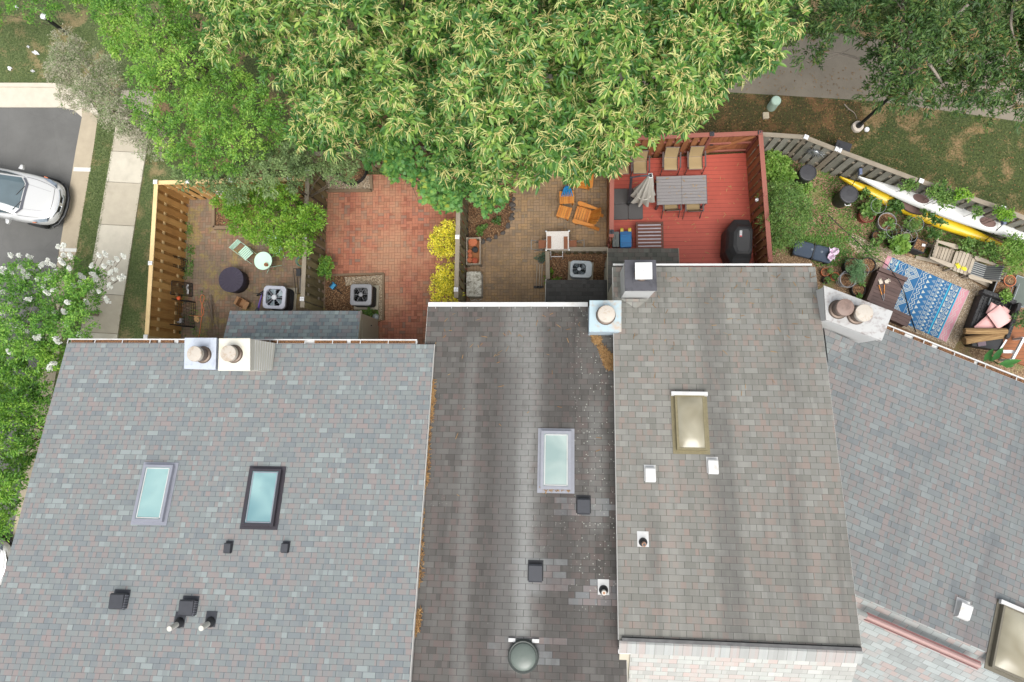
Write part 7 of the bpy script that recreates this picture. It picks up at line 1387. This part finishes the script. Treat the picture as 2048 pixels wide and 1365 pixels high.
bed('vine sprays on the fence at the right edge of the picture', '5', ((1790, 640), (1850, 570), (1950, 590), (2010, 620), (1930, 690), (1840, 680)), 1.6, 2.0, G_lime, 27, 'vine', 'vines on the grey fence', **vine)
bed('green shoots drooping over the yellow kayak, middle', '5', ((1250, 600), (1330, 575), (1400, 630), (1490, 690), (1470, 760), (1380, 720), (1290, 650)), .7, 1.0, G_mid, 28, 'vegetable_plant', 'vegetable plants', per=4); bed('green shoots in front of the right end of the yellow kayak', '5', ((1570, 800), (1650, 790), (1700, 850), (1690, 890), (1620, 920), (1550, 880)), .4, .7, G_herb, 29, 'vegetable_plant', 'vegetable plants')
bed('dark leafy clump between the yellow kayak and the grey pot', 'K', ((920, 450), (1010, 420), (1080, 410), (1120, 470), (1090, 560), (1000, 590), (930, 550)), .35, .65, G_mid, 30, 'vegetable_plant', 'vegetable plants', L=.13, w=.7)
bed('leafy plants growing out of the dark red pot', 'K', ((560, 480), (650, 440), (760, 390), (800, 480), (780, 640), (700, 710), (580, 680)), .35, .7, G_herb, 31, 'vegetable_plant', 'vegetable plants', L=.12, w=.7, per=9)
bed('sparse light green leaves in the grey rimmed pot', 'K', ((870, 700), (940, 640), (1040, 650), (1060, 760), (950, 830), (880, 800)), .4, .65, G_herb, 32, 'vegetable_plant', 'vegetable plants', L=.12, w=.75, per=5)
bed('feathery pale green plant inside a wire cage', 'K', ((1130, 700), (1250, 640), (1380, 660), (1400, 800), (1300, 900), (1180, 860)), .4, .9, G_herb, 33, 'vegetable_plant', 'vegetable plants', L=.09, w=.2, k=14)
bed('broad leaved squash plant in the black pot by the rug', 'K', ((880, 960), (960, 900), (1120, 870), (1240, 960), (1220, 1060), (1100, 1140), (960, 1090)), .35, .7, G_fresh, 34, 'vegetable_plant', 'vegetable plants', L=.19, w=.95, k=4, tpl='lobed')
bed('small green plants spilling over the left black pot', 'K', ((800, 850), (900, 830), (990, 900), (880, 1000), (720, 1060), (690, 980)), .1, .45, G_herb, 35, 'vegetable_plant', 'vegetable plants', per=8)
bed('leafy bush between the compost bin and the red pot', 'K', ((530, 280), (620, 270), (680, 340), (640, 430), (560, 400)), .3, .6, G_herb, 36, 'vegetable_plant', 'vegetable plants', L=.11)
bed('dark foliage along the lower side of the yellow kayak', 'K', ((1400, 760), (1540, 780), (1660, 850), (1680, 920), (1560, 950), (1420, 900)), .2, .5, G_mid, 37, 'vegetable_plant', 'vegetable plants', per=13)
bed('feathery grey green plant in the large fabric pot', '6', ((430, 300), (500, 235), (570, 290), (600, 400), (560, 480), (470, 490), (430, 400)), .45, .85, leafmat('feather_leaf', [S(84, 124, 84), S(112, 152, 104), S(140, 174, 120)], .5, .3), 38, 'potted_plant', 'plants in pots by the brown bench', L=.08, w=.2, k=14)
for i_, (pts, lb) in enumerate(((((610, 290), (650, 285), (660, 330), (620, 345)), 'seedling in the black fabric pot at the bench corner'), (((285, 400), (350, 385), (365, 440), (310, 465)), 'leafy herb in the clay pot between two other pots'), (((235, 350), (280, 345), (285, 400), (240, 405)), 'sparse herb in the clay pot nearest the weathered roof'), (((540, 490), (590, 485), (600, 540), (550, 545)), 'green sprig in the black pot by the white chimney'), (((505, 590), (560, 580), (570, 620), (520, 630)), 'green sprig hanging beside the white chimney'), (((215, 440), (270, 430), (280, 480), (225, 490)), 'tiny plant in the dark pot by the roof corner'))):
    bed(lb, '6', pts, .22, .42, G_herb, 40+i_, 'potted_plant', 'plants in pots by the brown bench', cr=.05, sp=7, per=5)
bed('small leafy plant in the black planter trough', '6', ((1780, 610), (1830, 540), (1900, 530), (1925, 590), (1880, 650), (1810, 645)), .4, .65, G_fresh, 50, 'potted_plant', None, k=9, L=.07)
plant('shrub', 'bright green bush filling the right edge above the clay pot', 'shrub', [px('6', *p) for p in ((1780, 140), (1890, 50), (2100, 40), (2100, 340), (1975, 400), (1890, 470), (1815, 360), (1840, 250))], .5, 1.5, dict(fine, cr=.2, sp=16, per=24, k=11, L=.08, w=.45, dome=40, fill=120, jz=.12), G_fresh, 51)
plant('shrub', 'lower darker bush behind the slatted garden table', 'shrub', [px('6', *p) for p in ((1510, 190), (1640, 90), (1790, 140), (1850, 260), (1740, 310), (1620, 260))], .3, .9, dict(fine, cr=.18, sp=15, per=20, k=9, L=.09, w=.55, dome=36, fill=60, jz=.1), G_herb, 52)
plant('shrub', 'dark shrub at the right edge beside the pink cushions', 'shrub', [px('6', *p) for p in ((1900, 850), (1990, 740), (2150, 700), (2150, 960), (2040, 930))], .4, 1.0, dict(fine, cr=.18, sp=15, per=20, k=9, L=.09, w=.4, dome=36, fill=60, jz=.1), G_mid, 53)
# canna with paddle leaves
cb_ = az('6', 1790, 1190, .2); t = thing('canna_plant', 'canna plant with big paddle shaped leaves beside the right hand gutter', 'plant', (cb_.x, cb_.y, 0)); Bs, Ds, Ls = [], [], []
for (x0, y0, x1, y1, z) in ((1668, 1195, 1770, 1080, .9), (1745, 1195, 1862, 1066, 1.0), (1800, 1225, 2036, 1185, 1.05), (1760, 1200, 1700, 1140, .7), (1830, 1230, 1960, 1235, .8)):
    a = az('6', x0, y0, z); b = az('6', x1, y1, z-.05); Bs.append(tuple(a)); Ds.append(tuple(b-a)); Ls.append((b-a).length)
leaf_mesh('leaves', np.array(Bs), np.array(Ds), np.tile([0., .15, 1], (5, 1)), Ls, [.19]*5, 'leaf', leafmat('canna_leaf', [S(40, 92, 46), S(64, 124, 58), S(88, 146, 66)], .35, .3), t, (cb_.x, cb_.y, 0), .1)
m = MB()
for q in Bs: m.tube([(0, 0, 0), Vector(q)-Vector((cb_.x, cb_.y, 0))], .018, 6, r1=.012)
m.build('stem', plain('canna_stem', S(110, 140, 80), .6), t)
# ---- loose ground growth and fallen catkins: nobody could count these
def scatter(name, label_poly, n, L, w, mat, seed, z=.01, tpl='fine', flat=.25, noise=None, lift=.0, up=None):
    rng = np.random.default_rng(seed); q = np.concatenate([sample(p, int(n*f), rng) for p, f in label_poly]); 
    if noise:
        k = np.zeros(len(q))
        for _ in range(noise[1]): c = q[rng.integers(len(q))]; k = np.maximum(k, np.exp(-((q-c)**2).sum(1)/(2*noise[0]**2))*rng.uniform(.6, 1))
        q = q[rng.random(len(q)) < k+.04]
    P = unproj(q[:, 0], q[:, 1], np.full(len(q), z)+rng.uniform(0, lift+1e-6, len(q))); m = len(P); g = rng.normal(0, 1, (m, 3)); g[:, 2] = np.abs(g[:, 2])*flat if up is None else np.abs(g[:, 2])*flat+up; Lh = L*rng.uniform(.6, 1.4, m)
    return tag(leaf_mesh(name, P, unit(g), unit(rng.normal(0, .4, (m, 3))+[0, 0, 1]), Lh, Lh*w, tpl, mat), kind='stuff')
G_weed = leafmat('weed_leaf', [S(64, 104, 44), S(92, 134, 56), S(124, 158, 72)], .6, .3)
scatter('weeds', [([px('2', *p) for p in ((262, 360), (330, 360), (345, 560), (330, 760), (262, 760))], .35), ([px('2', *p) for p in ((240, 780), (360, 780), (540, 1080), (540, 1160), (240, 1160))], .25), ([px('2', *p) for p in ((440, 380), (1080, 420), (1080, 560), (700, 900), (440, 700))], .15), ([px('2', *p) for p in ((1180, 600), (1300, 560), (1320, 780), (1200, 780))], .1), ([px('2', *p) for p in ((1480, 960), (1620, 960), (1620, 1040), (1480, 1010))], .15)], 5200, .045, .6, G_weed, 60, .03, lift=.04, noise=(7, 26))
scatter('ground_cover', [([px('5', *p) for p in ((100, 190), (300, 230), (640, 330), (1000, 520), (1300, 640), (1900, 900), (1900, 1000), (1000, 920), (640, 840), (400, 880), (150, 930))], .8), ([px('6', *p) for p in ((0, 60), (420, 60), (800, 240), (640, 340), (140, 330))], .2)], 15000, .06, .55, G_weed, 61, .02, lift=.06, noise=(17, 60))
G_blade = leafmat('grass_blade', [S(66, 82, 42), S(88, 104, 54), S(108, 122, 64), S(160, 138, 92)], .7, .3, k=1.3)
scatter('grass_blades', [([(1340, 190), (1440, 186), (1740, 204), (2060, 250), (2060, 430), (1840, 355), (1600, 268), (1400, 262)], 1.0)], 22000, .06, .16, G_blade, 62, .0, flat=.5, up=.5)
scatter('grass_blades', [([(204, 232), (233, 264), (203, 450), (168, 668), (126, 668), (152, 500), (187, 300)], .34), ([(286, 332), (372, 398), (340, 672), (234, 674)], .36), ([(-10, 40), (190, 60), (165, 180), (-10, 164)], .3)], 26000, .055, .16, leafmat('verge_blade', [S(72, 96, 48), S(96, 120, 62), S(118, 140, 74), S(154, 150, 98)], .7, .3, k=1.1), 63, .05, flat=.5, up=.5)
G_fall = leafmat('fallen_catkin', [S(112, 82, 56), S(158, 118, 74), S(184, 148, 98), S(140, 102, 66)], .85, .05, k=1)
def roof_litter(name, h, polys, n, seed, L=.06, w=.28, pile=.05, label=None):
    rng = np.random.default_rng(seed); q = np.concatenate([sample(p, max(3, int(n*f)), rng) for p, f in polys]); P = np.array([tuple(h.hit(a, b, .012+rng.uniform(0, pile))) for a, b in q]); m = len(P); g = rng.normal(0, 1, (m, 3)); g -= np.outer(g @ np.array(h.Z), np.array(h.Z))*.8
    return tag(leaf_mesh(name, P, unit(g), np.tile(np.array(h.Z), (m, 1))+rng.normal(0, .4, (m, 3)), L*rng.uniform(.6, 1.4, m), L*w, 'strip', G_fall), kind='stuff')
roof_litter('leaf_litter', hB, [([(1183, 673), (1201, 673), (1201, 687), (1190, 689)], .16), ([(1195, 690), (1206, 692), (1229, 715), (1230, 741), (1212, 738), (1202, 712)], .36), ([(861, 770), (868, 755), (870, 800), (862, 850)], .12), ([(855, 850), (861, 850), (857, 960), (850, 990)], .10), ([(840, 1000), (849, 1000), (846, 1150), (836, 1180)], .10), ([(830, 1230), (843, 1215), (838, 1262), (828, 1275)], .12), ([(1082, 976), (1142, 976), (1142, 982), (1082, 982)], .04)], 2600, 70)
roof_litter('fallen_catkins', hC, [([(1320, 536), (1620, 536), (1640, 660), (1250, 690)], .8), ([(1250, 690), (1640, 660), (1660, 800), (1250, 800)], .2)], 60, 71, .13, .1, .01)
roof_litter('fallen_catkins', hB, [([(870, 620), (1170, 620), (1170, 720), (870, 720)], .7), ([(900, 720), (1200, 720), (1200, 1000), (900, 1000)], .3)], 50, 72, .13, .1, .01)
G_fall2 = leafmat('fallen_catkin_pale', [S(176, 136, 84), S(200, 166, 110), S(146, 108, 68)], .85, .05, k=1)
def litter_at(name, k, polys, n, z, seed, L=.09): return scatter(name, [([px(k, *p) for p in q], f) for q, f in polys], n, L, .16, G_fall2, seed, z, 'strip', .06)
litter_at('fallen_catkins', '4', [(((120, 560), (1240, 320), (1300, 1200), (700, 1220), (560, 860), (120, 870)), 1.0)], 110, .262, 73)
litter_at('fallen_catkins', '4', [(((500, 490), (900, 490), (900, 715), (500, 715)), 1.0)], 26, .99, 74); litter_at('fallen_leaves', '3', [(((760, 240), (1500, 120), (1500, 480), (860, 560), (750, 330)), .5), (((500, 560), (1000, 640), (1000, 1050), (500, 1050)), .5)], 420, .03, 75, .07)
scatter('fallen_leaves', [([(1340, 188), (1740, 200), (1740, 300), (1400, 262)], .6), ([(1450, 130), (1740, 140), (1740, 195), (1450, 180)], .15), ([(1740, 210), (2060, 260), (2060, 420), (1740, 320)], .25)], 1100, .06, .4, leafmat('dry_leaf', [S(112, 84, 52), S(146, 108, 70), S(176, 140, 96), S(150, 136, 72)], .8, .1, k=1), 76, .03, 'leaf', .2)
# ================================================================== camera and daylight
cam = bpy.data.cameras.new('camera'); co_ = bpy.data.objects.new('camera', cam); COL.objects.link(co_)
cam.sensor_width = 36; cam.lens = 36*F/2048; cam.clip_end = 1000; cam.clip_start = .5
Rm = Matrix([list(r) for r in CR]).to_4x4(); Rm.translation = Vector((0, 0, CH)); co_.matrix_world = Rm
scene.camera = co_
w = bpy.data.worlds.new('World'); scene.world = w; w.use_nodes = True; nt = w.node_tree; bg = nt.nodes['Background']
SUN_EL, SUN_AZ = R(66), R(166)       # azimuth clockwise from +Y (top of the picture)
sky = nt.nodes.new('ShaderNodeTexSky'); sky.sky_type = 'NISHITA'; sky.sun_disc = False; sky.sun_elevation = SUN_EL; sky.sun_rotation = SUN_AZ
sky.air_density = 1.0; sky.dust_density = 3.0; sky.ozone_density = 1.0
hs = nt.nodes.new('ShaderNodeHueSaturation'); hs.inputs['Saturation'].default_value = .28
nt.links.new(sky.outputs[0], hs.inputs['Color']); nt.links.new(hs.outputs[0], bg.inputs[0]); bg.inputs[1].default_value = .12
sun = bpy.data.lights.new('sun', 'SUN'); sun.energy = 1.45; sun.angle = R(42); sun.color = (1, .975, .92)
so = bpy.data.objects.new('sun', sun); COL.objects.link(so)
dv = Vector((math.sin(SUN_AZ)*math.cos(SUN_EL), math.cos(SUN_AZ)*math.cos(SUN_EL), math.sin(SUN_EL)))
so.rotation_euler = dv.to_track_quat('Z', 'Y').to_euler(); so.location = (0, 0, 40)
scene.view_settings.view_transform = 'Standard'; scene.view_settings.look = 'None'; scene.view_settings.gamma = 1
scene.view_settings.exposure = EXPO
scene.cycles.max_bounces = 6; scene.cycles.diffuse_bounces = 3; scene.cycles.glossy_bounces = 2; scene.cycles.transmission_bounces = 4; scene.cycles.transparent_max_bounces = 4
